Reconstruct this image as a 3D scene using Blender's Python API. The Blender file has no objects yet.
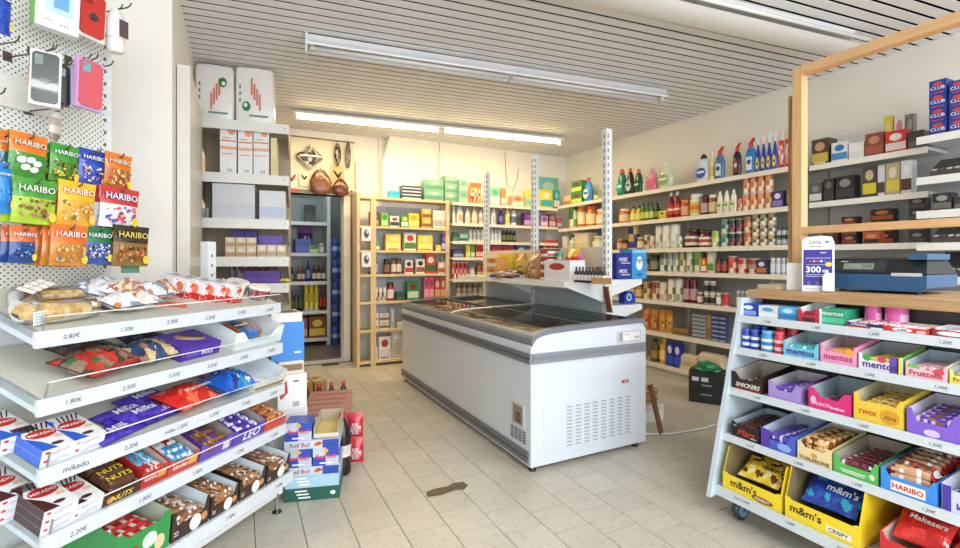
import bpy, math, random
from mathutils import Matrix, Vector
random.seed(7)
scene = bpy.context.scene
COL = scene.collection
# ------------------------------------------------------------------ camera, sky, window light, exposure
EYE = 1.23
FPX = 470.0
YAW = math.atan(240.0 / 470.0)
cam_data = bpy.data.cameras.new('camera')
cam_data.sensor_width = 36.0
cam_data.lens = 36.0 * FPX / 960.0
cam_data.shift_y = -(274.0 - 261.0) / 960.0
cam_data.clip_start = 0.02
cam = bpy.data.objects.new('camera', cam_data)
COL.objects.link(cam)
cam.location = (0, 0, EYE)
cam.rotation_euler = (math.pi / 2, 0, -YAW)
scene.camera = cam
scene.view_settings.view_transform = 'Standard'
scene.view_settings.look = 'None'
scene.view_settings.gamma = 1.0
scene.view_settings.use_curve_mapping = False
scene.view_settings.exposure = 0.5
world = bpy.data.worlds.new('sky')
scene.world = world
world.use_nodes = True
wbg = world.node_tree.nodes['Background']
wbg.inputs[0].default_value = (0.86, 0.93, 1.0, 1)
wbg.inputs[1].default_value = 1.15

def area_light(name, loc, rot, sx, sy, watts, colour):
    l = bpy.data.lights.new(name, 'AREA')
    l.shape = 'RECTANGLE'; l.size = sx; l.size_y = sy; l.energy = watts; l.color = colour
    o = bpy.data.objects.new(name, l); COL.objects.link(o)
    o.location = loc; o.rotation_euler = rot
    return o
# daylight falling through the shop front behind the camera
area_light('shopfront_daylight', (1.0, -2.9, 1.45), (math.radians(90), 0, 0), 6.0, 2.5, 118, (0.90, 0.95, 1.0))

# ------------------------------------------------------------------ helpers
def lin(h):
    if not isinstance(h, str): return h
    h = h.lstrip('#')
    if len(h) == 3: h = ''.join(ch * 2 for ch in h)
    out = []
    for i in (0, 2, 4):
        u = int(h[i:i + 2], 16) / 255.0
        out.append(u / 12.92 if u <= 0.04045 else ((u + 0.055) / 1.055) ** 2.4)
    return (out[0], out[1], out[2], 1.0)

MATS = {}
def mat(name, colour=None, rough=0.5, metal=0.0, var=0.06, scale=30.0, bump=0.0, emit=0.0, coat=0.0, trans=0.0, alpha=1.0, spec=0.5):
    """node material; colour None reads the printed colour stored on the mesh"""
    if name in MATS: return MATS[name]
    m = bpy.data.materials.new(name); MATS[name] = m
    m.use_nodes = True
    nt = m.node_tree; n = nt.nodes; L = nt.links
    b = n['Principled BSDF']
    b.inputs['Roughness'].default_value = rough
    b.inputs['Metallic'].default_value = metal
    b.inputs['Coat Weight'].default_value = coat
    b.inputs['Transmission Weight'].default_value = trans
    b.inputs['Alpha'].default_value = alpha
    b.inputs['Specular IOR Level'].default_value = spec
    tc = n.new('ShaderNodeTexCoord')
    nz = n.new('ShaderNodeTexNoise'); nz.inputs['Scale'].default_value = scale; nz.inputs['Detail'].default_value = 3
    L.new(tc.outputs['Object'], nz.inputs['Vector'])
    mr = n.new('ShaderNodeMapRange'); mr.inputs['To Min'].default_value = 1 - var; mr.inputs['To Max'].default_value = 1 + var
    mr.inputs['From Min'].default_value = 0.3; mr.inputs['From Max'].default_value = 0.7
    L.new(nz.outputs['Fac'], mr.inputs['Value'])
    mx = n.new('ShaderNodeVectorMath'); mx.operation = 'SCALE'
    if colour is None:
        at = n.new('ShaderNodeAttribute'); at.attribute_name = 'Col'
        L.new(at.outputs['Color'], mx.inputs[0])
    else:
        rgb = n.new('ShaderNodeRGB'); rgb.outputs[0].default_value = lin(colour)
        L.new(rgb.outputs[0], mx.inputs[0])
    L.new(mr.outputs[0], mx.inputs['Scale'])
    L.new(mx.outputs[0], b.inputs['Base Color'])
    if bump:
        bp = n.new('ShaderNodeBump'); bp.inputs['Strength'].default_value = bump; bp.inputs['Distance'].default_value = 0.01
        L.new(nz.outputs['Fac'], bp.inputs['Height']); L.new(bp.outputs[0], b.inputs['Normal'])
    if emit:
        L.new(mx.outputs[0], b.inputs['Emission Color']); b.inputs['Emission Strength'].default_value = emit
    return m

def glass_mat(name, tint, gloss=0.12, rough=0.02, ior=1.45):
    if name in MATS: return MATS[name]
    m = bpy.data.materials.new(name); MATS[name] = m
    m.use_nodes = True
    nt = m.node_tree; n = nt.nodes; L = nt.links
    n.remove(n['Principled BSDF'])
    t = n.new('ShaderNodeBsdfTransparent'); t.inputs[0].default_value = lin(tint)
    g = n.new('ShaderNodeBsdfGlossy'); g.inputs['Roughness'].default_value = rough
    fr = n.new('ShaderNodeFresnel'); fr.inputs[0].default_value = ior
    ad = n.new('ShaderNodeMath'); ad.operation = 'ADD'; ad.inputs[1].default_value = gloss; ad.use_clamp = True
    ms = n.new('ShaderNodeMixShader')
    L.new(fr.outputs[0], ad.inputs[0]); L.new(ad.outputs[0], ms.inputs[0])
    L.new(t.outputs[0], ms.inputs[1]); L.new(g.outputs[0], ms.inputs[2])
    L.new(ms.outputs[0], n['Material Output'].inputs[0])
    return m

def wood_mat(name, c1, c2, axis=2, scale=5.0, rough=0.55):
    if name in MATS: return MATS[name]
    m = mat(name, c1, rough)
    nt = m.node_tree; n = nt.nodes; L = nt.links
    tc = [x for x in n if x.type == 'TEX_COORD'][0]
    mp = n.new('ShaderNodeMapping')
    sc = [14.0, 14.0, 14.0]; sc[axis] = 0.9
    mp.inputs['Scale'].default_value = sc
    nz = n.new('ShaderNodeTexNoise'); nz.inputs['Scale'].default_value = scale; nz.inputs['Detail'].default_value = 5; nz.inputs['Distortion'].default_value = 0.6
    L.new(tc.outputs['Object'], mp.inputs[0]); L.new(mp.outputs[0], nz.inputs['Vector'])
    cr = n.new('ShaderNodeValToRGB')
    cr.color_ramp.elements[0].color = lin(c2); cr.color_ramp.elements[1].color = lin(c1)
    cr.color_ramp.elements[0].position = 0.35; cr.color_ramp.elements[1].position = 0.62
    L.new(nz.outputs['Fac'], cr.inputs[0])
    L.new(cr.outputs[0], n['Principled BSDF'].inputs['Base Color'])
    return m

CARTON = mat('printed_carton', None, 0.42, var=0.05, scale=60, coat=0.15)
FOIL = mat('printed_foil', None, 0.22, var=0.10, scale=45, bump=0.35, coat=0.3)
PLASTIC = mat('moulded_plastic', None, 0.25, var=0.03, scale=20, coat=0.2)
PAPER = mat('printed_paper', None, 0.7, var=0.04, scale=40)
METAL_WHITE = mat('white_enamel_steel', 'E0E0DE', 0.35, var=0.03, scale=6, spec=0.5)
METAL_COOL = mat('pale_enamel_steel', 'E6ECEE', 0.35, var=0.03, scale=6)
STEEL = mat('bare_steel', '9A9A98', 0.3, metal=0.9, var=0.05)
DARK_STEEL = mat('dark_wire', '5E564F', 0.4, metal=0.4, var=0.08)
BLACK = mat('black_plastic', '17181A', 0.4, var=0.1)
CLEAR = glass_mat('clear_plastic', 'F6F9F9', 0.0, 0.1, 1.12)
FILM = glass_mat('crinkled_clear_film', 'F6F5F0', 0.03, 0.15, 1.25)

_TXT = {}
def text_geo(s, bold=0.012, shear=0.0):
    k = (s, bold, shear)
    if k in _TXT: return _TXT[k]
    cu = bpy.data.curves.new('txt', 'FONT')
    cu.body = s; cu.size = 1.0; cu.resolution_u = 2; cu.offset = bold; cu.shear = shear
    cu.align_x = 'CENTER'; cu.align_y = 'CENTER'
    o = bpy.data.objects.new('txt', cu); COL.objects.link(o)
    me = bpy.data.meshes.new_from_object(o.evaluated_get(bpy.context.evaluated_depsgraph_get()))
    vs = [(v.co.x, v.co.y) for v in me.vertices]; fs = [tuple(p.vertices) for p in me.polygons]
    bpy.data.objects.remove(o); bpy.data.curves.remove(cu); bpy.data.meshes.remove(me)
    if vs:
        x0 = min(v[0] for v in vs); x1 = max(v[0] for v in vs); y0 = min(v[1] for v in vs); y1 = max(v[1] for v in vs)
        cx, cy = (x0 + x1) / 2, (y0 + y1) / 2
        vs = [(v[0] - cx, v[1] - cy) for v in vs]
        r = (vs, fs, x1 - x0, y1 - y0)
    else:
        r = ([], [], 1, 1)
    _TXT[k] = r
    return r

class MB:
    """collects coloured faces for ONE mesh"""
    def __init__(self): self.v = []; self.f = []; self.c = []; self.smooth = set()
    def add(self, vs, fs, col, M=None, smooth=False):
        o = len(self.v)
        for p in vs:
            p = Vector(p)
            self.v.append(tuple(M @ p) if M else tuple(p))
        for i, q in enumerate(fs):
            if smooth: self.smooth.add(len(self.f))
            self.f.append(tuple(o + k for k in q))
            self.c.append(lin(col[i]) if isinstance(col, list) else lin(col))
        return self
    def box(self, x0, x1, y0, y1, z0, z1, col='FFFFFF', M=None, front=None, top=None):
        vs = [(x0, y0, z0), (x1, y0, z0), (x1, y1, z0), (x0, y1, z0), (x0, y0, z1), (x1, y0, z1), (x1, y1, z1), (x0, y1, z1)]
        fs = [(0, 3, 2, 1), (4, 5, 6, 7), (0, 1, 5, 4), (1, 2, 6, 5), (2, 3, 7, 6), (3, 0, 4, 7)]
        return self.add(vs, fs, [col, top or col, front or col, col, col, col], M)
    def lathe(self, prof, n=12, M=None, smooth=True, cap0=True, cap1=True):
        """prof: (radius, z, colour of the band ABOVE this ring)"""
        vs = []; fs = []; cs = []
        for r, z, c in prof:
            for k in range(n):
                a = 2 * math.pi * k / n
                vs.append((r * math.cos(a), r * math.sin(a), z))
        for i in range(len(prof) - 1):
            for k in range(n):
                fs.append((i * n + k, i * n + (k + 1) % n, (i + 1) * n + (k + 1) % n, (i + 1) * n + k)); cs.append(prof[i][2])
        self.add(vs, fs, cs, M, smooth)
        if cap0: self.add([vs[k] for k in range(n)], [tuple(reversed(range(n)))], prof[0][2], M)
        if cap1: self.add([vs[(len(prof) - 1) * n + k] for k in range(n)], [tuple(range(n))], prof[-1][2], M)
        return self
    def prism(self, poly, y0, y1, col, M=None, capcol=None):
        """poly in x,z (counter-clockwise seen from -y), extruded along y"""
        n = len(poly)
        vs = [(p[0], y0, p[1]) for p in poly] + [(p[0], y1, p[1]) for p in poly]
        fs = [tuple(range(n)), tuple(reversed(range(n, 2 * n)))]
        cs = [capcol or col, capcol or col]
        for i in range(n):
            j = (i + 1) % n
            fs.append((i, i + n, j + n, j)); cs.append(col)
        return self.add(vs, fs, cs, M)
    def tube(self, pts, r, n=6, col='888888', M=None):
        pts = [Vector(p) for p in pts]; vs = []; fs = []
        for i, p in enumerate(pts):
            d = (pts[min(i + 1, len(pts) - 1)] - pts[max(i - 1, 0)]).normalized()
            a = d.orthogonal().normalized(); b = d.cross(a)
            if i:
                a = (pa - d * pa.dot(d)).normalized(); b = d.cross(a)
            pa = a
            for k in range(n):
                t = 2 * math.pi * k / n
                vs.append(p + a * (r * math.cos(t)) + b * (r * math.sin(t)))
        for i in range(len(pts) - 1):
            for k in range(n):
                fs.append((i * n + k, i * n + (k + 1) % n, (i + 1) * n + (k + 1) % n, (i + 1) * n + k))
        fs.append(tuple(reversed(range(n)))); fs.append(tuple((len(pts) - 1) * n + k for k in range(n)))
        return self.add(vs, fs, col, M, True)
    # flat print laid 0.6 mm proud on a face: O = face centre, U = reading direction, V = up on the face
    def _frame(self, O, U, V):
        O, U, V = Vector(O), Vector(U).normalized(), Vector(V).normalized()
        N = U.cross(V)
        return Matrix(((U.x, V.x, N.x, O.x), (U.y, V.y, N.y, O.y), (U.z, V.z, N.z, O.z), (0, 0, 0, 1)))
    def rect(self, O, U, V, cx, cy, w, h, col, lift=0.0006):
        M = self._frame(O, U, V)
        return self.add([(cx - w / 2, cy - h / 2, lift), (cx + w / 2, cy - h / 2, lift), (cx + w / 2, cy + h / 2, lift), (cx - w / 2, cy + h / 2, lift)], [(0, 1, 2, 3)], col, M)
    def poly(self, O, U, V, pts, col, lift=0.0006):
        M = self._frame(O, U, V)
        return self.add([(p[0], p[1], lift) for p in pts], [tuple(range(len(pts)))], col, M)
    def disc(self, O, U, V, cx, cy, rx, ry, col, lift=0.0008, n=14, rot=0.0):
        pts = []
        for k in range(n):
            t = 2 * math.pi * k / n; x, y = rx * math.cos(t), ry * math.sin(t)
            pts.append((cx + x * math.cos(rot) - y * math.sin(rot), cy + x * math.sin(rot) + y * math.cos(rot)))
        return self.poly(O, U, V, pts, col, lift)
    def text(self, O, U, V, s, cx, cy, w=None, h=None, col='FFFFFF', lift=0.0012, bold=0.012, shear=0.0, rot=0.0):
        vs, fs, tw, th = text_geo(s, bold, shear)
        k = min((w / tw) if w else 1e9, (h / th) if h else 1e9)
        kx = k; M = self._frame(O, U, V)
        cr, sr = math.cos(rot), math.sin(rot)
        return self.add([(cx + (x * cr - y * sr) * kx, cy + (x * sr + y * cr) * k, lift) for x, y in vs], fs, col, M)
    def mesh(self, name):
        me = bpy.data.meshes.new(name)
        me.from_pydata(self.v, [], self.f)
        ca = me.color_attributes.new('Col', 'FLOAT_COLOR', 'CORNER')
        buf = []
        for p in me.polygons:
            buf.extend(self.c[p.index] * p.loop_total)
            if p.index in self.smooth: p.use_smooth = True
        ca.data.foreach_set('color', buf)
        me.update()
        return me
    def build(self, name, material, parent=None, M=None):
        return obj(name, self.mesh(name), material, parent, M)

def obj(name, me, material, parent=None, M=None):
    if material and not me.materials: me.materials.append(material)
    o = bpy.data.objects.new(name, me)
    COL.objects.link(o)
    if parent: o.parent = parent
    if M is not None: o.matrix_local = M
    return o
def empty(name, M=None):
    o = bpy.data.objects.new(name, None); COL.objects.link(o)
    o.empty_display_size = 0.05
    if M is not None: o.matrix_world = M
    return o
def tag(o, label=None, cat=None, group=None, kind=None):
    if label: o['label'] = label
    if cat: o['category'] = cat
    if group: o['group'] = group
    if kind: o['kind'] = kind
    return o
def struct(name, mb, material, label=None, parent=None):
    o = mb.build(name, material, parent)
    if not parent: tag(o, label, None, None, 'structure')
    return o
def copy_tree(o, parent=None):
    c = o.copy(); COL.objects.link(c); c.parent = parent
    for ch in list(o.children): copy_tree(ch, c)
    return c
def T(x, y, z): return Matrix.Translation((x, y, z))
def RZ(a): return Matrix.Rotation(a, 4, 'Z')
def RX(a): return Matrix.Rotation(a, 4, 'X')
def RY(a): return Matrix.Rotation(a, 4, 'Y')
XU, YU, ZU = (1, 0, 0), (0, 1, 0), (0, 0, 1)
FR = ((1, 0, 0), (0, 0, 1))      # reading frame of a face that looks to -y
TP = ((1, 0, 0), (0, 1, 0))      # reading frame of a face that looks up

# photograph pixel -> viewing direction (used to size and space goods along real shelf edges)
SN, CS = math.sin(YAW), math.cos(YAW)
def ray(px, py):
    a = (px - 480.0) / FPX; b = (261.0 - py) / FPX
    return Vector((SN + CS * a, CS - SN * a, b))

# ------------------------------------------------------------------ the setting
CEIL = 2.78
WTOP = CEIL + 0.1
XR, YB, YD, XL = 4.35, 5.70, 5.90, -0.32
WALL = mat('white_wall_paint', 'F3EFE6', 0.75, var=0.025, scale=2.5)
GROUT = mat('dark_grout', '4E463B', 0.9, var=0.3, scale=5)

def tile_mat():
    m = mat('speckled_floor_tile', 'D6D0C1', 0.34, var=0.05, scale=3)
    nt = m.node_tree; n = nt.nodes; L = nt.links
    g = n.new('ShaderNodeNewGeometry')
    big = n.new('ShaderNodeTexNoise'); big.inputs['Scale'].default_value = 1.6; big.inputs['Detail'].default_value = 4
    L.new(g.outputs['Position'], big.inputs['Vector'])
    sp = n.new('ShaderNodeTexNoise'); sp.inputs['Scale'].default_value = 120; sp.inputs['Detail'].default_value = 2
    L.new(g.outputs['Position'], sp.inputs['Vector'])
    sp2 = n.new('ShaderNodeTexNoise'); sp2.inputs['Scale'].default_value = 28; sp2.inputs['Detail'].default_value = 5
    L.new(g.outputs['Position'], sp2.inputs['Vector'])
    oi = n.new('ShaderNodeObjectInfo')
    r1 = n.new('ShaderNodeValToRGB'); r1.color_ramp.elements[0].position = 0.3; r1.color_ramp.elements[1].position = 0.7
    r1.color_ramp.elements[0].color = lin('C3BCAC'); r1.color_ramp.elements[1].color = lin('D3CDBF')
    L.new(big.outputs['Fac'], r1.inputs[0])
    r2 = n.new('ShaderNodeValToRGB'); r2.color_ramp.elements[0].position = 0.28; r2.color_ramp.elements[1].position = 0.4
    r2.color_ramp.elements[0].color = lin('8F8775'); r2.color_ramp.elements[1].color = (1, 1, 1, 1)
    L.new(sp.outputs['Fac'], r2.inputs[0])
    r3 = n.new('ShaderNodeValToRGB'); r3.color_ramp.elements[0].position = 0.3; r3.color_ramp.elements[1].position = 0.46
    r3.color_ramp.elements[0].color = lin('CFC8B8'); r3.color_ramp.elements[1].color = (1, 1, 1, 1)
    L.new(sp2.outputs['Fac'], r3.inputs[0])
    m1 = n.new('ShaderNodeMix'); m1.data_type = 'RGBA'; m1.blend_type = 'MULTIPLY'; m1.inputs[0].default_value = 0.6
    m2 = n.new('ShaderNodeMix'); m2.data_type = 'RGBA'; m2.blend_type = 'MULTIPLY'; m2.inputs[0].default_value = 0.35
    L.new(r1.outputs[0], m1.inputs[6]); L.new(r2.outputs[0], m1.inputs[7])
    L.new(m1.outputs[2], m2.inputs[6]); L.new(r3.outputs[0], m2.inputs[7])
    mr = n.new('ShaderNodeMapRange'); mr.inputs['To Min'].default_value = 0.93; mr.inputs['To Max'].default_value = 1.03
    L.new(oi.outputs['Random'], mr.inputs['Value'])
    sc = n.new('ShaderNodeVectorMath'); sc.operation = 'SCALE'
    L.new(m2.outputs[2], sc.inputs[0]); L.new(mr.outputs[0], sc.inputs['Scale'])
    L.new(sc.outputs[0], n['Principled BSDF'].inputs['Base Color'])
    return m
TILE = tile_mat()
floor = struct('floor', MB().box(-2.6, XR, -3.0, YD, -0.12, -0.006, '6E6759'), GROUT, 'cream speckled square tile floor with dark joints')
def build_tiles():
    P = 0.2; g = 0.0017
    cells = []
    for i in range(-14, 19):
        x0 = 0.66 + P * i
        off = 0.5 * P if i % 2 else 0.0
        for j in range(-4, 31):
            y0 = 0.03 + P * j + off
            if y0 + P > YD - 0.005: continue
            if x0 < XL - 2.2 or x0 + P > XR: continue
            if x0 < XL and y0 + P > 2.95: continue
            cells.append((x0, y0))
    def seen(x0, y0):
        x, y = x0 + P / 2, y0 + P / 2
        d = x * SN + y * CS; l = x * CS - y * SN
        if d < 0.5: return None
        px = 480 + FPX * l / d; py = 261 + FPX * EYE / d
        if px < -25 or px > 985 or py > 575: return None
        if 1.52 < x and x + 0.05 < 2.45 and 2.4 < y < 4.7: return None     # under the freezer
        if x > 3.98: return None                                          # under the wall shelves
        if px < 275 and py > 330 and y < 3.6 - 0: 
            if (x * 0.71 - y * 0.704) < -1.62: return None                 # under the sweets stand
        if x > 2.2 and y < 1.4: return None                                # under the counter
        return d
    vis, rest = [], []
    for c in cells:
        d = seen(*c)
        (vis if d else rest).append((d or 99, c))
    vis.sort()
    rest += vis[300:]; vis = vis[:300]
    me = MB().box(g, P - g, g, P - g, -0.008, 0.0).mesh('tile')
    for d, (x, y) in vis:
        o = obj('tile', me, TILE, floor); o.location = (x, y, random.uniform(-0.0006, 0.0))
    mb = MB()
    for d, (x, y) in rest: mb.box(x + g, x + P - g, y + g, y + P - g, -0.008, -0.0003)
    o = mb.build('tiles_beyond', TILE, floor); o['kind'] = 'stuff'
build_tiles()
st = MB()
st.poly((1.0, 2.335, 0.0), XU, YU, [(-.13, -.03), (-.06, -.045), (0.02, -.03), (.075, -.045), (.115, -.01), (.105, .04), (.05, .05), (.01, .03), (-.07, .035), (-.12, .02)], '6F6350', 0.0012)
tag(st.build('floor_stain', mat('brown_floor_stain', '6B5E48', 0.7, var=0.3, scale=40), floor), 'brown worn patch')
struct('wall_right', MB().box(XR, XR + 0.15, -3.0, YD + 0.15, 0, WTOP), WALL, 'plain white right wall above the grocery shelves')
wb = MB()
wb.prism([(1.56, 0), (XR, 0), (XR, WTOP), (1.68, WTOP), (1.56, 2.42)], YB, YB + 0.15, 'FFFFFF')
wb.box(1.56, 1.60, YB + 0.15, YD, 0, WTOP)
struct('wall_back', wb, WALL, 'warm lit white back wall behind the tall shelves')
wl = MB().box(XL - 0.15, XL, 2.96, YD + 0.15, 0, WTOP)
struct('wall_left', wl, WALL, 'plain white left wall beside the tall narrow shelf unit')
struct('wall_corner', MB().box(-2.6, XL - 0.15, 2.96, 3.11, 0, WTOP), WALL, 'white wall return behind the sweet bag pegboard')
struct('wall_far_left', MB().box(-2.75, -2.6, -3.0, 3.11, 0, WTOP), WALL, 'white wall out of view beyond the pegboard')
# wall with the storeroom doorway
wd = MB().box(XL, 0.12, YD, YD + 0.15, 0, WTOP).box(1.21, 1.80, YD, YD + 0.15, 0, WTOP).box(0.12, 1.21, YD, YD + 0.15, 2.03, WTOP)
struct('wall_door', wd, WALL, 'white wall around the storeroom doorway')
fw = MB().box(-2.6, -2.2, -3.12, -3.0, 0, WTOP).box(4.0, XR, -3.12, -3.0, 0, WTOP).box(-2.2, 4.0, -3.12, -3.0, 2.62, WTOP).box(-2.2, 4.0, -3.12, -3.0, 0, 0.2)
struct('wall_front', fw, WALL, 'shop front wall with the wide window opening behind the viewer')
# ceiling: pale slats, shade of the gaps put into a near-black slab
CSLAT = mat('pale_ceiling_slat', 'F3F1F1', 0.55, var=0.03, scale=4)
ceiling = struct('ceiling', MB().box(-2.6, XR, -3.0, YD, CEIL + 0.009, CEIL + 0.12), mat('gap_shade_black', '0A0807', 1.0, spec=0.0), 'slatted pale ceiling with dark gaps')
SLA = math.radians(-6.5)
sl_me = MB().box(-3.2, XR + .5, 0.0, 0.067, 0.0, 0.005).mesh('slat')
y = YD + 0.42
while y > -2.9:
    o = obj('slat', sl_me, CSLAT, ceiling); o.location = (0, y, CEIL + .0005); o.rotation_euler = (0, 0, SLA); y -= 0.09
# mouldings on the wall return
for k, (x0, x1, dpt) in enumerate(((-0.83, -0.78, 0.05), (-0.76, -0.735, 0.02), (-0.71, -0.70, 0.03))):
    struct('trim_%d' % (k + 1), MB().box(x0, x1, 2.96 - dpt, 2.96, 0, CEIL), WALL, ['wide', 'middle', 'narrow'][k] + ' white vertical moulding on the wall return')
# door frame
DF = mat('cream_door_frame', 'E9E2D2', 0.5, var=0.04, scale=5)
dfm = MB().box(1.13, 1.21, YD - 0.02, YD + 0.17, 0, 2.03).box(0.12, 1.21, YD - 0.02, YD + 0.17, 2.03, 2.08).box(0.06, 0.12, YD - 0.02, YD + 0.17, 0, 2.08)
door = struct('door_1', dfm, DF, 'open storeroom doorway with cream frame')
struct('door_jamb', MB().box(1.21, 1.235, YD - 0.03, YD + 0.0, 0, 2.1), mat('brown_jamb_strip', '7A5A3C', 0.6), None, door)
struct('sill', MB().box(0.12, 1.13, YD - 0.02, YD + 0.02, 0.0, 0.035, 'D8D4CA'), CARTON, None, door)
tag(struct('trim_4', MB().box(1.27, 1.30, YD - 0.06, YD, 0, 2.45), DF), 'pale upright pipe casing beside the storeroom doorway')
# storeroom
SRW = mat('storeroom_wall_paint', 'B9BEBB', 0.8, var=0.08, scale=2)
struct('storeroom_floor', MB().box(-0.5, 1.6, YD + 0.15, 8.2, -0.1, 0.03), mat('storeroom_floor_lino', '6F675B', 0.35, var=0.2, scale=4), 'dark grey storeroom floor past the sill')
struct('storeroom_wall', MB().box(-0.5, 1.6, 8.0, 8.15, 0, CEIL).box(1.6, 1.75, YD + 0.15, 8.15, 0, CEIL).box(-0.65, -0.5, YD + 0.15, 8.15, 0, CEIL), SRW, 'dim grey walls of the storeroom')
struct('storeroom_ceiling', MB().box(-0.5, 1.6, YD + 0.15, 8.0, CEIL - 0.2, CEIL - 0.1), SRW, 'dim storeroom ceiling')
# ------------------------------------------------------------------ shelf edges as real lines in the room
class Shelf:
    """O: front left end of the shelf's top surface, u: along the front (to the right as one faces it), w: to the back"""
    def __init__(self, O, u, w, depth, label=''):
        self.O, self.u, self.w = Vector(O), Vector(u).normalized(), Vector(w).normalized()
        self.n = self.u.cross(self.w); self.depth = depth; self.label = label
    def s_at(self, px, q=0.0):
        a = (px - 480.0) / FPX
        R = Vector((CS, -SN, 0)); F = Vector((SN, CS, 0)); k = R - F * a
        P = self.O + self.w * q
        return -P.dot(k) / self.u.dot(k)
    def depth_of(self, s, q=0.0):
        P = self.O + self.u * s + self.w * q
        return P.x * SN + P.y * CS
    def h_at(self, py, s, q=0.0):
        P = self.O + self.u * s + self.w * q
        return EYE + (261.0 - py) / FPX * self.depth_of(s, q) - P.z
    def M(self, s, q, z=0.0, yaw=0.0):
        P = self.O + self.u * s + self.w * q + self.n * z
        u, w, n = self.u, self.w, self.n
        return Matrix(((u.x, w.x, n.x, P.x), (u.y, w.y, n.y, P.y), (u.z, w.z, n.z, P.z), (0, 0, 0, 1))) @ RZ(yaw)

# ------------------------------------------------------------------ chest freezer
def build_freezer():
    t = empty('chest_freezer', T(1.50, 2.29, 0))
    tag(t, 'long white chest freezer with grey rails and sliding glass lids', 'freezer')
    L_, Wd = 2.42, 0.91
    WH = mat('freezer_white_panel', 'D6DCE4', 0.3, var=0.02, scale=3)
    GR = mat('freezer_grey_rail', '878A92', 0.38, var=0.04, scale=8)
    arch = [(0, .757), (.006, .775), (.02, .792), (.045, .806), (.085, .818), (.14, .826), (.3, .834), (.5, .84), (.86, .848), (.895, .842), (.91, .815)]
    def off(d): return [(x if 0.02 < x < .89 else (x + d * 0.3 if x < .5 else x - d * .3), z - d) for x, z in arch]
    lo = off(0.028)
    b = MB()
    for y0, y1 in ((0, .05), (L_ - .05, L_)):
        b.prism([(0, .03), (.91, .03), (.91, .787)] + list(reversed(lo))[1:-1] + [(0, .729)], y0, y1, 'FFFFFF')
    b.box(0, .05, .05, L_ - .05, .03, .735); b.box(.86, .91, .05, L_ - .05, .03, .79)
    b.box(.05, .86, .05, L_ - .05, .03, .10)
    b.build('body', WH, t)
    f = MB()
    for y0, y1 in ((-.004, .055), (L_ - .055, L_ + .004)):
        for i in range(len(arch) - 1):
            a0, a1, c1, c0 = arch[i], arch[i + 1], lo[i + 1], lo[i]
            f.prism([c0, c1, a1, a0], y0, y1, '8B8F95')
    for i in (0, 1, 2):
        a0, a1, c1, c0 = arch[i], arch[i + 1], lo[i + 1], lo[i]
        f.prism([c0, c1, a1, a0], .055, L_ - .055, '8B8F95')
    f.prism([lo[-3], lo[-1], arch[-1], arch[-2], arch[-3]], .055, L_ - .055, '8B8F95')
    f.build('lid_frame', mat('freezer_lid_grey', '767B84', .36, var=.04), t)
    GL = glass_mat('freezer_lid_glass', 'DADEDC', 0.03)
    for k, (y0, y1, lift) in enumerate(((.055, 1.27, -.004), (1.24, L_ - .055, -.012))):
        g = MB(); pts = arch[3:9]
        vs = [(x, y0, z + lift) for x, z in pts] + [(x, y1, z + lift) for x, z in pts]; n = len(pts)
        g.add(vs, [(i, i + 1, i + 1 + n, i + n) for i in range(n - 1)], 'FFFFFF', None, True)
        lid = g.build('glass_lid', GL, t)
        e = MB()
        yy = y1 - .02 if k == 0 else y0
        for i in range(n - 1):
            e.add([(pts[i][0], yy, pts[i][1] + lift + .001), (pts[i + 1][0], yy, pts[i + 1][1] + lift + .001), (pts[i + 1][0], yy + .018, pts[i + 1][1] + lift + .006), (pts[i][0], yy + .018, pts[i][1] + lift + .006)], [(0, 1, 2, 3)], 'FFFFFF')
        e.build('lid_edge', mat('lid_edge_white', 'E8E8E4', 0.4), lid)
    c = MB().box(.43, .46, .055, L_ - .055, .826, .8375, '5A5D60')
    c.build('lid_track', mat('dark_track', '5C5E60', 0.4), t)
    r = MB()
    for z0, z1, o_ in ((.632, .655, .012), (.655, .668, .006), (.668, .69, .012)):
        r.box(-o_, 0, .0, L_, z0, z1)
    r.build('side_bumper', mat('freezer_grey_dark', '6E7076', .35), t)
    r = MB()
    for z0, z1, o_ in ((.632, .655, .012), (.655, .668, .006), (.668, .69, .012)):
        r.box(.004, .9, -o_, 0, z0, z1)
    r.build('end_bumper', GR, t)
    r = MB()
    for z0, z1, o_ in ((.05, .075, .012), (.075, .087, .006), (.087, .115, .012)): r.box(-o_, 0, .02, L_, z0, z1)
    r.build('kick_rail', mat('freezer_grey_dark', '6E7076', .35), t)
    for x in (.03, .84):
        for y_ in (.03, L_ - .07):
            MB().lathe([(.022, 0, '111111'), (.022, .02, '111111'), (.016, .022, '111111'), (.016, .032, '111111')], 10, T(x, y_, 0)).build('foot', BLACK, t)
    # louvred service panel on the end
    p = MB().box(.09, .84, -.004, 0, .10, .395)
    pan = p.build('service_panel', WH, t)
    s = MB()
    for i in range(8):
        for j in range(12):
            x0 = .255 + i * .067; z0 = .115 + j * .021
            s.box(x0, x0 + .04, -.0065, -.004, z0, z0 + .006, '9AA4AE')
    s.build('louvres', CARTON, pan)['kind'] = 'stuff'
    # badge and price display
    MB().box(.70, .755, -.004, 0, .44, .458, 'A33038').rect((.7275, -.004, .449), *FR, 0, 0, .03, .006, 'F0E0E0').build('badge', CARTON, t)
    d = MB().box(.655, .86, -.008, 0, .705, .775, 'C9CBC9')
    d.rect((.775, -.008, .74), *FR, 0, 0, .15, .052, 'E9EBE8').rect((.685, -.008, .74), *FR, 0, 0, .03, .052, '9A9C9E').text((.775, -.008, .74), *FR, '0.49', .045, -.008, None, .018, '2E2E30').rect((.775, -.008, .74), *FR, -.035, .012, .05, .004, 'A8A8A8', .001)
    tag(d.build('price_display', CARTON, t), 'small grey display reading 0.49')
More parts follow.
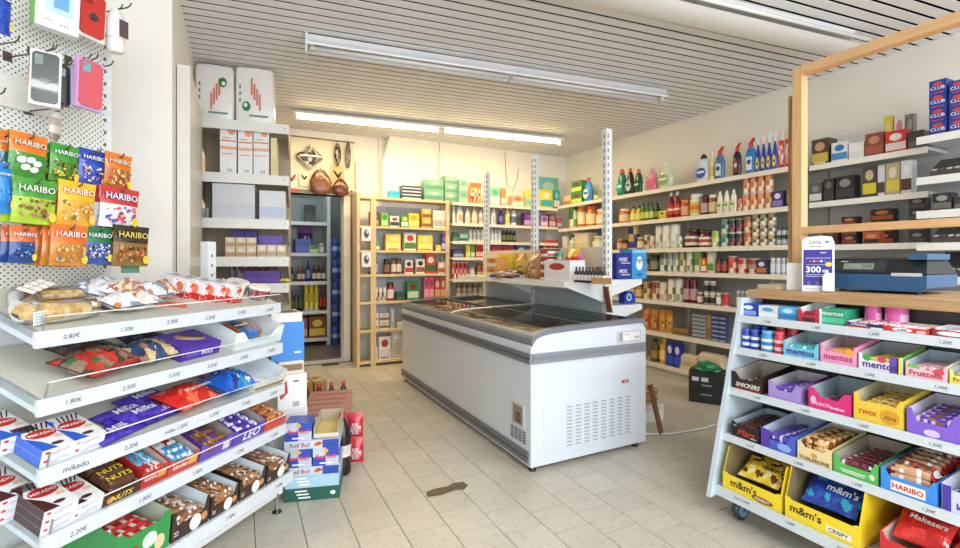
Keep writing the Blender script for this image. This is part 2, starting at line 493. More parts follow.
    # thermostat window and side grille by the near corner
    d = MB().box(-.006, 0, .07, .205, .235, .375, 'C9C7C2')
    d.rect((-.006, .1375, .305), (0, -1, 0), ZU, 0, 0, .105, .11, '8C857A').rect((-.006, .1375, .305), (0, -1, 0), ZU, .01, -.015, .05, .06, '5B4038', .001).rect((-.006, .1375, .305), (0, -1, 0), ZU, .01, -.015, .03, .03, '8A5A46', .0015)
    d.build('thermostat_window', CARTON, t)
    s = MB()
    for i in range(4):
        for j in range(5):
            s.box(-.005, 0, .055 + i * .045, .085 + i * .045, .15 + j * .0155, .156 + j * .0155, '4A4C50')
    s.build('side_grille', CARTON, t)
    s = MB()
    for (y_, z_, a) in ((.95, .4, .5), (.93, .34, .2), (.6, .47, -.6)):
        s.box(-.0015, 0, y_, y_ + .004, z_, z_ + .045, '9FA3A8')
    s.build('scuff', CARTON, t)
    cord = MB().tube([(.93, .3, .09), (.97, .25, .02), (1.05, .13, .012), (1.2, .05, .012), (1.5, .02, .012), (1.9, .05, .012)], .008, 6, 'DADAD6')
    cord.build('power_cord', PLASTIC, t)
    # frozen goods lying below the glass
    rnd = random.Random(3)
    cols = ['E0D0A6', 'D6B87C', 'EAE0C2', 'B08A5A', 'E0C078', 'EAE0C0', 'C9A066', 'D6C89A', 'E4D6B0', '6B4A2E']
    names = {'D8C79C': 'sand', 'C9A66A': 'tan', 'E2D8B8': 'cream', '8A5A34': 'brown', '6B4A2E': 'dark brown', 'D9B56A': 'golden', 'EAE0C0': 'pale cream', 'B98A4E': 'ochre', '4E3A2A': 'blackish brown', 'CDBD8E': 'straw', '3E4A36': 'dark olive'}
    for i in range(4):
        for j in range(9):
            w = .17; l = .21
            x = .085 + i * .185; y_ = .10 + j * .245
            z = [.735, .752, .70, .52][i] + rnd.uniform(-.012, .01)
            col = cols[rnd.randrange(len(cols))]
            if i == 3 or (i == 2 and j < 5): col = rnd.choice(['2E3338', '23282C', '3A4046'])  # dark reflection of the rear glass put into the carton colours
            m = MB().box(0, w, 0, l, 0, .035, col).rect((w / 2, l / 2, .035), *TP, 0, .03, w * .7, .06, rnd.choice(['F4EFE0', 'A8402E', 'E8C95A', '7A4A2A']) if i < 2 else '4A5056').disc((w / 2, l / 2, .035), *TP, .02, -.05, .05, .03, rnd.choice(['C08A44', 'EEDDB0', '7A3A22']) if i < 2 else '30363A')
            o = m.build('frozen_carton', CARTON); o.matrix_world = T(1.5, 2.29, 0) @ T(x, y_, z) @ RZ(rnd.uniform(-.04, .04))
            place = ['front row under the freezer glass', 'second row under the freezer glass', 'third row under the freezer glass', 'rear row under the freezer glass'][i]
            ordn = ['first', 'second', 'third', 'fourth', 'fifth', 'sixth', 'seventh', 'eighth', 'ninth'][j]
            tag(o, 'frozen food carton, %s, %s from near end' % (place, ordn), 'carton', 'frozen cartons in the freezer')
build_freezer()

# ------------------------------------------------------------------ ceiling lights
TUBE_OFF = mat('unlit_tube', 'EDEFF0', 0.25, var=0.01)
TUBE_ON = mat('lit_warm_tube', 'FFE9B0', 0.3, var=0.0, emit=15.0)
def batten(name, x0, x1, y_, z, lit, label):
    t = empty(name, T(x0, y_, z) @ RZ(math.radians(-7))); tag(t, label, 'ceiling light', 'twin batten lights on the ceiling')
    L_ = (x1 - x0) / 2
    m = MB()
    if lit: m.box(0, 2 * L_, -.065, .065, .032, .06, 'F4EFE0')
    else: m.box(0, 2 * L_, -.045, .045, .015, .06, 'E9EBEE')
    m.build('housing', METAL_WHITE, t)
    if not lit:
        r = MB()
        r.add([(0, -.075, -.01), (2 * L_, -.075, -.01), (2 * L_, -.045, .03), (0, -.045, .03)], [(0, 1, 2, 3)], 'E6EAF2')
        r.add([(0, .075, -.01), (2 * L_, .075, -.01), (2 * L_, .045, .03), (0, .045, .03)], [(3, 2, 1, 0)], 'E6EAF2')
        for sy in (-1, 1): r.box(0, 2 * L_, sy * .075 - .002, sy * .075 + .002, -.02, -.005, 'F4F6FA')
        r.build('reflector', PLASTIC, t)
    for k in range(2):
        tb = MB().tube([(k * L_ + .04, 0, -.012 if not lit else .005), (k * L_ + L_ - .04, 0, -.012 if not lit else .005)], .014, 10, 'FFFFFF')
        tb.build('tube', TUBE_ON if lit else TUBE_OFF, t)
        for e in (k * L_ + .03, k * L_ + L_ - .03):
            MB().box(e - .012, e + .012, -.016, .016, -.03, .035, 'E3DFD2').build('lamp_holder', PLASTIC, t)
    if lit:
        for k in range(2):
            l = bpy.data.lights.new('tube_glow', 'AREA'); l.shape = 'RECTANGLE'; l.size = L_ - .1; l.size_y = .05; l.energy = 15; l.color = (1.0, .72, .40); l.spread = math.pi
            lo = bpy.data.objects.new('tube_glow', l); COL.objects.link(lo); lo.parent = t; lo.location = (k * L_ + L_ / 2, 0, -.025)
    else:
        # dangling holder wires between the two halves
        MB().tube([(L_, -.05, .02), (L_ - .02, -.07, -.03), (L_ - .05, -.06, -.06), (L_ - .03, -.03, -.075), (L_, -.02, -.03)], .004, 5, 'C9CCD2').build('loose_holder', PLASTIC, t)
        MB().lathe([(.02, 0, 'D9D9D6'), (.024, .02, 'D9D9D6'), (.012, .05, 'D9D9D6')], 10, T(2 * L_ - .06, -.05, -.06)).build('end_holder', PLASTIC, t)
        MB().box(-.012, .0, -.08, .08, -.075, .06, 'E9E9EA').build('end_plate', METAL_COOL, t)
    return t
batten('batten_light', .41, 3.43, 3.40, CEIL - .075, False, 'long unlit white batten light in the middle of the ceiling')
batten('batten_light', .48, 3.62, 5.16, CEIL - .075, True, 'long warm glowing batten light near the back wall')
def diffuser_light():
    t = empty('diffuser_light', T(1.05, 2.02, CEIL - .015) @ RZ(math.radians(-7))); tag(t, 'wide white curved diffuser light above the counter', 'ceiling light')
    n = 10; L_ = 2.62
    MB().box(0, L_, -.05, .05, -.05, 0, 'E9E9E6').build('housing', METAL_WHITE, t)
    m = MB(); pts = []
    for k in range(n + 1):
        a = math.pi * (.02 + .72 * k / n)
        pts.append((.15 * math.cos(a) + .02, -.05 - .075 * math.sin(a)))
    vs = [(0, y_, z) for y_, z in pts] + [(L_, y_ , z) for y_, z in pts]
    m.add(vs, [(i, i + 1, i + 2 + n, i + 1 + n) for i in range(n)], 'FFFFFF', None, True)
    vs = [(0, y_ * .97, z + .004) for y_, z in pts] + [(L_, y_ * .97, z + .004) for y_, z in pts]
    m.add(vs, [(i + 1 + n, i + 2 + n, i + 1, i) for i in range(n)], 'FFFFFF', None, True)
    m.build('diffuser', mat('white_acrylic_diffuser', 'F2F2EE', 0.45, var=.02), t)
    MB().tube([(.05, -.10, -.075), (L_ + .06, -.10, -.075)], .013, 8, 'FFFFFF').build('tube', TUBE_OFF, t)
diffuser_light()

# ------------------------------------------------------------------ sweets stand (left foreground)
UA = math.radians(44.53)
GU = Vector((math.sin(UA), math.cos(UA), 0)); GB = Vector((-math.cos(UA), math.sin(UA), 0))      # along the front, to the back
TILT = math.radians(17.0)
GW = (GB * math.cos(TILT) + Vector((0, 0, math.sin(TILT)))).normalized()
G_FRONT = [((-.526, 1.796), 1.022), ((-.518, 1.783), .826), ((-.51, 1.77), .628), ((-.505, 1.774), .430), ((-.49, 1.70), .218)]
GS = []
stand = empty('sweets_stand', T(0.17, 2.5, 0)); tag(stand, 'white metal sweets stand with five sloping shelves and pegboard back', 'display stand')
def in_stand(M): return T(-.17, -2.5, 0) @ M
for i, ((x, y_), z) in enumerate(G_FRONT):
    s = Shelf((x, y_, z), GU, GW if i < 4 else (GB * math.cos(.12) + Vector((0, 0, math.sin(.12)))), .40, 'sweets')
    GS.append(s)
    Ln = 1.0 if i < 4 else 1.02
    dp = .395 if i < 4 else .42
    m = MB().box(0, Ln, 0, dp, -.022, 0, 'D9DCDA', None, None, 'D6D4C8').box(0, .012, 0, dp, -.04, 0, 'C6D6DE').box(Ln - .012, Ln, 0, dp, -.04, 0, 'C6D6DE')
    sh = m.build('shelf', CARTON, stand, in_stand(s.M(0, 0)))
    # vertical price rail in front, in the stand's upright frame
    rail = MB().box(-.001, Ln + .001, -.004, .012, -.046, .003, 'D3DAE0')
    Mv = Shelf((x, y_, z), GU, GB, .4).M(0, 0)
    pr = rail.build('price_rail', CARTON, sh); pr.matrix_local = s.M(0, 0).inverted() @ Mv
    if i < 4:
        lip = MB().add([(.02, .007, 0), (Ln - .005, .007, 0), (Ln - .005, .007, .05 if i else .045), (.02, .007, .05 if i else .045)], [(0, 1, 2, 3)], 'FFFFFF')
        lp = lip.build('clear_lip', CLEAR, sh); lp.matrix_local = s.M(0, 0).inverted() @ Mv @ RX(-.25)
        ed = MB().box(.02, Ln - .005, .0055, .0095, .0485 if i else .0435, .051 if i else .046, 'F4F4F0'); ed.box(.02, .023, .0055, .0095, 0, .05, '8A8A84')
        e2 = ed.build('lip_edge', CARTON, sh); e2.matrix_local = lp.matrix_local
    # handwritten price marks
    tx = MB(); rr = random.Random(40 + i)
    words = [['0,80€', '1,50€', '2,00€', '2,50€', '3,95€', '2,00€'], ['1,80€', '2,50€', '3,50€', '3,50€', '3,90€', '1,00€'], ['mikado', '2,20€', 'milka 1,50€', '1,20€', '2,90€', '2,80€'], ['2,20€', '1,80€', '1,00€', '1,20€', '1,30€'], ['1,50€', '1,40€', '1,40€', '1,40€']][i]
    for k, wd_ in enumerate(words):
        tx.text((0, -.004, -.022), *FR, wd_, .09 + k * .87 / (len(words) - 1) * .96, rr.uniform(-.003, .003), None, .017, '3A3A40', bold=0.0, shear=.2, rot=rr.uniform(-.05, .05))
    pt = tx.build('price_writing', PAPER, pr)
# stand back: pegboard, uprights, base, feet
PEGX = Shelf(tuple(Vector((-.526, 1.796, 0)) + GB * .40), GU, GB, .3)
pegM = PEGX.M(0, 0)
def pegboard_mat():
    m = mat('perforated_white_board', 'E9E9E2', 0.5, var=.02)
    nt = m.node_tree; n = nt.nodes; L = nt.links
    tc = n.new('ShaderNodeTexCoord'); sp = n.new('ShaderNodeSeparateXYZ'); L.new(tc.outputs['Object'], sp.inputs[0])
    def rep(sock, off):
        a = n.new('ShaderNodeMath'); a.operation = 'MULTIPLY_ADD'; a.inputs[1].default_value = 1 / .0205; a.inputs[2].default_value = off; L.new(sock, a.inputs[0])
        b = n.new('ShaderNodeMath'); b.operation = 'FRACT'; L.new(a.outputs[0], b.inputs[0])
        c = n.new('ShaderNodeMath'); c.operation = 'SUBTRACT'; c.inputs[1].default_value = .5; L.new(b.outputs[0], c.inputs[0])
        return c.outputs[0]
    def hole(off):
        cx, cz = rep(sp.outputs['X'], off), rep(sp.outputs['Z'], off)
        cb = n.new('ShaderNodeCombineXYZ'); L.new(cx, cb.inputs[0]); L.new(cz, cb.inputs[1])
        ln = n.new('ShaderNodeVectorMath'); ln.operation = 'LENGTH'; L.new(cb.outputs[0], ln.inputs[0])
        lt = n.new('ShaderNodeMath'); lt.operation = 'LESS_THAN'; lt.inputs[1].default_value = .15; L.new(ln.outputs['Value'], lt.inputs[0])
        return lt.outputs[0]
    mx = n.new('ShaderNodeMath'); mx.operation = 'MAXIMUM'; L.new(hole(0), mx.inputs[0]); L.new(hole(.5), mx.inputs[1])
    mi = n.new('ShaderNodeMix'); mi.data_type = 'RGBA'; mi.inputs[6].default_value = lin('E9EAE4'); mi.inputs[7].default_value = lin('5E5F58')
    L.new(mx.outputs[0], mi.inputs[0]); L.new(mi.outputs[2], n['Principled BSDF'].inputs['Base Color'])
    return m
pb_end = PEGX.s_at(104)
print('peg end', pb_end)
MB().box(-.75, pb_end, 0, .012, 1.0, 2.25).build('pegboard', pegboard_mat(), stand, in_stand(pegM))
MB().box(-.75, 1.0, .0, .012, .12, 1.0, 'DDE3E4').build('back_panel', CARTON, stand, in_stand(pegM))
zt = PEGX.h_at(75, PEGX.s_at(10)); zb = PEGX.h_at(108, PEGX.s_at(10))
MB().box(-.3, PEGX.s_at(52), -.012, 0, zb, zt, 'E9E6E0').build('white_strip', CARTON, stand, in_stand(pegM))
for s_, ztop in ((pb_end + .012, 2.25), (.985, 1.33), (-.02, 2.25)):
    u = MB().box(s_ - .025, s_ + .025, .012, .06, 0.05, ztop, 'E6EAEA')
    k = 1.05
    while k < ztop - .05:
        u.box(s_ - .004, s_ + .004, .0105, .012, k, k + .014, '5A5C5C'); k += .05
    u.build('upright', CARTON, stand, in_stand(pegM))
MB().box(0, 1.02, -.40, .0, .08, .12, 'E8ECEC').build('base_plinth', CARTON, stand, in_stand(PEGX.M(0, 0)))
for s_ in (.03, .985):
    for q in (-.395, -.02):
        MB().lathe([(.022, 0, '111111'), (.022, .006, '111111'), (.009, .016, '777777'), (.009, .09, '777777')], 10).build('foot', PLASTIC, stand, in_stand(PEGX.M(s_, q)))
# side bracket plates
for i, s in enumerate(GS):
    MB().box(1.0, 1.004, .1, .38, -.06, .01, 'E4E8E8').build('bracket', CARTON, stand, in_stand(s.M(0, 0)))

# ------------------------------------------------------------------ tall narrow shelf unit by the left wall
LUU = Vector((math.cos(math.radians(-7)), math.sin(math.radians(-7)), 0)); LUW = Vector((-LUU.y, LUU.x, 0))
LUO = Vector((-.312, 4.13, 0))
LU_Z = [2.315, 1.905, 1.555, 1.26, 1.05, .68, .38, .14]
LS = [Shelf((LUO.x, LUO.y, z), LUU, LUW, .4) for z in LU_Z]
unit = empty('tall_shelf_unit', Shelf(LUO, LUU, LUW, .4).M(0, 0)); tag(unit, 'tall narrow white metal shelf unit against the left wall', 'shelf unit')
for i, z in enumerate(LU_Z):
    m = MB().box(0, .665, 0, .42, z - .02, z, 'D9D4C8', None, None, 'CFC8B8')
    sh = m.build('shelf', CARTON, unit)
    fl = MB().box(-.002, .667, -.004, .004, z - .072, z + .003, 'ECECE6')
    for e in (.02, .635): fl.disc((e, -.004, z - .03), *FR, 0, 0, .005, .005, '8A8880')
    fl.build('front_lip', CARTON, sh)
    for e in (.0, .655):
        MB().prism([(0, z - .19), (.0, z - .19), (.0, z - .02)][:0] + [(0, 0)][:0] + [(e, z - .02), (e, z - .02)][:0] + [(e, z - .022), (e + .008, z - .022), (e + .008, z - .02), (e, z - .02)], .0, .4, 'B9B0A0').build('bracket_edge', CARTON, sh)
        MB().add([(e, .01, z - .07), (e, .4, z - .2), (e, .4, z - .02), (e, .01, z - .02), (e + .008, .01, z - .07), (e + .008, .4, z - .2), (e + .008, .4, z - .02), (e + .008, .01, z - .02)], [(0, 1, 2, 3), (7, 6, 5, 4), (0, 4, 5, 1)], 'C9BFAE').build('bracket', CARTON, sh)
MB().box(.0, .665, .42, .435, .05, 2.34, 'B4A58C').build('back_panel', CARTON, unit)
for e in (-.0, .625):
    MB().box(e, e + .04, .435, .47, 0, 2.34, 'D9D5CB').build('upright', CARTON, unit)
pn = MB().box(-.335, -.272, 0, .96, 0, 2.335, 'E4E0D6')
o = pn.build('side_panel', CARTON, unit); o.matrix_local = unit.matrix_world.inverted() @ T(.02, 3.12, 0)

# ------------------------------------------------------------------ pale wooden shelf by the doorway
PINE = wood_mat('pale_pine', 'E6CFA4', 'D9BC8A', 2)
PINEX = wood_mat('pale_pine_board', 'E6CFA4', 'DABF8E', 0)
woodu = empty('pine_shelf', T(1.20, 5.47, 0)); tag(woodu, 'pale pine bookcase shelf packed with coffee and tea', 'shelf unit')
PX0, PX1 = .02, 1.16
for x0, x1 in ((0.0, .035), (.16, .225), (PX1 - .045, PX1)):
    MB().box(x0, x1, 0, .03 if x0 > 0 else .2, 0, 1.985 if x0 else 2.02, '').build('post', PINE, woodu) if False else obj('post', MB().box(x0, x1, 0, .035 if x0 > 0 else .21, 0, 1.975 if x0 else 2.02, 'FFFFFF').mesh('post'), PINE, woodu)
obj('post', MB().box(PX1 - .045, PX1, .18, .22, 0, 1.97).mesh('post'), PINE, woodu)
WS_Z = []
for yl in (198.5, 227, 250.5, 274, 300.5, 328, 358):
    r = ray(405, yl); t_ = 5.47 / r.y; WS_Z.append(EYE + r.z * t_)
WS = [Shelf((1.20, 5.47, z), XU, YU, .22) for z in WS_Z]
for z in WS_Z:
    obj('shelf_board', MB().box(.03, PX1, -.004, .225, z - .028, z).mesh('shelf_board'), PINEX, woodu)
for z0, z1, c in ((.12, 1.9, 'AEB4BE'),):
    MB().box(.24, .40, .215, .224, z0, z1, 'C3CAD6').build('back_strip', PAPER, woodu)
MB().box(.40, PX1, .217, .224, .1, 1.9, 'B2B6BC').build('back_panel', PAPER, woodu)
k = 0
for z in (1.72, 1.5): pass

# ------------------------------------------------------------------ white metal shelves along the back wall and the right wall
BS_Y = 5.40
def zline(px, py, Y):
    r = ray(px, py); return EYE + r.z * Y / r.y
BS_Z = [zline(475, yy, BS_Y) for yy in (203.5, 223.8, 241.5, 257.5, 279.0)] + [.62, .33, .1]
BS = [Shelf((2.37, BS_Y, z), XU, YU, .29) for z in BS_Z]
backu = empty('back_wall_shelving', T(2.37, BS_Y, 0)); tag(backu, 'cream metal shelving along the back wall beside the pine shelf', 'shelf unit')
for i, z in enumerate(BS_Z):
    sh = MB().box(0, 1.62 if i else 1.66, 0, .29, z - .02, z, 'D9D2C2').build('shelf', CARTON, backu)
    MB().box(0, 1.62, -.004, .002, z - .035, z + .002, 'F0E8D6').build('front_lip', CARTON, sh)
MB().box(0, 1.62, .285, .298, .05, BS_Z[0], 'C9C4B6').build('back_panel', CARTON, backu)
for x in (.0, .98):
    MB().box(x, x + .035, .27, .285, 0, BS_Z[0] + .1, 'DAD6CA').build('upright', CARTON, backu)

RS_X = 4.0
RS_Z = [2.003, 1.678, 1.362, 1.115, .805, .462, .13]
RS = []
right_u = empty('right_wall_shelving', T(RS_X, 2.4, 0)); tag(right_u, 'long cream metal shelving with seven shelves along the right wall', 'shelf unit')
for i, z in enumerate(RS_Z):
    xf = RS_X - (.02 if i == 6 else 0)
    sh_ = Shelf((xf, 5.40, z), (0, -1, 0), XU, .34); RS.append(sh_)
    for (ya, yb) in ((2.15, 2.62), (2.62, 3.52), (3.52, 4.42), (4.42, 5.40)):
        sh = MB().box(xf - RS_X, .35, ya - 2.4, yb - 2.4, z - .02, z, 'D4CFC2').build('shelf', CARTON, right_u)
        MB().box(xf - RS_X - .004, xf - RS_X + .002, ya - 2.4 + .002, yb - 2.4 - .002, z - .04, z + .002, 'F2EAD8').build('front_lip', CARTON, sh)
    if i == 6:
        for (ya, yb) in ((2.15, 2.62), (2.62, 3.52), (3.52, 4.42), (4.42, 5.40)):
            MB().box(.01, .02, ya - 2.4, yb - 2.4, 0, z - .04, 'D9D3C5').build('plinth', CARTON, right_u)
for (ya, yb) in ((2.15, 3.52), (3.52, 5.6)):
    MB().box(.335, .345, ya - 2.4, yb - 2.4, .05, RS_Z[0], 'B9BAB6').build('back_panel', CARTON, right_u)
for ya in (2.62, 3.52, 4.42):
    MB().box(.32, .335, ya - 2.415, ya - 2.385, 0, RS_Z[0] + .02, 'CFCBC0').build('upright', CARTON, right_u)

# shelving behind the counter (right wall, nearer)
KU = empty('counter_back_shelving', T(4.0, .6, 0)); tag(KU, 'white metal shelving on the wall behind the counter', 'shelf unit')
KX = 4.02
def kz(px, py):
    r = ray(px, py); return EYE + r.z * KX / r.x
K_Z = [kz(870, 156), kz(870, 197), kz(870, 244), kz(870, 284), .5]
print('K_Z', [round(z, 2) for z in K_Z])
KS = [Shelf((KX, 1.68, z), (0, -1, 0), XU, .3) for z in K_Z]
yend = 1.68 - KS[0].s_at(928)
for i, z in enumerate(K_Z):
    sh = MB().box(KX - 4.0, .33, yend - .6, 2.13 - .6, z - .02, z, 'DADBD6').build('shelf', CARTON, KU)
    MB().box(KX - 4.0 - .004, KX - 4.0 + .002, yend - .6, 2.13 - .6, z - .04, z + .002, 'EDEBE2').build('front_lip', CARTON, sh)
MB().box(.315, .325, -.4, 1.53, .3, 2.12, 'C2C4BF').build('back_panel', CARTON, KU)
# nearer bay with deeper shelves
KX2 = 3.86
K2_Z = [kz(940, 134) * 0 + (EYE + ray(945, 133).z * KX2 / ray(945, 133).x), EYE + ray(945, 175).z * KX2 / ray(945, 175).x, EYE + ray(945, 210).z * KX2 / ray(945, 210).x, EYE + ray(945, 243).z * KX2 / ray(945, 243).x, EYE + ray(945, 277).z * KX2 / ray(945, 277).x]
K2 = [Shelf((KX2, yend, z), (0, -1, 0), XU, .45) for z in K2_Z]
for i, z in enumerate(K2_Z):
    sh = MB().box(KX2 - 4.0, .33, -.1, yend - .6, z - .02, z, 'DADFE0').build('shelf', CARTON, KU)
    MB().box(KX2 - 4.0 - .004, KX2 - 4.0 + .002, -.1, yend - .6, z - .045, z + .003, 'ECEDE8').build('front_lip', CARTON, sh)

# ------------------------------------------------------------------ middle stand behind the freezer
CXU = 2.50
mid = empty('middle_stand', T(CXU, 3.7, 0)); tag(mid, 'white slotted middle stand with tall uprights behind the freezer', 'shelf unit')
for y_ in (2.76, 3.75, 4.73):
    u = MB().box(-.028, .028, y_ - 3.7 - .025, y_ - 3.7 + .025, 0, 2.235, 'E4E9EA')
    z = .9
    while z < 2.2:
        u.box(-.0295, -.028, y_ - 3.7 - .004, y_ - 3.7 + .004, z, z + .03, '3A3E40')
        u.box(-.015, -.007, y_ - 3.7 - .0265, y_ - 3.7 - .025, z, z + .03, '3A3E40'); z += .055
    u.build('upright', CARTON, mid)
for y0, y1 in ((2.785, 3.725), (3.775, 4.705)):
    MB().box(-.012, .012, y0 - 3.7, y1 - 3.7, .08, 1.34, 'DAD5C8').build('back_panel', CARTON, mid)
    for z0, z1 in ((.62, .80), (.81, .98)):
        MB().box(-.02, -.012, y0 - 3.7, y1 - 3.7, z0, z1, 'B4C6D2').build('steel_panel', CARTON, mid)
MS_Z = 1.075
MS = Shelf((CXU - .38, 4.73, MS_Z), (0, -1, 0), XU, .36)
for y0, y1, dx in ((2.76, 3.74, -.40), (3.75, 4.73, -.36)):
    sh = MB().box(dx, -.02, y0 - 3.7, y1 - 3.7, MS_Z - .02, MS_Z, 'E9EAE4').build('shelf', CARTON, mid)
    MB().box(dx - .004, dx + .002, y0 - 3.7, y1 - 3.7, MS_Z - .04, MS_Z + .002, 'F0F2EE').build('front_lip', CARTON, sh)
    MB().add([(dx, y0 - 3.7 + .01, MS_Z - .03), (-.03, y0 - 3.7 + .01, MS_Z - .16), (-.03, y0 - 3.7 + .01, MS_Z - .02), (dx, y0 - 3.7 + .01, MS_Z - .02), (dx, y0 - 3.7 + .016, MS_Z - .03), (-.03, y0 - 3.7 + .016, MS_Z - .16), (-.03, y0 - 3.7 + .016, MS_Z - .02), (dx, y0 - 3.7 + .016, MS_Z - .02)], [(0, 1, 2, 3), (7, 6, 5, 4), (0, 4, 5, 1)], 'E9EDEC').build('bracket', CARTON, sh)
# side facing the right wall
MR = []
for i, z in enumerate((1.085, .885, .62, .36, .12)):
    sh = MB().box(.03, .36, 2.76 - 3.7, 4.7 - 3.7, z - .02, z, 'E6EAE8').build('shelf', CARTON, mid)
    MB().box(.36, .366, 2.76 - 3.7, 4.7 - 3.7, z - .04, z + .002, 'ECEFEC').build('front_lip', CARTON, sh)
    MB().add([(.36, -.938, z - .04), (.03, -.938, z - .13), (.03, -.938, z), (.36, -.938, z), (.36, -.944, z - .04), (.03, -.944, z - .13), (.03, -.944, z), (.36, -.944, z)], [(3, 2, 1, 0), (4, 5, 6, 7), (1, 5, 4, 0)], 'EDF1F0').build('bracket', CARTON, sh)

# ------------------------------------------------------------------ counter with sweets rack
CW = wood_mat('counter_oak', 'B98F5E', '8F6A40', 1)
CT = wood_mat('counter_top_oak', 'BE9A70', 'AA8558', 1)
FRAMEW = wood_mat('screen_frame_pine', 'DDB382', 'D2A673', 2)
FRAMEY = wood_mat('screen_frame_pine_rail', 'DDB382', 'D2A673', 1)
cnt = empty('shop_counter', T(2.3, .6, 0)); tag(cnt, 'brown wooden shop counter behind the sweets rack', 'counter')
obj('counter_top', MB().box(0, .75, -1.6, .91, 1.045, 1.085).mesh('counter_top'), CT, cnt)
obj('front_panel', MB().box(.16, .2, -1.6, .82, 0, 1.045).mesh('front_panel'), CW, cnt)
obj('side_panel', MB().box(.2, .7, .78, .82, 0, 1.045).mesh('side_panel'), CW, cnt)
fr = empty('counter_partition', T(2.6, .6, 1.085)); tag(fr, 'tall open pine partition standing on the counter', 'partition')
obj('post', MB().box(-.03, .025, .80, .845, 0, 1.15).mesh('post'), FRAMEW, fr)
obj('brace_post', MB().box(.03, .07, .85, .90, .0, 1.03).mesh('brace_post'), wood_mat('knotty_pine', 'CFA56A', '8F6234', 2, 3.0), fr)
obj('top_rail', MB().box(-.03, .025, -1.6, .80, 1.105, 1.15).mesh('top_rail'), FRAMEY, fr)
obj('lower_rail', MB().box(-.03, .025, -1.6, .80, .285, .32).mesh('lower_rail'), FRAMEY, fr)

# rolling sweets rack in front of the counter
rack = empty('rolling_sweets_rack', T(2.05, 1.52, 0)); tag(rack, 'white rolling sweets rack with slanted side in front of the counter', 'display stand')
def rxf(z): return 2.03 + (z - .12) / (1.0 - .12) * .21
RK_Z = [.955, .80, .607, .392, .155]
RK = []
RKL = 2.6
for i, z in enumerate(RK_Z):
    xf = [2.225, 2.19, 2.145, 2.095, 2.035][i]
    s = Shelf((xf, 1.50, z), (0, -1, 0), XU, .2 + .05 * i); RK.append(s)
    dpt = 2.44 - xf
    sh = MB().box(xf - 2.05, 2.41 - 2.05, -RKL, -.02, z - .012, z, 'CCD2D4').build('shelf', CARTON, rack)
    lip = MB().box(xf - 2.05 - .004, xf - 2.05 + .001, -RKL, -.008 if i < 4 else .0, z - (.03 if i < 4 else .042), z + .006, 'D2DCE2')
    rr = random.Random(i)
    for k in range(7):
        lip.text((xf - 2.05 - .004, -.16 - k * .21, z - .013), (0, -1, 0), ZU, rr.choice(['1,00€', '2,00€', '1,20€', '1,30€']) if i < 4 else rr.choice(['m&m 2,00€', '2,00€']), 0, 0, None, .0135, '3E4046', bold=0.0, shear=.15)
    lip.build('price_rail', CARTON, sh)
sp = MB()
sp.add([(-.02, 0, .10), (.38, 0, .10), (.38, 0, 1.045), (.215, 0, 1.045), (-.02, -.018, .10), (.38, -.018, .10), (.38, -.018, 1.045), (.215, -.018, 1.045)], [(0, 3, 2, 1), (4, 5, 6, 7), (0, 4, 7, 3), (3, 7, 6, 2), (1, 2, 6, 5)], 'CEDCE4')
sp.build('side_panel', CARTON, rack)
MB().add([(.195, .002, 1.045), (.225, .002, 1.045), (-.02, .002, .10), (-.05, .002, .10), (.195, -.02, 1.045), (.225, -.02, 1.045), (-.02, -.02, .10), (-.05, -.02, .10)], [(0, 1, 2, 3), (7, 6, 5, 4), (0, 3, 7, 4), (1, 5, 6, 2), (0, 4, 5, 1)], 'C8D6E0').build('front_edge', CARTON, rack)
obj('edge_strip', MB().add([(.34, .003, 1.04), (.38, .003, 1.04), (.38, .003, .1), (.34, .003, .1), (.34, .008, 1.04), (.38, .008, 1.04), (.38, .008, .1), (.34, .008, .1)], [(3, 2, 1, 0), (4, 5, 6, 7), (0, 1, 5, 4), (0, 4, 7, 3), (1, 2, 6, 5)], 'B08A5A').mesh('edge_strip'), PLASTIC, rack)
MB().box(.355, .36, -RKL, -.02, .1, 1.04, '3A3634').build('back_panel', CARTON, rack)
for yy in (-.09, -1.1):
    c = empty('caster'); c.parent = rack; c.location = (.075, yy, 0)
    MB().lathe([(.03, -.014, '30343A'), (.05, -.012, '30343A'), (.05, .012, '30343A'), (.03, .014, '30343A')], 18, T(0, 0, .05) @ RX(math.pi / 2)).lathe([(.032, -.018, '6FA8D8'), (.032, .018, '6FA8D8')], 16, T(0, 0, .05) @ RX(math.pi / 2)).build('wheel', PLASTIC, c)
    MB().box(-.03, .03, -.022, .022, .095, .105, '8A9096').box(-.008, .008, -.022, -.018, .045, .1, '8A9096').build('fork', STEEL, c)
# fill lamps added unseen behind the viewer to brighten the shop
def fill_lamp(x, y_, which):
    t = empty('fill_panel_light', T(x, y_, CEIL - .04)); tag(t, 'added unseen fill panel light over the shop front, %s one' % which, 'ceiling light')
    MB().box(-.75, .75, -.12, .12, 0, .04).build('housing', METAL_WHITE, t)
    MB().box(-.73, .73, -.10, .10, -.004, 0).build('panel', mat('fill_panel_white', 'F8FBFF', .4, var=0, emit=4.0), t)
    l = bpy.data.lights.new('fill_glow', 'AREA'); l.shape = 'RECTANGLE'; l.size = 1.4; l.size_y = .2; l.energy = 50; l.color = (.93, .97, 1.0)
    lo = bpy.data.objects.new('fill_glow', l); COL.objects.link(lo); lo.parent = t; lo.location = (0, 0, -.012)
fill_lamp(.6, -.9, 'left'); fill_lamp(2.9, -.9, 'right')
# ------------------------------------------------------------------ goods library: every kind is built at the origin, front to -y, standing on z = 0
_ME = {}
def shared(key, fn):
    if key not in _ME: _ME[key] = fn().mesh(key[0])
    return _ME[key]
def mm(v): return round(v, 3)
def shade(c, k):
    l = lin(c); return (min(l[0] * k, 1), min(l[1] * k, 1), min(l[2] * k, 1), 1.0)

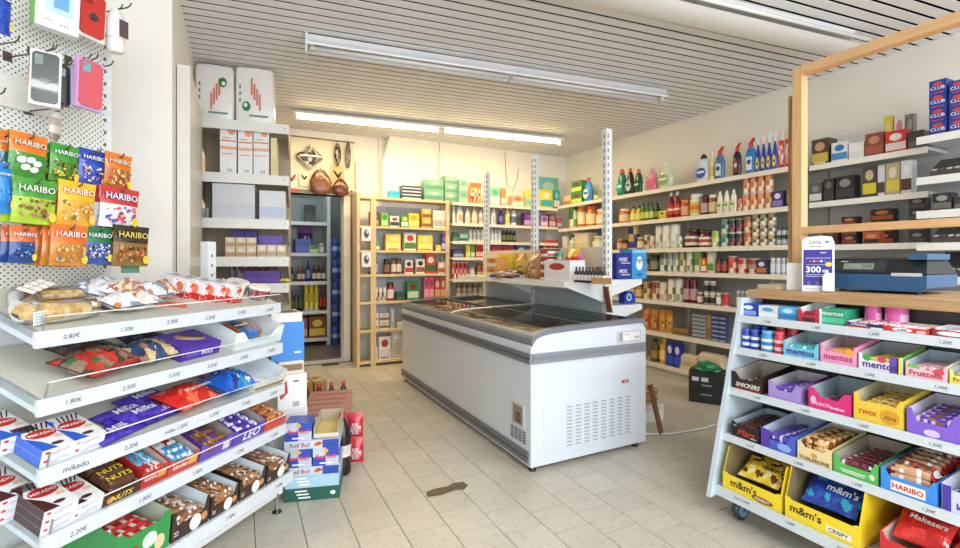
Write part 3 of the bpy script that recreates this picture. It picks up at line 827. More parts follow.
def g_box(w, d, h, c, name='carton', text=None):
    """c: body, band, mark colours"""
    w, d, h = mm(w), mm(d), mm(h)
    def f():
        m = MB().box(-w / 2, w / 2, 0, d, 0, h, c[0])
        F = (0, 0, h / 2)
        if len(c) > 1:
            m.rect(F, *FR, 0, -h * .22, w * .96, h * .34, c[1])
            m.rect((0, d / 2, h), *TP, 0, 0, w * .6, d * .5, c[1])
        if len(c) > 2: m.disc(F, *FR, 0, h * .2, w * .3, h * .17, c[2])
        if len(c) > 3: m.rect(F, *FR, 0, -h * .42, w * .7, h * .07, c[3], .001)
        if text: m.text(F, *FR, text[0], 0, h * text[2] if len(text) > 2 else h * .2, w * .84, h * .26, text[1])
        return m
    return obj(name, shared((name, w, d, h, tuple(c), str(text)), f), CARTON)
def g_can(w, d, h, c, name='tin_can', text=None):
    r, h = mm(w / 2), mm(h)
    def f():
        s = 'C9C7BE'
        m = MB(); m.lathe([(r * .94, 0, s), (r, h * .03, s), (r * .97, h * .07, c[0]), (r * .97, h * .32, c[1 % len(c)]), (r * .97, h * .62, c[2 % len(c)]), (r * .97, h * .93, s), (r, h * .97, s), (r * .94, h, 'B5B3AA')], 14)
        for band, cc in ((3, c[2 % len(c)]), (4, c[0])):          # printed picture on the front of the tin
            for k in (9, 10, 11): m.c[band * 14 + k] = lin(cc)
        for k in (10, 11): m.c[2 * 14 + k] = lin(c[1 % len(c)])
        return m
    return obj(name, shared((name, r, h, tuple(c)), f), CARTON)
def g_jar(w, d, h, c, name='jar', text=None):
    """c: contents, lid, label"""
    r, h = mm(w / 2), mm(h)
    body = obj(name, shared((name, r, h, c[0]), lambda: MB().lathe([(r * .85, 0, c[0]), (r, h * .05, c[0]), (r, h * .70, c[0]), (r * .8, h * .82, c[0]), (r * .8, h * .86, c[0])], 14)), PLASTIC)
    obj('lid', shared(('lid', r, h, c[1]), lambda: MB().lathe([(r * .88, h * .84, c[1]), (r * .9, h * .86, c[1]), (r * .9, h * .985, c[1]), (r * .85, h, c[1])], 14)), PLASTIC, body)
    if len(c) > 2: obj('label', shared(('label', r, h, tuple(c[2:])), lambda: MB().lathe([(r * 1.012, h * .14, c[2]), (r * 1.012, h * .3, c[3 % len(c)] if len(c) > 3 else c[2]), (r * 1.012, h * .48, c[2]), (r * 1.012, h * .62, c[2])], 14, None, True, False, False)), PAPER, body)
    return body
def g_bottle(w, d, h, c, name='bottle', text=None):
    """c: body, cap, label"""
    r, h = mm(w / 2), mm(h)
    body = obj(name, shared((name, r, h, c[0]), lambda: MB().lathe([(r * .9, 0, c[0]), (r, h * .03, c[0]), (r, h * .52, c[0]), (r * .92, h * .62, c[0]), (r * .45, h * .78, c[0]), (r * .34, h * .88, c[0])], 12)), PLASTIC)
    obj('cap', shared(('cap', r, h, c[1]), lambda: MB().lathe([(r * .42, h * .86, c[1]), (r * .42, h * .985, c[1]), (r * .36, h, c[1])], 10)), PLASTIC, body)
    if len(c) > 2: obj('label', shared(('label', r, h, 'b') + tuple(c[2:]), lambda: MB().lathe([(r * 1.02, h * .16, c[2]), (r * 1.02, h * .3, c[-1]), (r * 1.02, h * .38, c[2]), (r * 1.02, h * .5, c[2])], 12, None, True, False, False)), PAPER, body)
    return body
def oval(m, prof, dk, n=14):
    """lathe flattened front to back"""
    m.lathe(prof, n, Matrix.Diagonal((1, dk, 1, 1))); return m
def g_deter(w, d, h, c, name='detergent_bottle', text=None):
    """flat shouldered squeeze bottle; c: body, cap, label, print"""
    r, h = mm(w / 2), mm(h)
    body = obj(name, shared((name, r, h, c[0]), lambda: oval(MB(), [(r * .9, 0, c[0]), (r, h * .03, c[0]), (r * .98, h * .45, c[0]), (r * .84, h * .62, c[0]), (r * .72, h * .74, c[0]), (r * .4, h * .84, c[0])], .62)), PLASTIC)
    obj('cap', shared(('cap', 'd', r, h, c[1]), lambda: MB().lathe([(r * .4, h * .83, c[1]), (r * .44, h * .86, c[1]), (r * .36, h * .93, c[1]), (r * .2, h * .99, c[1]), (r * .12, h, c[1])], 10)), PLASTIC, body)
    if len(c) > 2:
        def f():
            m = MB(); F = (0, -r * .62, h * .33)
            m.disc(F, *FR, 0, 0, r * .78, h * .19, c[2], .004)
            if len(c) > 3: m.rect(F, *FR, 0, h * .03, r * 1.15, h * .08, c[3], .005)
            m.add([(x, y + r * .5, z) for x, y, z in m.v[:14]], [tuple(reversed(range(14)))], c[2])
            return m
        obj('label', shared(('label', 'd', r, h) + tuple(c[2:]), f), PAPER, body)
    return body
def g_duck(w, d, h, c, name='toilet_cleaner_bottle', text=None):
    r, h = mm(w / 2), mm(h)
    body = obj(name, shared((name, r, h, c[0]), lambda: oval(MB(), [(r * .9, 0, c[0]), (r, h * .03, c[0]), (r, h * .55, c[0]), (r * .8, h * .68, c[0]), (r * .4, h * .76, c[0])], .6)), PLASTIC)
    def cap():
        m = MB().lathe([(r * .42, h * .75, c[1]), (r * .44, h * .83, c[1]), (r * .3, h * .9, c[1])], 10)
        m.add([(-r * .3, -r * .25, h * .86), (r * .3, -r * .25, h * .86), (r * .85, -r * .18, h * .98), (r * .5, -r * .18, h), (-r * .3, r * .25, h * .86), (r * .3, r * .25, h * .86), (r * .85, r * .18, h * .98), (r * .5, r * .18, h)], [(0, 1, 2, 3), (7, 6, 5, 4), (1, 5, 6, 2), (3, 2, 6, 7), (0, 3, 7, 4)], c[1])
        return m
    obj('cap', shared(('cap', 'k', r, h, c[1]), cap), PLASTIC, body)
    obj('label', shared(('label', 'k', r, h) + tuple(c[2:]), lambda: MB().rect((0, -r * .6, h * .3), *FR, 0, 0, r * 1.1, h * .36, c[2], .002).disc((0, -r * .6, h * .3), *FR, 0, h * .04, r * .4, h * .07, c[-1], .003).box(-r * .5, r * .5, -r * .58, -r * .5, h * .13, h * .47, c[2])), PAPER, body)
    return body
def g_spray(w, d, h, c, name='spray_bottle', text=None):
    """c: body, trigger head, label"""
    r, h = mm(w / 2), mm(h)
    body = obj(name, shared((name, r, h, c[0]), lambda: oval(MB(), [(r * .9, 0, c[0]), (r, h * .03, c[0]), (r, h * .4, c[0]), (r * .6, h * .6, c[0]), (r * .34, h * .72, c[0]), (r * .34, h * .8, c[0])], .6)), PLASTIC)
    def head():
        m = MB().lathe([(r * .42, h * .76, c[1]), (r * .42, h * .84, c[1])], 10)
        m.box(-r * .95, r * .55, -r * .25, r * .25, h * .88, h, c[1]); m.box(-r * .3, r * .3, -r * .22, r * .22, h * .83, h * .9, c[1])
        m.box(-r * 1.15, -r * .95, -r * .15, r * .15, h * .91, h * .97, shade(c[1], .7))
        m.box(-r * .75, -r * .6, -r * .12, r * .12, h * .72, h * .9, shade(c[1], .8))
        return m
    obj('trigger_head', shared(('trigger_head', r, h, c[1]), head), PLASTIC, body)
    obj('label', shared(('label', 's', r, h) + tuple(c[2:]), lambda: MB().disc((0, -r * .6, h * .25), *FR, 0, 0, r * .7, h * .16, c[2], .003).rect((0, -r * .6, h * .25), *FR, 0, 0, r * .9, h * .06, c[-1], .004).box(-r * .3, r * .3, -r * .6, -r * .5, h * .15, h * .35, c[2])), PAPER, body)
    return body
def pillow(w, h, t, colf, nu=10, nv=10, seal=.12, wave=0.0, seed=0):
    """sealed bag standing in x,z, bulging along y; colf(u, v, side) gives the printed colour, u,v in 0..1"""
    rn = random.Random(seed); m = MB()
    for side in (-1, 1):
        vs = []; fs = []; cs = []
        jit = [[rn.uniform(-1, 1) for _ in range(nu + 1)] for _ in range(nv + 1)]
        for j in range(nv + 1):
            v = j / nv
            for i in range(nu + 1):
                u = i / nu
                k = max(0.0, math.sin(math.pi * u)) ** .55
                vv = min(1, max(0, (v - seal * .8) / (1 - 1.6 * seal)))
                q = max(0.0, math.sin(math.pi * vv)) ** .6
                b = t / 2 * k * q + (wave * jit[j][i] * k if 0 < v < 1 else wave * .5 * (1 if i % 2 else -1) * 0)
                vs.append(((u - .5) * w * (1 - .05 * q), side * max(b, .0015), v * h))
        for j in range(nv):
            for i in range(nu):
                a = j * (nu + 1) + i; q4 = (a, a + 1, a + nu + 2, a + nu + 1)
                fs.append(q4 if side < 0 else tuple(reversed(q4))); cs.append(colf((i + .5) / nu, (j + .5) / nv, side))
        m.add(vs, fs, cs, None, True)
    return m
def g_bag(w, d, h, c, name='bag', text=None):
    """standing pillow bag; c: body, top band, spot, second spot"""
    w, h = mm(w), mm(h); d = mm(d)
    def f():
        def cf(u, v, s):
            if v > .72: return c[1 % len(c)]
            if len(c) > 2 and ((u - .5) / .36) ** 2 + ((v - .36) / .26) ** 2 < 1: return c[2] if len(c) < 4 or (int(u * 10) + int(v * 10)) % 2 else c[3]
            return c[0]
        m = pillow(w, h, d, cf, 8, 8, .1, .002, 1)
        m.v = [(x, y + d / 2, z) for x, y, z in m.v]
        if text: m.text((0, -.001, h * .8), *FR, text[0], 0, 0, w * .8, h * .16, text[1])
        return m
    return obj(name, shared((name, w, d, h, tuple(c), str(text)), f), FOIL)
def g_paper(w, d, h, c, name='paper_packet', text=None):
    """flour style packet with folded top"""
    w, d, h = mm(w), mm(d), mm(h)
    def f():
        m = MB().add([(-w / 2, 0, 0), (w / 2, 0, 0), (w / 2, d, 0), (-w / 2, d, 0), (-w / 2, .004, h * .86), (w / 2, .004, h * .86), (w / 2, d, h * .86), (-w / 2, d, h * .86), (-w * .45, d * .35, h), (w * .45, d * .35, h), (w * .45, d * .65, h), (-w * .45, d * .65, h)],
                     [(0, 3, 2, 1), (0, 1, 5, 4), (1, 2, 6, 5), (2, 3, 7, 6), (3, 0, 4, 7), (4, 5, 9, 8), (5, 6, 10, 9), (6, 7, 11, 10), (7, 4, 8, 11), (8, 9, 10, 11)], c[0])
        if len(c) > 1: m.rect((0, .002, h * .42), *FR, 0, 0, w * .6, h * .3, c[1], .001)
        if len(c) > 2: m.disc((0, .002, h * .42), *FR, 0, 0, w * .18, h * .1, c[2], .002)
        return m
    return obj(name, shared((name, w, d, h, tuple(c)), f), PAPER)
KINDS_ = {'box': (g_box, 'carton', 'box'), 'can': (g_can, 'tin_can', 'can'), 'jar': (g_jar, 'jar', 'jar'), 'bottle': (g_bottle, 'bottle', 'bottle'), 'deter': (g_deter, 'detergent_bottle', 'bottle'),
          'duck': (g_duck, 'toilet_cleaner_bottle', 'bottle'), 'spray': (g_spray, 'spray_bottle', 'bottle'), 'bag': (g_bag, 'bag', 'bag'), 'paper': (g_paper, 'paper_packet', 'packet')}
SEEN_LABELS = {}
ORD = ['', 'second ', 'third ', 'fourth ', 'fifth ', 'sixth ', 'seventh ', 'eighth ', 'ninth ', 'tenth ', 'eleventh ', 'twelfth ', 'thirteenth ', 'fourteenth ', 'fifteenth ', 'sixteenth ']
def uniq(desc, where):
    k = SEEN_LABELS.get((desc, where), 0); SEEN_LABELS[(desc, where)] = k + 1
    if k: print('DUP LABEL', desc, where)
    return desc
PLACE = {1: ['front one'], 2: ['left one', 'right one'], 3: ['left one', 'middle one', 'right one']}
for n_ in range(4, 16): PLACE[n_] = ['leftmost'] + [ORD[k] + 'from left' for k in range(1, n_ - 1)] + ['rightmost']
LAYER = {2: ['lower layer', 'upper layer'], 3: ['bottom layer', 'middle layer', 'top layer']}
for n_ in range(4, 12): LAYER[n_] = ['bottom layer'] + [ORD[k] + 'layer up' for k in range(1, n_ - 1)] + ['top layer']
ALL_LABELS = {}
def put_label(o, desc, suf, where, cat, group=None):
    lab = desc + (', ' + ', '.join(suf) if suf else '') + (', ' + where if where else '')
    n = len(lab.replace(',', '').split())
    if n > 16: print('LONG LABEL %d: %s' % (n, lab))
    ALL_LABELS[lab] = ALL_LABELS.get(lab, 0) + 1
    tag(o, lab, cat, group)
def goods(shelf, where, rows, q0=.03, stack=1):
    """rows: (left px, right px, top py, kind, what it looks like, colours[, count[, options]]) measured in the photograph;
    turned into true widths and heights on the shelf"""
    for r in rows:
        x0, x1, yt, kind, desc, c = r[:6]
        n = r[6] if len(r) > 6 else 1
        op = r[7] if len(r) > 7 else {}
        q = op.get('q', q0)
        sa, sb = shelf.s_at(x0, q), shelf.s_at(x1, q)
        fn, nm, cat = KINDS_[kind]
        nm = op.get('name', nm); cat = op.get('cat', cat)
        rowsN = op.get('rows', 1)
        w = (sb - sa) / n
        sm = (sa + sb) / 2
        h = max(.02, shelf.h_at(yt, sm, q)) / rowsN
        h = h * op.get('hk', 1)
        ww = w * .94
        round_ = kind in ('can', 'jar', 'bottle')
        d = op.get('d', min(ww * (.6 if kind == 'box' else .7), .2))
        if kind in ('deter', 'duck', 'spray'): d = ww * .6
        if round_: d = ww
        base = None
        if n == 1 and rowsN == 1: desc = uniq(desc, where)
        for j in range(rowsN):
            for k in range(n):
                s = sa + w * (k + .5)
                if base is None:
                    o = fn(ww, d, h, c, nm, op.get('text')); base = o
                else:
                    o = copy_tree(base)
                jit = op.get('yaw', random.uniform(-.03, .03))
                o.matrix_world = shelf.M(s, q + (d / 2 if round_ or kind in ('deter', 'duck', 'spray') else 0), j * h + .0006, jit)
                suf = []
                if n > 1: suf.append(PLACE[n][k])
                if rowsN > 1: suf.append(LAYER[rowsN][j])
                put_label(o, desc, suf, where, cat)
                if n * rowsN > 1: o['group'] = (desc + ' ' + where)[:70]
                elif 'group' in op: o['group'] = op['group']
# ------------------------------------------------------------------ goods on the right wall shelving
W1 = 'right wall top shelf'
goods(RS[0], W1, [
    (563, 571, 196, 'box', 'small beige soap carton', ['E4D2A8', 'B98A4A']),
    (571, 582, 181, 'box', 'bright green washing powder box', ['3FA03A', 'D9E86A', '8A2E6A'], 1, {'rows': 2}),
    (582, 590, 177, 'deter', 'blue bottle with a pink cap', ['3C9BE0', 'E05A6A', 'E8F2FA', '2A5FB0']),
    (592, 597, 190, 'bottle', 'olive slim bottle', ['8A8A4A', 'D8D2B0', 'E8E4C8']),
    (597, 604, 180, 'deter', 'pale grey green bottle behind the slotted upright', ['C4CDB4', 'F0F0E4', '8FA07A']),
    (615, 624, 168.6, 'deter', 'teal washing up bottle with orange cap', ['1E8C78', 'E8643A', '2FB09A', 'E8F4EE']),
    (624.5, 632, 167.5, 'deter', 'black washing up bottle with orange cap', ['2A2C2E', 'E8643A', 'C8CCCE', '3A7A5A']),
    (632.5, 640.5, 168.6, 'deter', 'dark green washing up bottle with orange cap', ['1C5A3A', 'E8643A', '143E2A', 'BFE0CE']),
    (641, 646, 179, 'bottle', 'slim cream bottle', ['E0DCC4', 'F2F0E4', 'C9D2A8']),
    (646, 655, 167, 'deter', 'pink fabric softener bottle', ['F08FB4', 'F4A8C4', 'E86A9A']),
    (655.5, 670.5, 161.6, 'deter', 'wide clear bottle of green white liquid', ['DCE4C8', 'E8ECE0', '8FB060', 'F4F6EC']),
    (694, 708, 154, 'deter', 'white bottle with dark blue cap and blue label', ['E9EDEE', '24304A', '2F62B8', 'F0F4FA']),
    (708.5, 713, 152, 'bottle', 'narrow pale yellow bottle', ['EDE6B4', 'F4F0D0', 'D8C86A']),
    (713, 723, 146.7, 'duck', 'steel blue toilet cleaner with red nozzle cap', ['4A7FA8', 'D83A2E', 'DCE8F0', '24548A']),
    (731, 740, 143, 'duck', 'black toilet cleaner with red cap', ['2A2628', 'D83A2E', '8A3A3E', 'E8E0D8']),
    (743.5, 754.5, 138, 'duck', 'bright blue cleaner with red cap and white stripe', ['2E86C8', 'D83A2E', 'E4F0FA', '1E5AA0']),
    (754.5, 777, 134, 'spray', 'royal blue spray bottle with white trigger', ['2340A8', 'E9ECF0', 'F0D84A', '2E58C8'], 4),
    (777, 790, 130, 'bag', 'red and white cleaning wipes refill pack', ['D8362E', 'E8DCD4', 'F4F0EA', 'D8362E'], 2, {'name': 'wipes_pack', 'cat': 'packet'})], q0=.05)
W2 = 'right wall second shelf'
goods(RS[1], W2, [
    (566, 574, 200, 'can', 'green striped tin', ['6FA83A', 'E4E8C8', '3A7A3A']),
    (575, 582, 203, 'jar', 'orange spice jar', ['D8843A', 'E8D8A8', 'F0E4C0']),
    (583, 592, 206, 'jar', 'honey coloured jar', ['C98A3A', 'D84A3A', 'F0DCB0']),
    (593, 603, 209, 'jar', 'peach coloured jar', ['E09A5A', 'F0E8D8', 'F4E4C8']),
    (616, 626, 209, 'jar', 'orange sauce jar with cream lid', ['D8783A', 'EADCBC', 'F0D8B0']),
    (628.5, 639.5, 206, 'bottle', 'yellow mustard bottle with dark cap', ['E4C83A', '2E3A2A', 'F4E88A'], 2),
    (639.5, 652.5, 203, 'bottle', 'small green oil bottle', ['4A7A2E', '1E3A1E', 'D8D86A'], 3),
    (653, 658, 203, 'bottle', 'very dark vinegar bottle', ['2A2A1E', '1E1E1A', '8A9A3A']),
    (658.5, 665.5, 211, 'box', 'low yellow box', ['F0D83A', 'D8B82A', '4A8A3A']),
    (665.7, 678, 192, 'bottle', 'red ketchup bottle', ['9A1E1E', 'E8E4DC', 'D84A3A', 'F0E8D8'], 2),
    (678.5, 686.5, 200, 'jar', 'brick red sauce jar', ['C8583A', 'E0842A', 'E8B088']),
    (686.5, 698.5, 194, 'jar', 'large pale mayonnaise jar with yellow label', ['EFE9CF', 'F4F0E0', 'D8C84A', 'E87A3A']),
    (698.5, 706, 195.5, 'jar', 'dark red jam jar', ['6A1E20', '3A2020', 'C8A8A0']),
    (706.5, 715, 194.5, 'jar', 'brown spread jar with white lid', ['8A5A34', 'EDE4D4', 'E0C89A']),
    (715.5, 736, 190, 'deter', 'white squeeze mayonnaise bottle', ['F2EFDC', 'F4F2E6', 'E0E4B8', '7A9A3A'], 3, {'name': 'sauce_bottle'}),
    (736.5, 741, 199, 'can', 'slim orange tin', ['E08A4A', 'F0E0C8', 'D86A3A']),
    (741, 771, 175, 'can', 'orange and white vegetable tin', ['E8A070', 'F4E8D8', 'D87A3A'], 4, {'rows': 2}),
    (772, 783, 191, 'box', 'dark purple box with white print', ['3E2E6A', '8A7ABF', 'E8E4F0']),
    (785.5, 791.5, 186, 'jar', 'dark grey jar', ['4A4A48', '2A2A2A', '9A9A94'])], q0=.05)
W3 = 'right wall third shelf'
goods(RS[2], W3, [
    (560, 566, 236, 'can', 'small white tin', ['E8E4DC', 'C8D0D8', 'E4E0D4']),
    (567, 573, 235, 'bottle', 'small green topped shaker', ['E4E8D8', '3A7A3A', 'C8D8A8']),
    (574, 588, 233, 'box', 'wide cream carton', ['E8DCC0', 'D8C8A0']),
    (589, 600, 236, 'jar', 'pale jar of vegetables', ['C8C08A', 'D8D4C8', 'E8E4D0']),
    (615, 621, 239, 'jar', 'russet jar', ['A8583A', 'C88A3A', 'E0B890']),
    (621, 625.6, 240, 'jar', 'dark brown jar', ['6A3A2A', '3A2A20', 'C89A6A']),
    (625.6, 634.5, 225, 'can', 'tall navy blue tin', ['1E2A6A', '2E3A8A', 'C8A84A']),
    (635, 641.5, 237, 'jar', 'amber jar', ['B8783A', 'D8C8A8', 'E8D8B8']),
    (642, 648, 235, 'can', 'brown topped tin', ['D8C8A8', 'C8B088', '6A4A34']),
    (648, 653, 236, 'can', 'buff tin', ['E0D0B0', 'B89868', 'E0D8C0']),
    (653.5, 660, 226, 'can', 'tall white tin of flowers', ['E8E4D8', 'A8B890', 'F0ECE0']),
    (660, 676.5, 224.5, 'can', 'white vegetable tin', ['EFEBE0', 'D4D8C0', 'F4F0E6'], 2),
    (676.5, 680.5, 236, 'can', 'small white and green tin', ['F0F0E8', '8AB07A', 'F0F0E8']),
    (681, 695, 229, 'jar', 'wide dark cherry jar with brown lid', ['5A2420', '4A3A30', 'E8E0D4', '8A3A34']),
    (695, 709, 230.5, 'jar', 'wide plum red jar with white label', ['7A2A28', '3A2A26', 'F0E8DC', 'B84A40']),
    (709.5, 717, 231, 'can', 'lime green tin', ['9AB84A', 'E8ECC8', 'C8D86A']),
    (718.5, 727, 219.5, 'can', 'teal lidded tin', ['6AA08A', 'D8DCC8', '2E7A6A'], 1, {'rows': 2}),
    (727.5, 741, 219, 'can', 'dark pink and black tin', ['2E3A34', 'B84A6A', '3A4A44'], 2, {'rows': 2}),
    (742, 749.5, 217, 'can', 'orange rimmed tin', ['B8683A', 'E8D8B8', 'C87A4A'], 1, {'rows': 2}),
    (750, 774, 214, 'can', 'gold and white tin', ['C8A85A', 'F0ECE0', '6A6A64'], 3, {'rows': 3}),
    (775.5, 791, 227, 'jar', 'small dark glass jar', ['4A5A5A', '2A2E30', 'B8C4C4'], 3, {'rows': 2})], q0=.05)
W4 = 'right wall fourth shelf'
goods(RS[3], W4, [
    (642, 647, 259, 'jar', 'dim amber jar', ['8A5A2E', '3A2E24', 'C8A070']),
    (647.5, 656, 255, 'jar', 'black lidded jar', ['3A3A34', '1E1E1E', '8A8A7A']),
    (657, 665, 251, 'can', 'two tone green tin', ['4A6A4A', 'D8DCC8', '8AA07A']),
    (665.5, 677, 252, 'can', 'grey green tin', ['8A9A8A', 'E4E4D8', 'A8B0A0'], 2),
    (677.5, 684, 252, 'can', 'straw coloured tin', ['C8B87A', 'E8E4C8', '7A8A4A']),
    (684.5, 691, 251, 'can', 'cream and olive tin', ['E0DCC0', '9AA05A', 'E8E4D0']),
    (691, 700.5, 250, 'can', 'broad tin of green peas', ['8AA84A', 'E4E8D0', '5A8A3A']),
    (700.5, 706.5, 258, 'box', 'small red and white carton', ['D84A3A', 'F0E8E0', 'F0D84A']),
    (707, 714, 252, 'box', 'green topped carton', ['D8D8C0', '5AA03A', 'E8E4D0']),
    (714.5, 725.5, 258.5, 'jar', 'dark crimson jar', ['6A2424', '2A2020', 'A85A50'], 2),
    (726, 734.5, 256, 'can', 'orange red tin', ['D8683A', 'F0D8C0', 'C84A2E']),
    (735, 745, 258.5, 'can', 'tin with a red label', ['C83A34', 'E8D8C8', 'D8B8A0']),
    (745, 756, 258.5, 'can', 'tin with a brown red label', ['A8483A', 'E0C8B0', 'C88A6A']),
    (756, 767, 260, 'box', 'navy and orange carton', ['24386A', 'D8783A', 'E8E0D8']),
    (769, 780, 258, 'jar', 'small clear jar with white lid', ['C8D0D0', 'E8E8E4', 'E0E4E4'], 2),
    (780, 790, 258, 'jar', 'grey blue glass jar', ['A8B8BC', 'C8CCCC', 'E0E4E8'], 2)], q0=.05)
W5 = 'right wall fifth shelf'
goods(RS[4], W5, [
    (618, 626, 286, 'jar', 'dim olive jar', ['6A6A3A', '4A3A2A', 'B8B08A']),
    (627, 640, 284, 'jar', 'ochre jar', ['A8782E', '7A5A2A', 'D8C088'], 2),
    (641, 648, 282, 'can', 'tall gold tin', ['C8A04A', 'E8D8A8', '8A6A2E']),
    (649, 657, 281, 'can', 'red brown striped tin', ['8A4A34', 'E0D0B8', 'A86A4A']),
    (657, 665, 282, 'can', 'cream tin', ['E4D8BC', 'C8B88A', 'E8E0CC']),
    (665.7, 673, 279, 'can', 'white tin with brown band', ['EDE8DC', 'A8785A', 'F0ECE4']),
    (673, 681, 278.5, 'can', 'white tin with green band', ['EDE8DC', '8AA07A', 'F0ECE4']),
    (681.5, 695, 280, 'jar', 'tall burgundy jar', ['5A1E28', '8A2E38', 'C89AA0'], 2),
    (695.5, 701.5, 292, 'jar', 'short brown jar', ['7A4A34', 'C8C0B4', 'E0D4C4']),
    (702, 714, 281, 'jar', 'white lidded jar', ['B8A890', 'E8E4DC', '3A3434'], 2, {'rows': 2}),
    (714.5, 720, 293, 'jar', 'pale grey jar', ['A8A8A0', 'D8D8D4', 'E8E8E4']),
    (720.5, 727, 293, 'can', 'plain scarlet tin', ['C83A2E', 'D84A3A', 'C83A2E']),
    (735, 752, 291, 'jar', 'small steel lidded jar', ['9A9088', 'C4C4C0', 'D8D4CC'], 4)], q0=.05)
W6 = 'right wall sixth shelf'
goods(RS[5], W6, [
    (640, 656, 309, 'bag', 'orange bag of pasta', ['C8682A', 'D8883A', 'E8C05A', 'A84A24'], 2),
    (657, 671, 310, 'bag', 'golden bag of noodles', ['D89A3A', 'C87A2E', 'E8C87A', 'B8682A'], 2),
    (672, 688, 328, 'box', 'flat cardboard tray', ['9A7A54', '7A5E3E']),
    (692, 706, 315, 'box', 'thin grey sardine tin box', ['A8B0B8', '4A5A6A'], 2, {'rows': 6}),
    (706.5, 711, 315, 'box', 'brown cardboard upright', ['A88A64', '8A6E4C']),
    (711.5, 726, 315, 'box', 'thin dark blue fish tin box', ['3A4A7A', 'A8B4CC'], 2, {'rows': 6})], q0=.05)
W7 = 'right wall bottom shelf'
goods(RS[6], W7, [
    (648, 656, 339, 'bottle', 'dark oil bottle', ['6A4A1E', '3A2A1E', 'A8883A']),
    (657, 665.5, 337, 'bottle', 'yellow cooking oil bottle', ['D8A83A', 'E8C83A', 'F0DC8A']),
    (666, 681, 343, 'box', 'royal blue salt packet', ['24389A', '3A58C8', 'E8E4F0'], 2),
    (682, 692, 342, 'box', 'plain white carton', ['E8E0D0', 'F0ECE0', 'C8B89A'], 1, {'q': .14}),
    (679, 697, 355, 'paper', 'cream paper flour packet lying by the blue salt', ['E0CCA8', 'D4BC94', 'C8A87A'], 1, {'d': .12}),
    (697.5, 721, 354, 'paper', 'wide cream paper flour packet', ['E4D2B0', 'D8C49C', 'C8A87A'], 1, {'d': .12})], q0=.03)
# ------------------------------------------------------------------ bars, trays, bags
def bar_mesh(l, w, t, c, key='bar', text=None):
    """flow wrapped bar lying along x; c: ends, body, stripe"""
    l, w, t = mm(l), mm(w), mm(t)
    def f():
        rq = random.Random(str((l, w, c)))
        xs = [-.5, -.44, -.40] + [-.4 + .8 * i / 9 for i in range(1, 9)] + [.40, .44, .5]
        ks = [.08, .12, .8] + [1 + (0 if text else rq.uniform(-.08, .08)) for _ in range(8)] + [.8, .12, .08]
        N = len(xs)
        def seg(i):
            if i < 2 or i > N - 4: return c[0]
            return rq.choice([c[1], c[1], c[1], c[2 % len(c)], c[3 % len(c)], shade(c[1], .75)])
        m = MB(); vs = []
        for x, k in zip(xs, ks):
            for a, b in ((-.5, .05), (-.5, .6 * k), (-.3, .98 * k), (.3, .98 * k), (.5, .6 * k), (.5, .05)):
                vs.append((x * l, a * w, b * t if k > .2 else (.05 if b < .1 else .05 + b) * t))
        fs = []; cc = []
        for i in range(N - 1):
            for j in range(6):
                fs.append((i * 6 + j, i * 6 + (j + 1) % 6, (i + 1) * 6 + (j + 1) % 6, (i + 1) * 6 + j)); cc.append(seg(i) if not text else (c[0] if i < 2 or i > N - 4 else c[1]))
        m.add(vs, [tuple(reversed(q)) for q in fs], cc)
        if text: m.text((0, 0, t * .98), *TP, text[0], 0, 0, l * .8, w * .8, text[1], .0008, .02, .1)
        m.add(vs[:6], [tuple(range(6))], c[0]); m.add(vs[-6:], [tuple(reversed(range(6)))], c[0])
        return m
    return shared((key, l, w, t, tuple(c), str(text)), f)
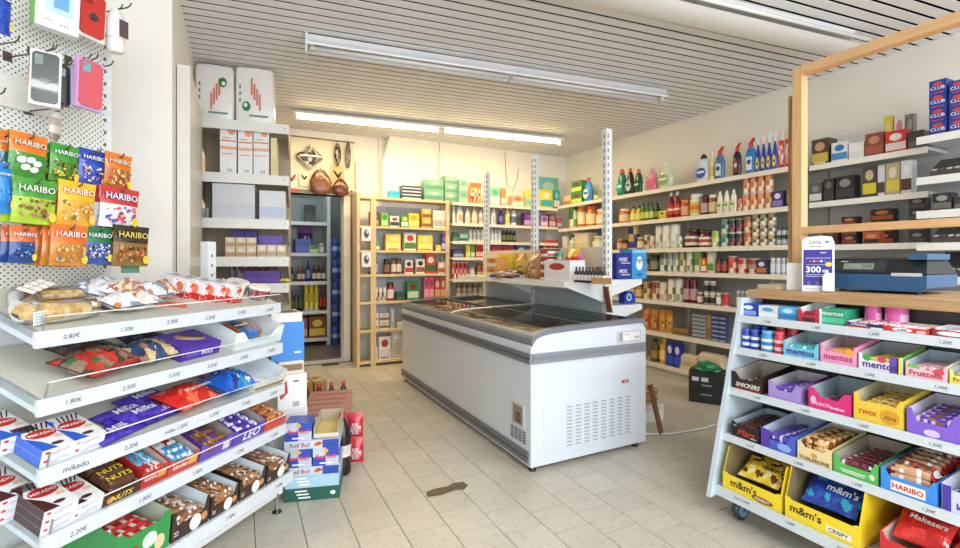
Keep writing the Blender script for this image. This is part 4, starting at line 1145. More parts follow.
def tray(shelf, x0, x1, yt, desc, where, c, q=.012, d=.2, hb=1.25, notch=.55, text=(), name='display_tray', yaw=0.0, cut=.3, marks=(), hf=None, wings=None, cat='box'):
    """open topped carton; c: outside, inside, front print. text: (string, colour, cx, cy, w, h, shear) in fractions of the front"""
    sa, sb = shelf.s_at(x0, q), shelf.s_at(x1, q)
    w = (sb - sa) * .97
    h = hf or shelf.h_at(yt, sa, q)
    H = h * hb; e = .004
    t = empty(name, shelf.M((sa + sb) / 2, q, .0008, yaw))
    put_label(t, desc, [], where, cat)
    b = MB()
    b.box(-w / 2, w / 2, e, d, 0, e, c[1])
    b.box(-w / 2, w / 2, d - e, d, e, H, c[0], None, c[1])
    hs = h if wings is None else wings
    for sx in (-1, 1):
        xo, xi = sx * w / 2, sx * (w / 2 - e)
        if wings is None: poly = [(e, e), (d - e, e), (d - e, H), (e, h)]
        else: poly = [(e, e), (d - e, e), (d - e, H), (d * .5, wings), (d * .14, wings), (e, h)]
        for x, col, flip in ((xo, c[0], sx < 0), (xi, c[1], sx > 0)):
            vs = [(x, p[0], p[1]) for p in poly]
            b.add(vs, [tuple(reversed(range(len(poly)))) if flip else tuple(range(len(poly)))], col)
        tp = [(xo, p[0], p[1]) for p in poly[2:]] ; ti = [(xi, p[0], p[1]) for p in poly[2:]]
        for k in range(len(tp) - 1): b.add([tp[k], tp[k + 1], ti[k + 1], ti[k]], [(0, 1, 2, 3)], c[0])
    b.build('body', CARTON, t)
    f = MB(); hm = h * notch
    pl = [(-w / 2, 0), (w / 2, 0), (w / 2, h), (w * (.5 - cut * .45), h), (w * (.5 - cut), hm), (-w * (.5 - cut), hm), (-w * (.5 - cut * .45), h), (-w / 2, h)]
    f.prism(pl, 0, e, c[2] if len(c) > 2 else c[0], None, None)
    f.c[1] = lin(c[1])
    F = (0, 0, 0)
    for mk in marks:
        if mk[0] == 'r': f.rect(F, *FR, mk[1] * w, mk[2] * h, mk[3] * w, mk[4] * h, mk[5], .0006)
        else: f.disc(F, *FR, mk[1] * w, mk[2] * h, mk[3] * w, mk[4] * h, mk[5], .0009)
    for tx in text:
        f.text(F, *FR, tx[0], tx[2] * w, tx[3] * h, tx[4] * w, tx[5] * h, tx[1], .0015, .02, tx[6] if len(tx) > 6 else 0.0)
    f.build('front_panel', CARTON, t)
    t['inner'] = 0
    return t, w, d, h
def fill_bars(tr, desc, where, c, n=6, layers=2, l=None, bw=.032, bt=.02, along='x', name='chocolate_bar', cat='chocolate bar', z0=.005, seed=0, tiltz=.12, stackback=.0, cols=None, text=None, push=0.0):
    t, w, d, h = tr; rn = random.Random(seed + int(w * 1000))
    base = t.matrix_world
    bt = min(max(bt, h * .74 / layers), .04)
    L_ = l or ((w if along == 'x' else d) * .84)
    room = (d if along == 'x' else w) - .016
    per = max(1, min(n, int(room / (bw * .98))))
    made = 0
    for j in range(layers):
        for k in range(per):
            if made >= n * layers: break
            p = -room / 2 + room * (k + .5) / per
            cc = (cols[rn.randrange(len(cols))] if cols else c)
            o = obj(name, bar_mesh(L_, min(bw, room / per * .98), bt, cc, 'bar', text), FOIL)
            a = rn.uniform(-tiltz, tiltz)
            slack = max(.0, ((w if along == 'x' else d) - L_) / 2 - .012)
            if along == 'x': M_ = T(rn.uniform(-slack, slack), d / 2 + p, z0 + j * bt * .95 + stackback * (k / per)) @ RZ(a)
            else: M_ = T(p, d / 2 + rn.uniform(-slack, slack), z0 + j * bt * .95 + stackback * (k / per)) @ RZ(math.pi / 2 + a)
            o.matrix_world = base @ M_
            put_label(o, desc, [LAYER[layers][j] if layers > 1 else '', PLACE[per][k].replace('from left', 'from front' if along == 'x' else 'from left').replace('leftmost', 'front' if along == 'x' else 'leftmost').replace('rightmost', 'rear' if along == 'x' else 'rightmost').replace('left one', 'front one' if along == 'x' else 'left one').replace('right one', 'rear one' if along == 'x' else 'right one')] if per > 1 else [LAYER[layers][j]] if layers > 1 else [], where, cat, (desc + ' ' + where)[:70]); made += 1
def flat_bag(shelf, px, q, w, l, t, colf, desc, where, yaw=0.0, z=0.0, text=None, seed=0, name='snack_bag', mtl=None, nu=10, nv=10, cat='bag', tilt=0.0):
    """pillow bag lying on the shelf; its length l runs along x before yaw"""
    m = pillow(l, w, t, colf, nu, nv, .06, t * .06, seed)
    R_ = RX(-math.pi / 2) if False else RX(math.pi / 2)
    m.v = [(x, -(zz - w / 2) * -1, -y_ + t / 2) for x, y_, zz in m.v]
    if text:
        for tx in text: m.text((0, 0, t), *TP, tx[0], tx[2] * l, tx[3] * w, tx[4] * l, tx[5] * w, tx[1], -.002 if len(tx) < 7 else tx[6], .02, .15)
    o = m.build(name, mtl or FOIL)
    o.matrix_world = shelf.M(shelf.s_at(px, q), q, z, yaw) @ RX(tilt)
    put_label(o, desc, [], where, cat)
    return o

def vor(cols, n=40, seed=0, asp=1.3, edge=None):
    rn = random.Random(seed); pts = [(rn.random() * asp, rn.random(), rn.choice(cols)) for _ in range(n)]
    def f(u, v, s):
        if edge and (v > .88 or v < .1): return edge
        return min(pts, key=lambda p: (p[0] - u * asp) ** 2 + (p[1] - v) ** 2)[2]
    return f
G1, G2, G3, G4, G5 = ['%s shelf of sweets stand' % k for k in ('top', 'second', 'third', 'fourth', 'bottom')]
rnd = random.Random(11)
# --- top shelf: bread, white bags, egg cartons, tubs
def bread_col(u, v, s):
    return rnd.choice(['E0BE86', 'D6AE70', 'E8CC9A', 'CFA263'])
def loaf(l, r, seed, spots):
    rn = random.Random(seed); m = MB(); n = 9; k = 12
    prof = []
    for i in range(n + 1):
        x = -l / 2 + l * i / n; e = 1 - abs(2 * i / n - 1) ** 6
        rr = r * (.55 + .45 * e) * (1 + rn.uniform(-.03, .03)); prof.append((x, rr))
    vs = []
    for x, rr in prof:
        for j in range(k):
            a = 2 * math.pi * j / k; vs.append((x, rr * math.cos(a) * 1.15, r * .9 + rr * .9 * math.sin(a)))
    fs = []; cs_ = []
    for i in range(n):
        for j in range(k):
            fs.append((i * k + j, (i + 1) * k + j, (i + 1) * k + (j + 1) % k, i * k + (j + 1) % k))
            cs_.append('3A2A22' if spots and rn.random() < .10 else rn.choice(['E2C48E', 'D8B478', 'EAD2A4', 'D0A668']))
    m.add(vs, fs, cs_, None, True)
    m.add(vs[:k], [tuple(range(k))], 'D8B47A'); m.add(vs[-k:], [tuple(reversed(range(k)))], 'D8B47A')
    return m
BREAD = mat('baked_bread', None, 0.6, var=.12, scale=70, bump=.3)
S = GS[0]
def put_loaf(px, q, l, r, yaw, seed, spots, desc, z=0.0):
    t = empty('bread_pack', S.M(S.s_at(px, q), q, z + .001, yaw)); put_label(t, desc, [], G1, 'bread')
    loaf(l, r, seed, spots).build('loaf', BREAD, t)
    m = MB(); k = 10
    for i in range(1): pass
    vs = []; R2 = r * 1.12
    for x, rr in ((-l * .56, .25), (-l * .5, .95), (-l * .2, 1.02), (l * .2, 1.0), (l * .5, .96), (l * .57, .25)):
        for j in range(k):
            a = 2 * math.pi * j / k; vs.append((x, R2 * rr * 1.12 * math.cos(a), max(.001, r * .92 + R2 * rr * .88 * math.sin(a))))
    m.add(vs, [(i * k + j, (i + 1) * k + j, (i + 1) * k + (j + 1) % k, i * k + (j + 1) % k) for i in range(5) for j in range(k)], 'FFFFFF', None, True)
    m.build('clear_wrap', FILM, t)
put_loaf(62, .075, .17, .036, .10, 5, False, 'sliced golden bread loaf in clear wrap at front')
put_loaf(24, .15, .20, .034, 1.15, 6, True, 'raisin bread loaf in clear wrap at left end')
put_loaf(62, .24, .17, .026, .0, 7, False, 'small plain loaf behind the other bread')
m = MB()
for i in range(8):
    m.add([(-.075 + i * .018, -.022, .004 * (i % 2)), (-.075 + (i + 1) * .018, -.022, .004 * ((i + 1) % 2)), (-.075 + (i + 1) * .018, .022, .004 * ((i + 1) % 2) + .003), (-.075 + i * .018, .022, .004 * (i % 2) + .003)], [(0, 1, 2, 3)], ['E8E4DC', 'DCC8C4'][i % 2])
for i in range(5): m.rect((-.05 + i * .025, 0, .006), *TP, 0, 0, .014, .003, '8A8A94')
o = m.build('paper_label', PAPER); o.matrix_world = S.M(S.s_at(33, .17), .17, .082, .65) @ RX(.1); put_label(o, 'crumpled white printed label strip on the bread', [], G1, 'label')
m = MB().box(-.02, .02, 0, .001, 0, .04, 'E8EEF4')
for i in range(4): m.rect((0, 0, .02), *FR, 0, -.012 + i * .008, .028, .0025, '8A98B0')
o = m.build('barcode_sticker', PAPER); o.matrix_world = S.M(S.s_at(39, .03), .03, .012, .35) @ RX(-.2); put_label(o, 'small white barcode sticker on the front loaf', [], G1, 'label')
def wb_col(u, v, s):
    if .25 < u < .8 and .3 < v < .75: return rnd.choice(['C8854A', 'E8D8C4', 'B8683A', 'F0ECE8', '9A5A34'])
    if v < .2 and int(u * 10) % 2: return '5A6A80'
    return rnd.choice(['E4E8F0', 'DCE2EC', 'EDF0F4'])
for px, q, yaw, z, de in ((98, .26, .5, .0, 'white snack bag with brown print leaning at back left'), (120, .2, .35, .012, 'white snack bag with brown print mid heap'), (150, .16, .12, .01, 'white snack bag with brown print at right of the heap'), (128, .095, .12, .004, 'long white snack bag with brown print lying at front')):
    flat_bag(S, px, q, .115, .2, .075, vor(['E4E8F0', 'DCE2EC', 'EDF0F4', 'E4E8F0', 'C8854A', 'B8683A', 'E8D8C4', '8A98B0'], 60, px), de, G1, yaw, z, None, px, nu=26, nv=18)
flat_bag(S, 93, .15, .07, .10, .04, lambda u, v, s: rnd.choice(['4A4440', 'C8C4BE', '8A8480', 'E0DCD8']), 'small clear bag of dark sweets beside the bread', G1, .3, 0, None, 3)
# egg cartons
def egg_carton():
    t = empty('egg_carton')
    m = MB().box(-.034, .034, 0, .066, 0, .084, 'E6E4E6', None, 'EAE8EA')
    F = (0, 0, .042)
    m.poly(F, *FR, [(-.034, -.042), (.034, -.042), (.034, -.012), (.016, -.022), (0, -.01), (-.018, -.02), (-.034, -.006)], 'D0362A')
    m.disc(F, *FR, .002, .006, .018, .022, 'F4F0EC', .001); m.poly(F, *FR, [(-.016, .006), (.02, .006), (.016, .02), (.008, .028), (-.004, .028), (-.012, .02)], 'D8502E', .0014)
    m.disc(F, *FR, -.004, .0, .004, .005, 'E0A080', .0018); m.disc(F, *FR, .008, -.002, .004, .005, '6A4A3A', .0018); m.text(F, *FR, 'kinder', -.006, .035, .04, .009, 'C8281E')
    for k in range(3): m.disc(F, *FR, -.024 + .022 * k, -.032, .003, .003, 'F0D8D0', .0012)
    L2 = (-.034, .033, .042)
    m.rect(L2, (0, -1, 0), ZU, 0, -.026, .062, .03, 'C8322A'); m.disc(L2, (0, -1, 0), ZU, 0, .006, .018, .02, 'E07A5A')
    m.rect((0, .033, .084), *TP, 0, 0, .05, .05, 'CFCDD2'); m.disc((0, .033, .084), *TP, .01, .0, .018, .014, '8A98B8')
    m.build('box', CARTON, t)
    return t
e0 = None
for k in range(5):
    px, q = [(236, .06), (220, .09), (205, .125), (190, .165), (176, .205)][k]
    c_ = egg_carton() if e0 is None else copy_tree(e0)
    e0 = e0 or c_
    c_.matrix_world = S.M(S.s_at(px, q), q, .001, .12)
    put_label(c_, 'white chocolate egg carton with red wave', [['rightmost', 'second from right', 'third from right', 'fourth from right', 'leftmost'][k]], G1, 'carton', 'egg cartons on the sweets stand')
m = MB().box(-.05, .05, 0, .02, 0, .004, 'D8A078').box(-.05, .05, 0, .03, 0, .01, 'E0582E')
o = m.build('snack_sleeve', CARTON); o.matrix_world = S.M(S.s_at(172, .09), .09, .001, -.5); put_label(o, 'flat orange sleeve lying before the egg cartons', [], G1, 'sleeve')
def tub(px, q, r, h, ccol, desc, z=0):
    t = empty('clear_tub', S.M(S.s_at(px, q), q, z + .001)); put_label(t, desc, [], G1, 'tub')
    MB().lathe([(r * .85, 0, 'FFFFFF'), (r, h, 'FFFFFF')], 18, None, True, True, False).build('cup', CLEAR, t)
    MB().lathe([(r * 1.04, h, 'F4F0EC'), (r * 1.04, h + .006, 'F4F0EC'), (r * .9, h + .01, 'E8DCD8')], 18).build('lid', PLASTIC, t)
    rn = random.Random(px); mb = MB()
    for i in range(34):
        a = rn.uniform(0, 6.28); rr = rn.uniform(0, r * .72); zz = rn.uniform(.012, h * .75); b = .009
        mb.lathe([(.001, zz - b, rn.choice(ccol)), (b, zz, rn.choice(ccol)), (.001, zz + b, rn.choice(ccol))], 6, T(rr * math.cos(a), rr * math.sin(a), 0), True, False, False)
    o = mb.build('sweets', PLASTIC, t); o['kind'] = 'stuff'
tub(236, .19, .05, .05, ['C8B89A', '8A8478', 'E0D8C8'], 'round clear tub of beige sweets behind the egg cartons')
tub(257, .09, .05, .052, ['D84A5A', 'E87A7A', 'F0A8A0'], 'round clear tub of pink sweets at right end')
# --- second shelf
S = GS[1]
def brown_red(u, v, s):
    if v > .75 or v < .12: return 'B8322A'
    return rnd.choice(['4A3A2E', '5E4A3A', '7A6450', '3A2E28', '8E7866', '5A3028']) if not (.35 < u < .65 and .45 < v < .75) else rnd.choice(['C83A2E', '8A2A24', '3E6A3A'])
flat_bag(S, 96, .095, .165, .215, .085, vor(['4A3A2E', '5E4A3A', '7A6450', '3A2E28', '8E7866', 'B8322A', 'C83A2E', '3E6A3A'], 70, 3, 1.3, 'A82E28'), 'brown and red bag of chocolate lying', G2, .25, 0, None, 21, nu=30, nv=22)
flat_bag(S, 86, .23, .13, .20, .06, lambda u, v, s: rnd.choice(['2E2A30', '46302A', '5A4A40', '24324E']), 'dark bag lying behind the brown red bag', G2, .2, .0, None, 22)
def blue_tan(u, v, s):
    if u < .3: return '34507A'
    if v < .3: return rnd.choice(['B89A80', 'D8BC9C', 'A07A5C'])
    return rnd.choice(['D8BC8A', 'E0C89A', 'C8A878', '2E3A54'])
flat_bag(S, 146, .105, .15, .18, .08, vor(['34507A', '2E4A74', 'D8BC8A', 'E0C89A', 'C8A878', 'A07A5C', '2E3A54'], 45, 4), 'blue and tan biscuit bag', G2, .15, 0, None, 23, nu=30, nv=22)
flat_bag(S, 142, .24, .12, .17, .06, lambda u, v, s: rnd.choice(['2A3A5E', '3A2A2E', '5A4A44', '22304C']), 'navy bag behind the blue tan biscuit bag', G2, .1, 0, None, 24)
def purple_wave(u, v, s):
    if .35 < u < .75 and .3 < v < .75: return rnd.choice(['D8A86A', '6A3A24', 'E0BC84', '5A3AA0'])
    return rnd.choice(['5A34B0', '5230A4', '6A44C0'])
m = MB().box(-.095, .095, 0, .15, 0, .055, '5030A0', None, '5634A8', '5E3AB4')
m.disc((0, .07, .055), *TP, .01, .01, .06, .028, 'D0A068', rot=-.5); m.disc((0, .07, .055), *TP, .03, .02, .045, .014, '5A3020', .0012, rot=-.6); m.disc((0, .07, .055), *TP, -.01, 0, .045, .008, 'EACB98', .0014, rot=-.6)
m.text((0, 0, .021), *FR, 'Milka', .03, 0, .07, .02, 'F0EEFA'); m.rect((0, 0, .021), *FR, -.04, 0, .06, .012, '7A5AC8', .001)
o = m.build('chocolate_box', CARTON); o.matrix_world = S.M(S.s_at(200, .04), .04, .001, .06); put_label(o, 'purple chocolate box with wafer picture', [], G2, 'box')
flat_bag(S, 178, .14, .10, .12, .03, lambda u, v, s: rnd.choice(['5634B4', '4A2CA0']), 'crumpled purple foil wrapper left of the purple box', G2, .3, 0, None, 25)
tr = tray(S, 232, 281, 333, 'open white tray', G2, ['E6ECEE', 'EDF1F2', 'E8EEF0'], .03, .30, 1.3, .35)
m = MB().box(-.062, .062, 0, .12, 0, .035, '2E74C8', None, '3A80D0', '2A70C4')
m.rect((0, .06, .035), *TP, -.01, .015, .075, .05, '2A2420'); m.rect((0, .06, .035), *TP, -.01, .015, .06, .012, 'F0ECE4', .001, ); m.disc((0, .06, .035), *TP, .035, .02, .012, .012, 'E8F0F8', .0012); m.box(.045, .0625, -.001, .1205, -.001, .0355, 'C8743A'); m.box(-.0625, -.05, -.001, .1205, -.001, .0355, 'B8683A')
o = m.build('snack_box', CARTON); o.matrix_world = S.M(S.s_at(250, .09), .09, .012, .0) @ RX(.12) @ RZ(.05); put_label(o, 'blue coconut bar box with orange ends', [], G2, 'box')
# --- stick biscuit boxes on the third and fourth shelves
def stick_box(cmain, side):
    m = MB().box(-.045, .045, 0, .155, 0, .026, 'E9EBF0', None, 'E4E4EA', 'F2F2F4')
    m.c[-1] = lin(side); 
    Tc = (0, .0775, .026)
    m.poly(Tc, *TP, [(-.045, -.0775), (-.005, -.0775), (-.02, -.03), (-.045, .01)], cmain); m.poly(Tc, *TP, [(-.045, .02), (-.03, .05), (-.045, .0775)], cmain)
    m.disc(Tc, *TP, .0, .012, .038, .024, 'C8241E', .001); m.text(Tc, *TP, 'MIKADO', 0, .012, .066, .016, 'F4EEE8', .0018, .03)
    for k in range(5): m.poly(Tc, *TP, [(-.02 + k * .011, .035), (-.016 + k * .011, .035), (-.008 + k * .014, .072), (-.013 + k * .014, .072)], '3A2018', .0012)
    m.rect(Tc, *TP, .015, -.035, .035, .012, 'F6F4F2', .0014); m.disc(Tc, *TP, .028, -.02, .012, .009, 'E8C8A0', .0013); m.disc(Tc, *TP, .005, -.055, .016, .008, '4A2018', .0012)
    F = (0, 0, .013)
    m.disc(F, *FR, -.032, .003, .006, .004, 'C8241E'); m.rect(F, *FR, .012, .002, .034, .009, 'C8CCD8', .0008); m.rect(F, *FR, -.01, -.004, .02, .003, 'AEB4C4', .0008)
    return m
def stick_boxes(S, where, cmain, side, colname, specs):
    me = None
    for px, q, layers, yaw, de in specs:
        for j in range(layers):
            o = obj('biscuit_box', shared(('biscuit_box', cmain), lambda: stick_box(cmain, side)), CARTON)
            o.matrix_world = S.M(S.s_at(px, q), q, .001 + j * .0265, yaw)
            put_label(o, '%s and white stick biscuit box, %s' % (colname, de), [LAYER[layers][j]] if layers > 1 else [], where, 'box', colname + ' stick biscuit boxes')
stick_boxes(GS[2], G3, '2A5FD0', '2E66D8', 'blue', [(57, .012, 2, 0, 'front left pile'), (87.5, .014, 2, 0, 'front right pile'), (17, .13, 2, .03, 'back left pile')])
stick_boxes(GS[3], G4, '4A1E1A', '3A1A1E', 'brown', [(57, .012, 3, 0, 'front left pile'), (86, .014, 2, 0, 'front right pile'), (14, .13, 3, .03, 'back left pile')])
# third shelf, rest
S = GS[2]
def milka(u, v, s): return rnd.choice(['4E38B8', '4430A8', '5A46C4']) if not (.3 < v < .55 and .1 < u < .9 and False) else 'FFFFFF'
for k, (px, q, yaw, z, txt) in enumerate(((116, .05, .18, 0, 'Milka'), (121, .14, .2, 0, 'Milka'), (139, .09, .15, .012, 'Milka'), (160, .075, .1, .0, 'Milka'), (140, .2, .2, .0, 'Milka'))):
    flat_bag(S, px, q, .085, .18, .03, milka, 'purple foil chocolate bar, ' + ['nearest at left', 'second at left', 'on top of the heap', 'right by the red bag', 'at the back'][k], G3, yaw, z, [(txt, 'F0F0FA', 0.05, 0, .5, .4, .0)], 30 + k, 'chocolate_bar', nu=8, nv=6, cat='chocolate bar')
def malt(u, v, s): return rnd.choice(['C8221C', 'D42A22', 'B81C18']) if rnd.random() > .12 else 'E87A5A'
flat_bag(S, 184, .085, .16, .2, .085, vor(['C8221C', 'D42A22', 'B81C18', 'C8221C', 'E86A4A'], 50, 5), 'red bag of malted chocolate balls', G3, .12, 0, [('Maltesers', 'F6EAE0', .12, -.12, .62, .2, .0)], 41, nu=26, nv=20)
def bluebag(u, v, s):
    if u < .18 or u > .9: return '2AA0C8'
    if .3 < v < .75 and .25 < u < .85 and rnd.random() < .4: return rnd.choice(['F0F0F0', '1E3A8A', '7AC84A'])
    return rnd.choice(['2A6AD0', '2E78D8', '1E58B8'])
flat_bag(S, 228, .085, .16, .19, .095, vor(['2A6AD0', '2E78D8', '1E58B8', '2A6AD0', 'F0F0F0', '2AA0C8', '1E3A8A'], 46, 6), 'bright blue candy bag with white lettering shapes', G3, .10, 0, None, 42, nu=28, nv=22)
flat_bag(S, 213, .21, .12, .17, .075, lambda u, v, s: rnd.choice(['2A5AC0', '3A6AC8', 'E8E8F0', 'C83A3A']), 'second blue candy bag behind the bright blue one', G3, .1, 0, None, 43)
tray(S, 252, 285, 379, 'empty white tray with brown scalloped rim', G3, ['E9EEF0', 'E4ECF2', 'DCD8D0'], .02, .26, 1.25, .5, marks=[('r', 0, .12, .9, .2, 'A8846A')])
# fourth shelf
S = GS[3]
tr = tray(S, 101, 139, 496, 'brown nut bar tray with golden lettering', G4, ['4A2A1C', 'B8AC98', '4A2A1E'], .012, .2, 1.5, .8, [('NUTS', 'E8C84A', .0, .42, .7, .5, .2)], cut=.2, marks=[('d', -.3, .4, .1, .3, 'C88A4A')])
fill_bars(tr, 'yellow and brown wrapped nut bar', G4, ['4A2A1A', '5A3420', '4A2A1A'], 4, 3, None, .045, .024, 'x', seed=2, text=('NUTS', 'F0D84A'))
tr = tray(S, 139, 166, 472, 'red wafer bar tray', G4, ['B02A24', 'C8B8A8', 'B8302A'], .012, .2, 1.4, .85, [('KitKat', 'F4E4DC', -.15, .5, .5, .4, .15)], marks=[('r', .28, .5, .3, .35, 'E8A03A')], cut=.2)
fill_bars(tr, 'red wrapped wafer bar', G4, ['C8241E', 'D8342A', 'F0E0D8', '4AA0D8'], 4, 3, None, .045, .02, 'x', seed=3, cols=[['C8241E', 'D8342A', 'F0E0D8', 'E8D8D0'], ['4AA8DC', '5AB4E4', 'F0F0F0', 'C83A30']])
tr = tray(S, 166, 197, 461, 'red and white milk bar tray', G4, ['B8402E', 'B8B0A4', 'C04436'], .012, .2, 1.4, .8, [('kinder', 'F4ECE4', -.1, .45, .5, .4)], marks=[('r', .3, .45, .28, .4, 'E0B03A')], cut=.2)
fill_bars(tr, 'white and red milk bar', G4, ['F0F0F0', 'E8E4E4', 'C8342A', '4A9AD0'], 4, 3, None, .045, .02, 'x', seed=4, cols=[['E8E8EC', 'F0F0F0', 'C8342A', 'B82A24'], ['5AB4E4', '4AA0D8', 'F0F0F0', 'F0F0F0']])
tr = tray(S, 198, 231, 445, 'purple tray with brown biscuit print', G4, ['5A3A9A', 'A89C8C', '6A4AB0'], .012, .22, 1.4, .8, marks=[('d', -.2, .6, .12, .25, '7A4A2A'), ('r', .3, .4, .22, .5, 'D8D4E4')], cut=.2)
fill_bars(tr, 'purple and brown wafer bar', G4, ['5A3AA0', '8A5A3A', '6A44B0', 'C8905A'], 3, 3, None, .05, .02, 'x', seed=5)
tr = tray(S, 231, 263, 432, 'purple wafer tray with white lettering', G4, ['5A3AA8', 'B4ACA0', '5E40B4'], .012, .22, 1.45, .8, [('LEO', 'F4F2FA', .08, .42, .6, .6, .2)], cut=.15)
fill_bars(tr, 'purple wafer bar', G4, ['5034A8', '5E42BC', '4A2E9A', 'E0DCF4'], 4, 3, None, .045, .02, 'x', seed=6)
tr = tray(S, 263, 285, 424, 'red bar tray at the right end', G4, ['C83E34', 'C8BCB0', 'D0463C'], .012, .22, 1.3, .85, cut=.15)
fill_bars(tr, 'orange brown bar', G4, ['C8342A', 'D8843A', '7A3A24', 'E8C07A'], 4, 3, None, .045, .018, 'x', seed=7)
# bottom shelf
S = GS[4]
tr = tray(S, 113, 169, 538, 'green tray of red sweets', G5, ['2E8A44', 'B8C4B0', '2E9048'], .012, .24, 1.15, .85, marks=[('d', .1, .5, .14, .2, 'D8ECD8'), ('d', .3, .3, .1, .2, 'E8C89A'), ('d', -.2, .4, .1, .16, 'B8241E')], cut=.2)
fill_bars(tr, 'red foil sweet stick', G5, ['B81E1E', 'C82A28', 'E8E0D8', '8A1818'], 5, 3, None, .04, .02, 'x', name='sweet_stick', cat='sweet', seed=8)
for k, (a, b_, y_) in enumerate(((170, 208.5, 515), (209.5, 237.5, 498), (238.5, 264.5, 480), (265.5, 289, 466))):
    de = ['nearest', 'second', 'third', 'farthest'][k]
    tr = tray(S, a, b_, y_, 'dark brown cereal bar tray, %s of the four' % de, G5, ['2E211C', 'D8E4EA', '3A2820'], .012, .24, 1.12, .5, marks=[('d', .12, .3, .16, .28, 'F0EEEA'), ('d', .36, .35, .09, .15, 'C8905A'), ('r', -.38, .3, .12, .04, 'D8CFC4'), ('r', -.38, .2, .12, .04, 'D8CFC4')], cut=.14)
    fill_bars(tr, 'clear wrapped cereal bar, %s brown tray' % de, 'sweets stand', ['D8D0C8', 'A87850', '6A4430', 'E8E4E0'], 6, 4, None, .036, .02, 'x', name='cereal_bar', cat='cereal bar', seed=20 + k, cols=[['D8D4D0', 'A87850', '6A4430', 'E8E4E0'], ['C8C4C0', 'C08A5A', '5A3A2A', 'F0F0F0'], ['E0DCD8', '8A5A3C', 'B88A60', 'D8D8D8']])
# ------------------------------------------------------------------ things hanging on the pegboard
PG = 'on the pegboard'
def hook(s, z, q, name='peg_hook'):
    m = MB().tube([(0, 0, 0), (0, -q * .9, -.004), (0, -q, .0), (0, -q - .008, .012)], .0028, 5, '5A524C').box(-.012, .012, -.004, 0, -.012, .02, '9A958C')
    o = m.build('hook', DARK_STEEL, stand, in_stand(PEGX.M(s, 0, z)))
def hang(px0, px1, yt, yb, q):
    sa, sb = PEGX.s_at(px0, -q), PEGX.s_at(px1, -q); s = (sa + sb) / 2
    return s, sb - sa, PEGX.h_at(yt, s, -q), PEGX.h_at(yb, s, -q)
def sweet_bag(px0, px1, yt, yb, q, cols, text, tcol, desc, n=2, seed=0, roll=0.0, spots=None, stripe=None, back=None):
    """cols: top, bottom, picture colours"""
    s, w, zt, zb = hang(px0, px1, yt, yb, q); h = zt - zb
    rn = random.Random(seed)
    def cf(u, v, sd):
        if sd > 0: return cols[1]
        if v > .93: return cols[0]
        if v > .60: return cols[0]
        if stripe and .54 < v <= .60: return stripe
        return cols[1]
    m = pillow(w, h, .022, cf, 12, 14, .07, .0012, seed)
    F = (0, -.012, h * .77)
    m.text(F, *FR, text, 0, 0, w * .8, h * .17, tcol[0], .0015, .045); m.text(F, *FR, text, 0, 0, w * .8, h * .17, tcol[1], .0028, .008)
    if spots:
        for (x, y_, r_) in ((-.2, .40, .14), (.02, .42, .13), (.2, .36, .12), (-.1, .25, .13), (.12, .22, .12)):
            m.disc((0, -.012, 0), *FR, x * w, y_ * h, r_ * w, r_ * h * .5, spots, .0025, rot=.4)
    else:
        for k in range(44):
            r_ = rn.uniform(.025, .06); m.disc((0, -.0115, 0), *FR, rn.uniform(-.38, .38) * w, rn.uniform(.13, .52) * h, r_ * w, r_ * w * rn.uniform(.6, 1.1), rn.choice(cols[2:]), .001 + .0001 * k, 8, rn.uniform(0, 3))
        m.disc((0, -.0115, 0), *FR, .36 * w, .17 * h, .09 * w, .11 * h, 'E8C83A', .0042, 8)
    me = m.mesh('sweet_bag')
    for k in range(n):
        o = obj('sweet_bag', me, FOIL)
        qk = q - k * .028
        o.matrix_world = PEGX.M(s - .006 * k, -qk, zb) @ T(0, 0, h) @ RY(roll + .02 * k) @ T(0, 0, -h)
        de = desc if n == 1 else desc + ', ' + ['front one', 'second one back', 'third one back', 'fourth one back'][k]
        put_label(o, de, [], PG, 'sweets bag', 'gummy sweets bags on the pegboard')
    hook(s, zt - .012, q + .02)
    return o
TX = ('1E2A6A', 'F4F2EE'); TR = ('F6F0E4', 'B8241E')
sweet_bag(9, 48, 134, 180, .20, ['E07A22', '3E8A2E', 'F0EEE4', '4A7A2A', 'E8D84A'], 'HARIBO', ('7A1E1A', 'F2E4D8'), 'orange and green sweets bag with white oval sweets', 2, 1, .06, 'F2F0EA')
sweet_bag(-6, 14, 132, 178, .17, ['E07A22', '2E7A9A', '8A3A2A', 'E8E0D0'], 'HARIBO', ('7A1E1A', 'F2E4D8'), 'orange topped sweets bag cut by the frame edge', 1, 2, .05)
sweet_bag(50, 79, 145, 183, .19, ['3E9A34', '4A8A2A', '4A2A20', '7A3A2A', 'C8A03A', 'E8D84A'], 'HARIBO', TX, 'green sweets bag with dark cola bottles', 2, 3, .05)
sweet_bag(79, 106, 150, 187, .19, ['2A4AB0', '2E56B8', 'E8E0E4', 'D88AA0', 'E8C84A', '4A2A3A'], 'HARIBO', TX, 'blue sweets bag with pink mix', 1, 4, .05)
sweet_bag(105, 132, 154, 190, .21, ['E07A28', 'B8642A', '9A4A2A', 'C89A4A', 'E0D09A', 'B83A2A'], 'HARIBO', ('7A1E1A', 'F2E4D8'), 'orange brown sweets bag at the right end of the top row', 1, 5, .06)
sweet_bag(-6, 13, 163, 213, .2, ['2A86D0', '2E8AD8', '5AB0E8', '1E5AA8'], 'HARIBO', TX, 'blue sweets bag cut by the frame edge', 1, 6, .03)
sweet_bag(12, 57, 179, 224, .21, ['4A9A3A', 'A8C83A', '8A5A3A', '6A3A2A', 'B87A5A', 'C8A080'], 'HARIBO', ('1E4A2A', 'F0F0E4'), 'lime green sweets bag with brown sweets, middle row', 2, 7, .04, stripe='D8D84A')
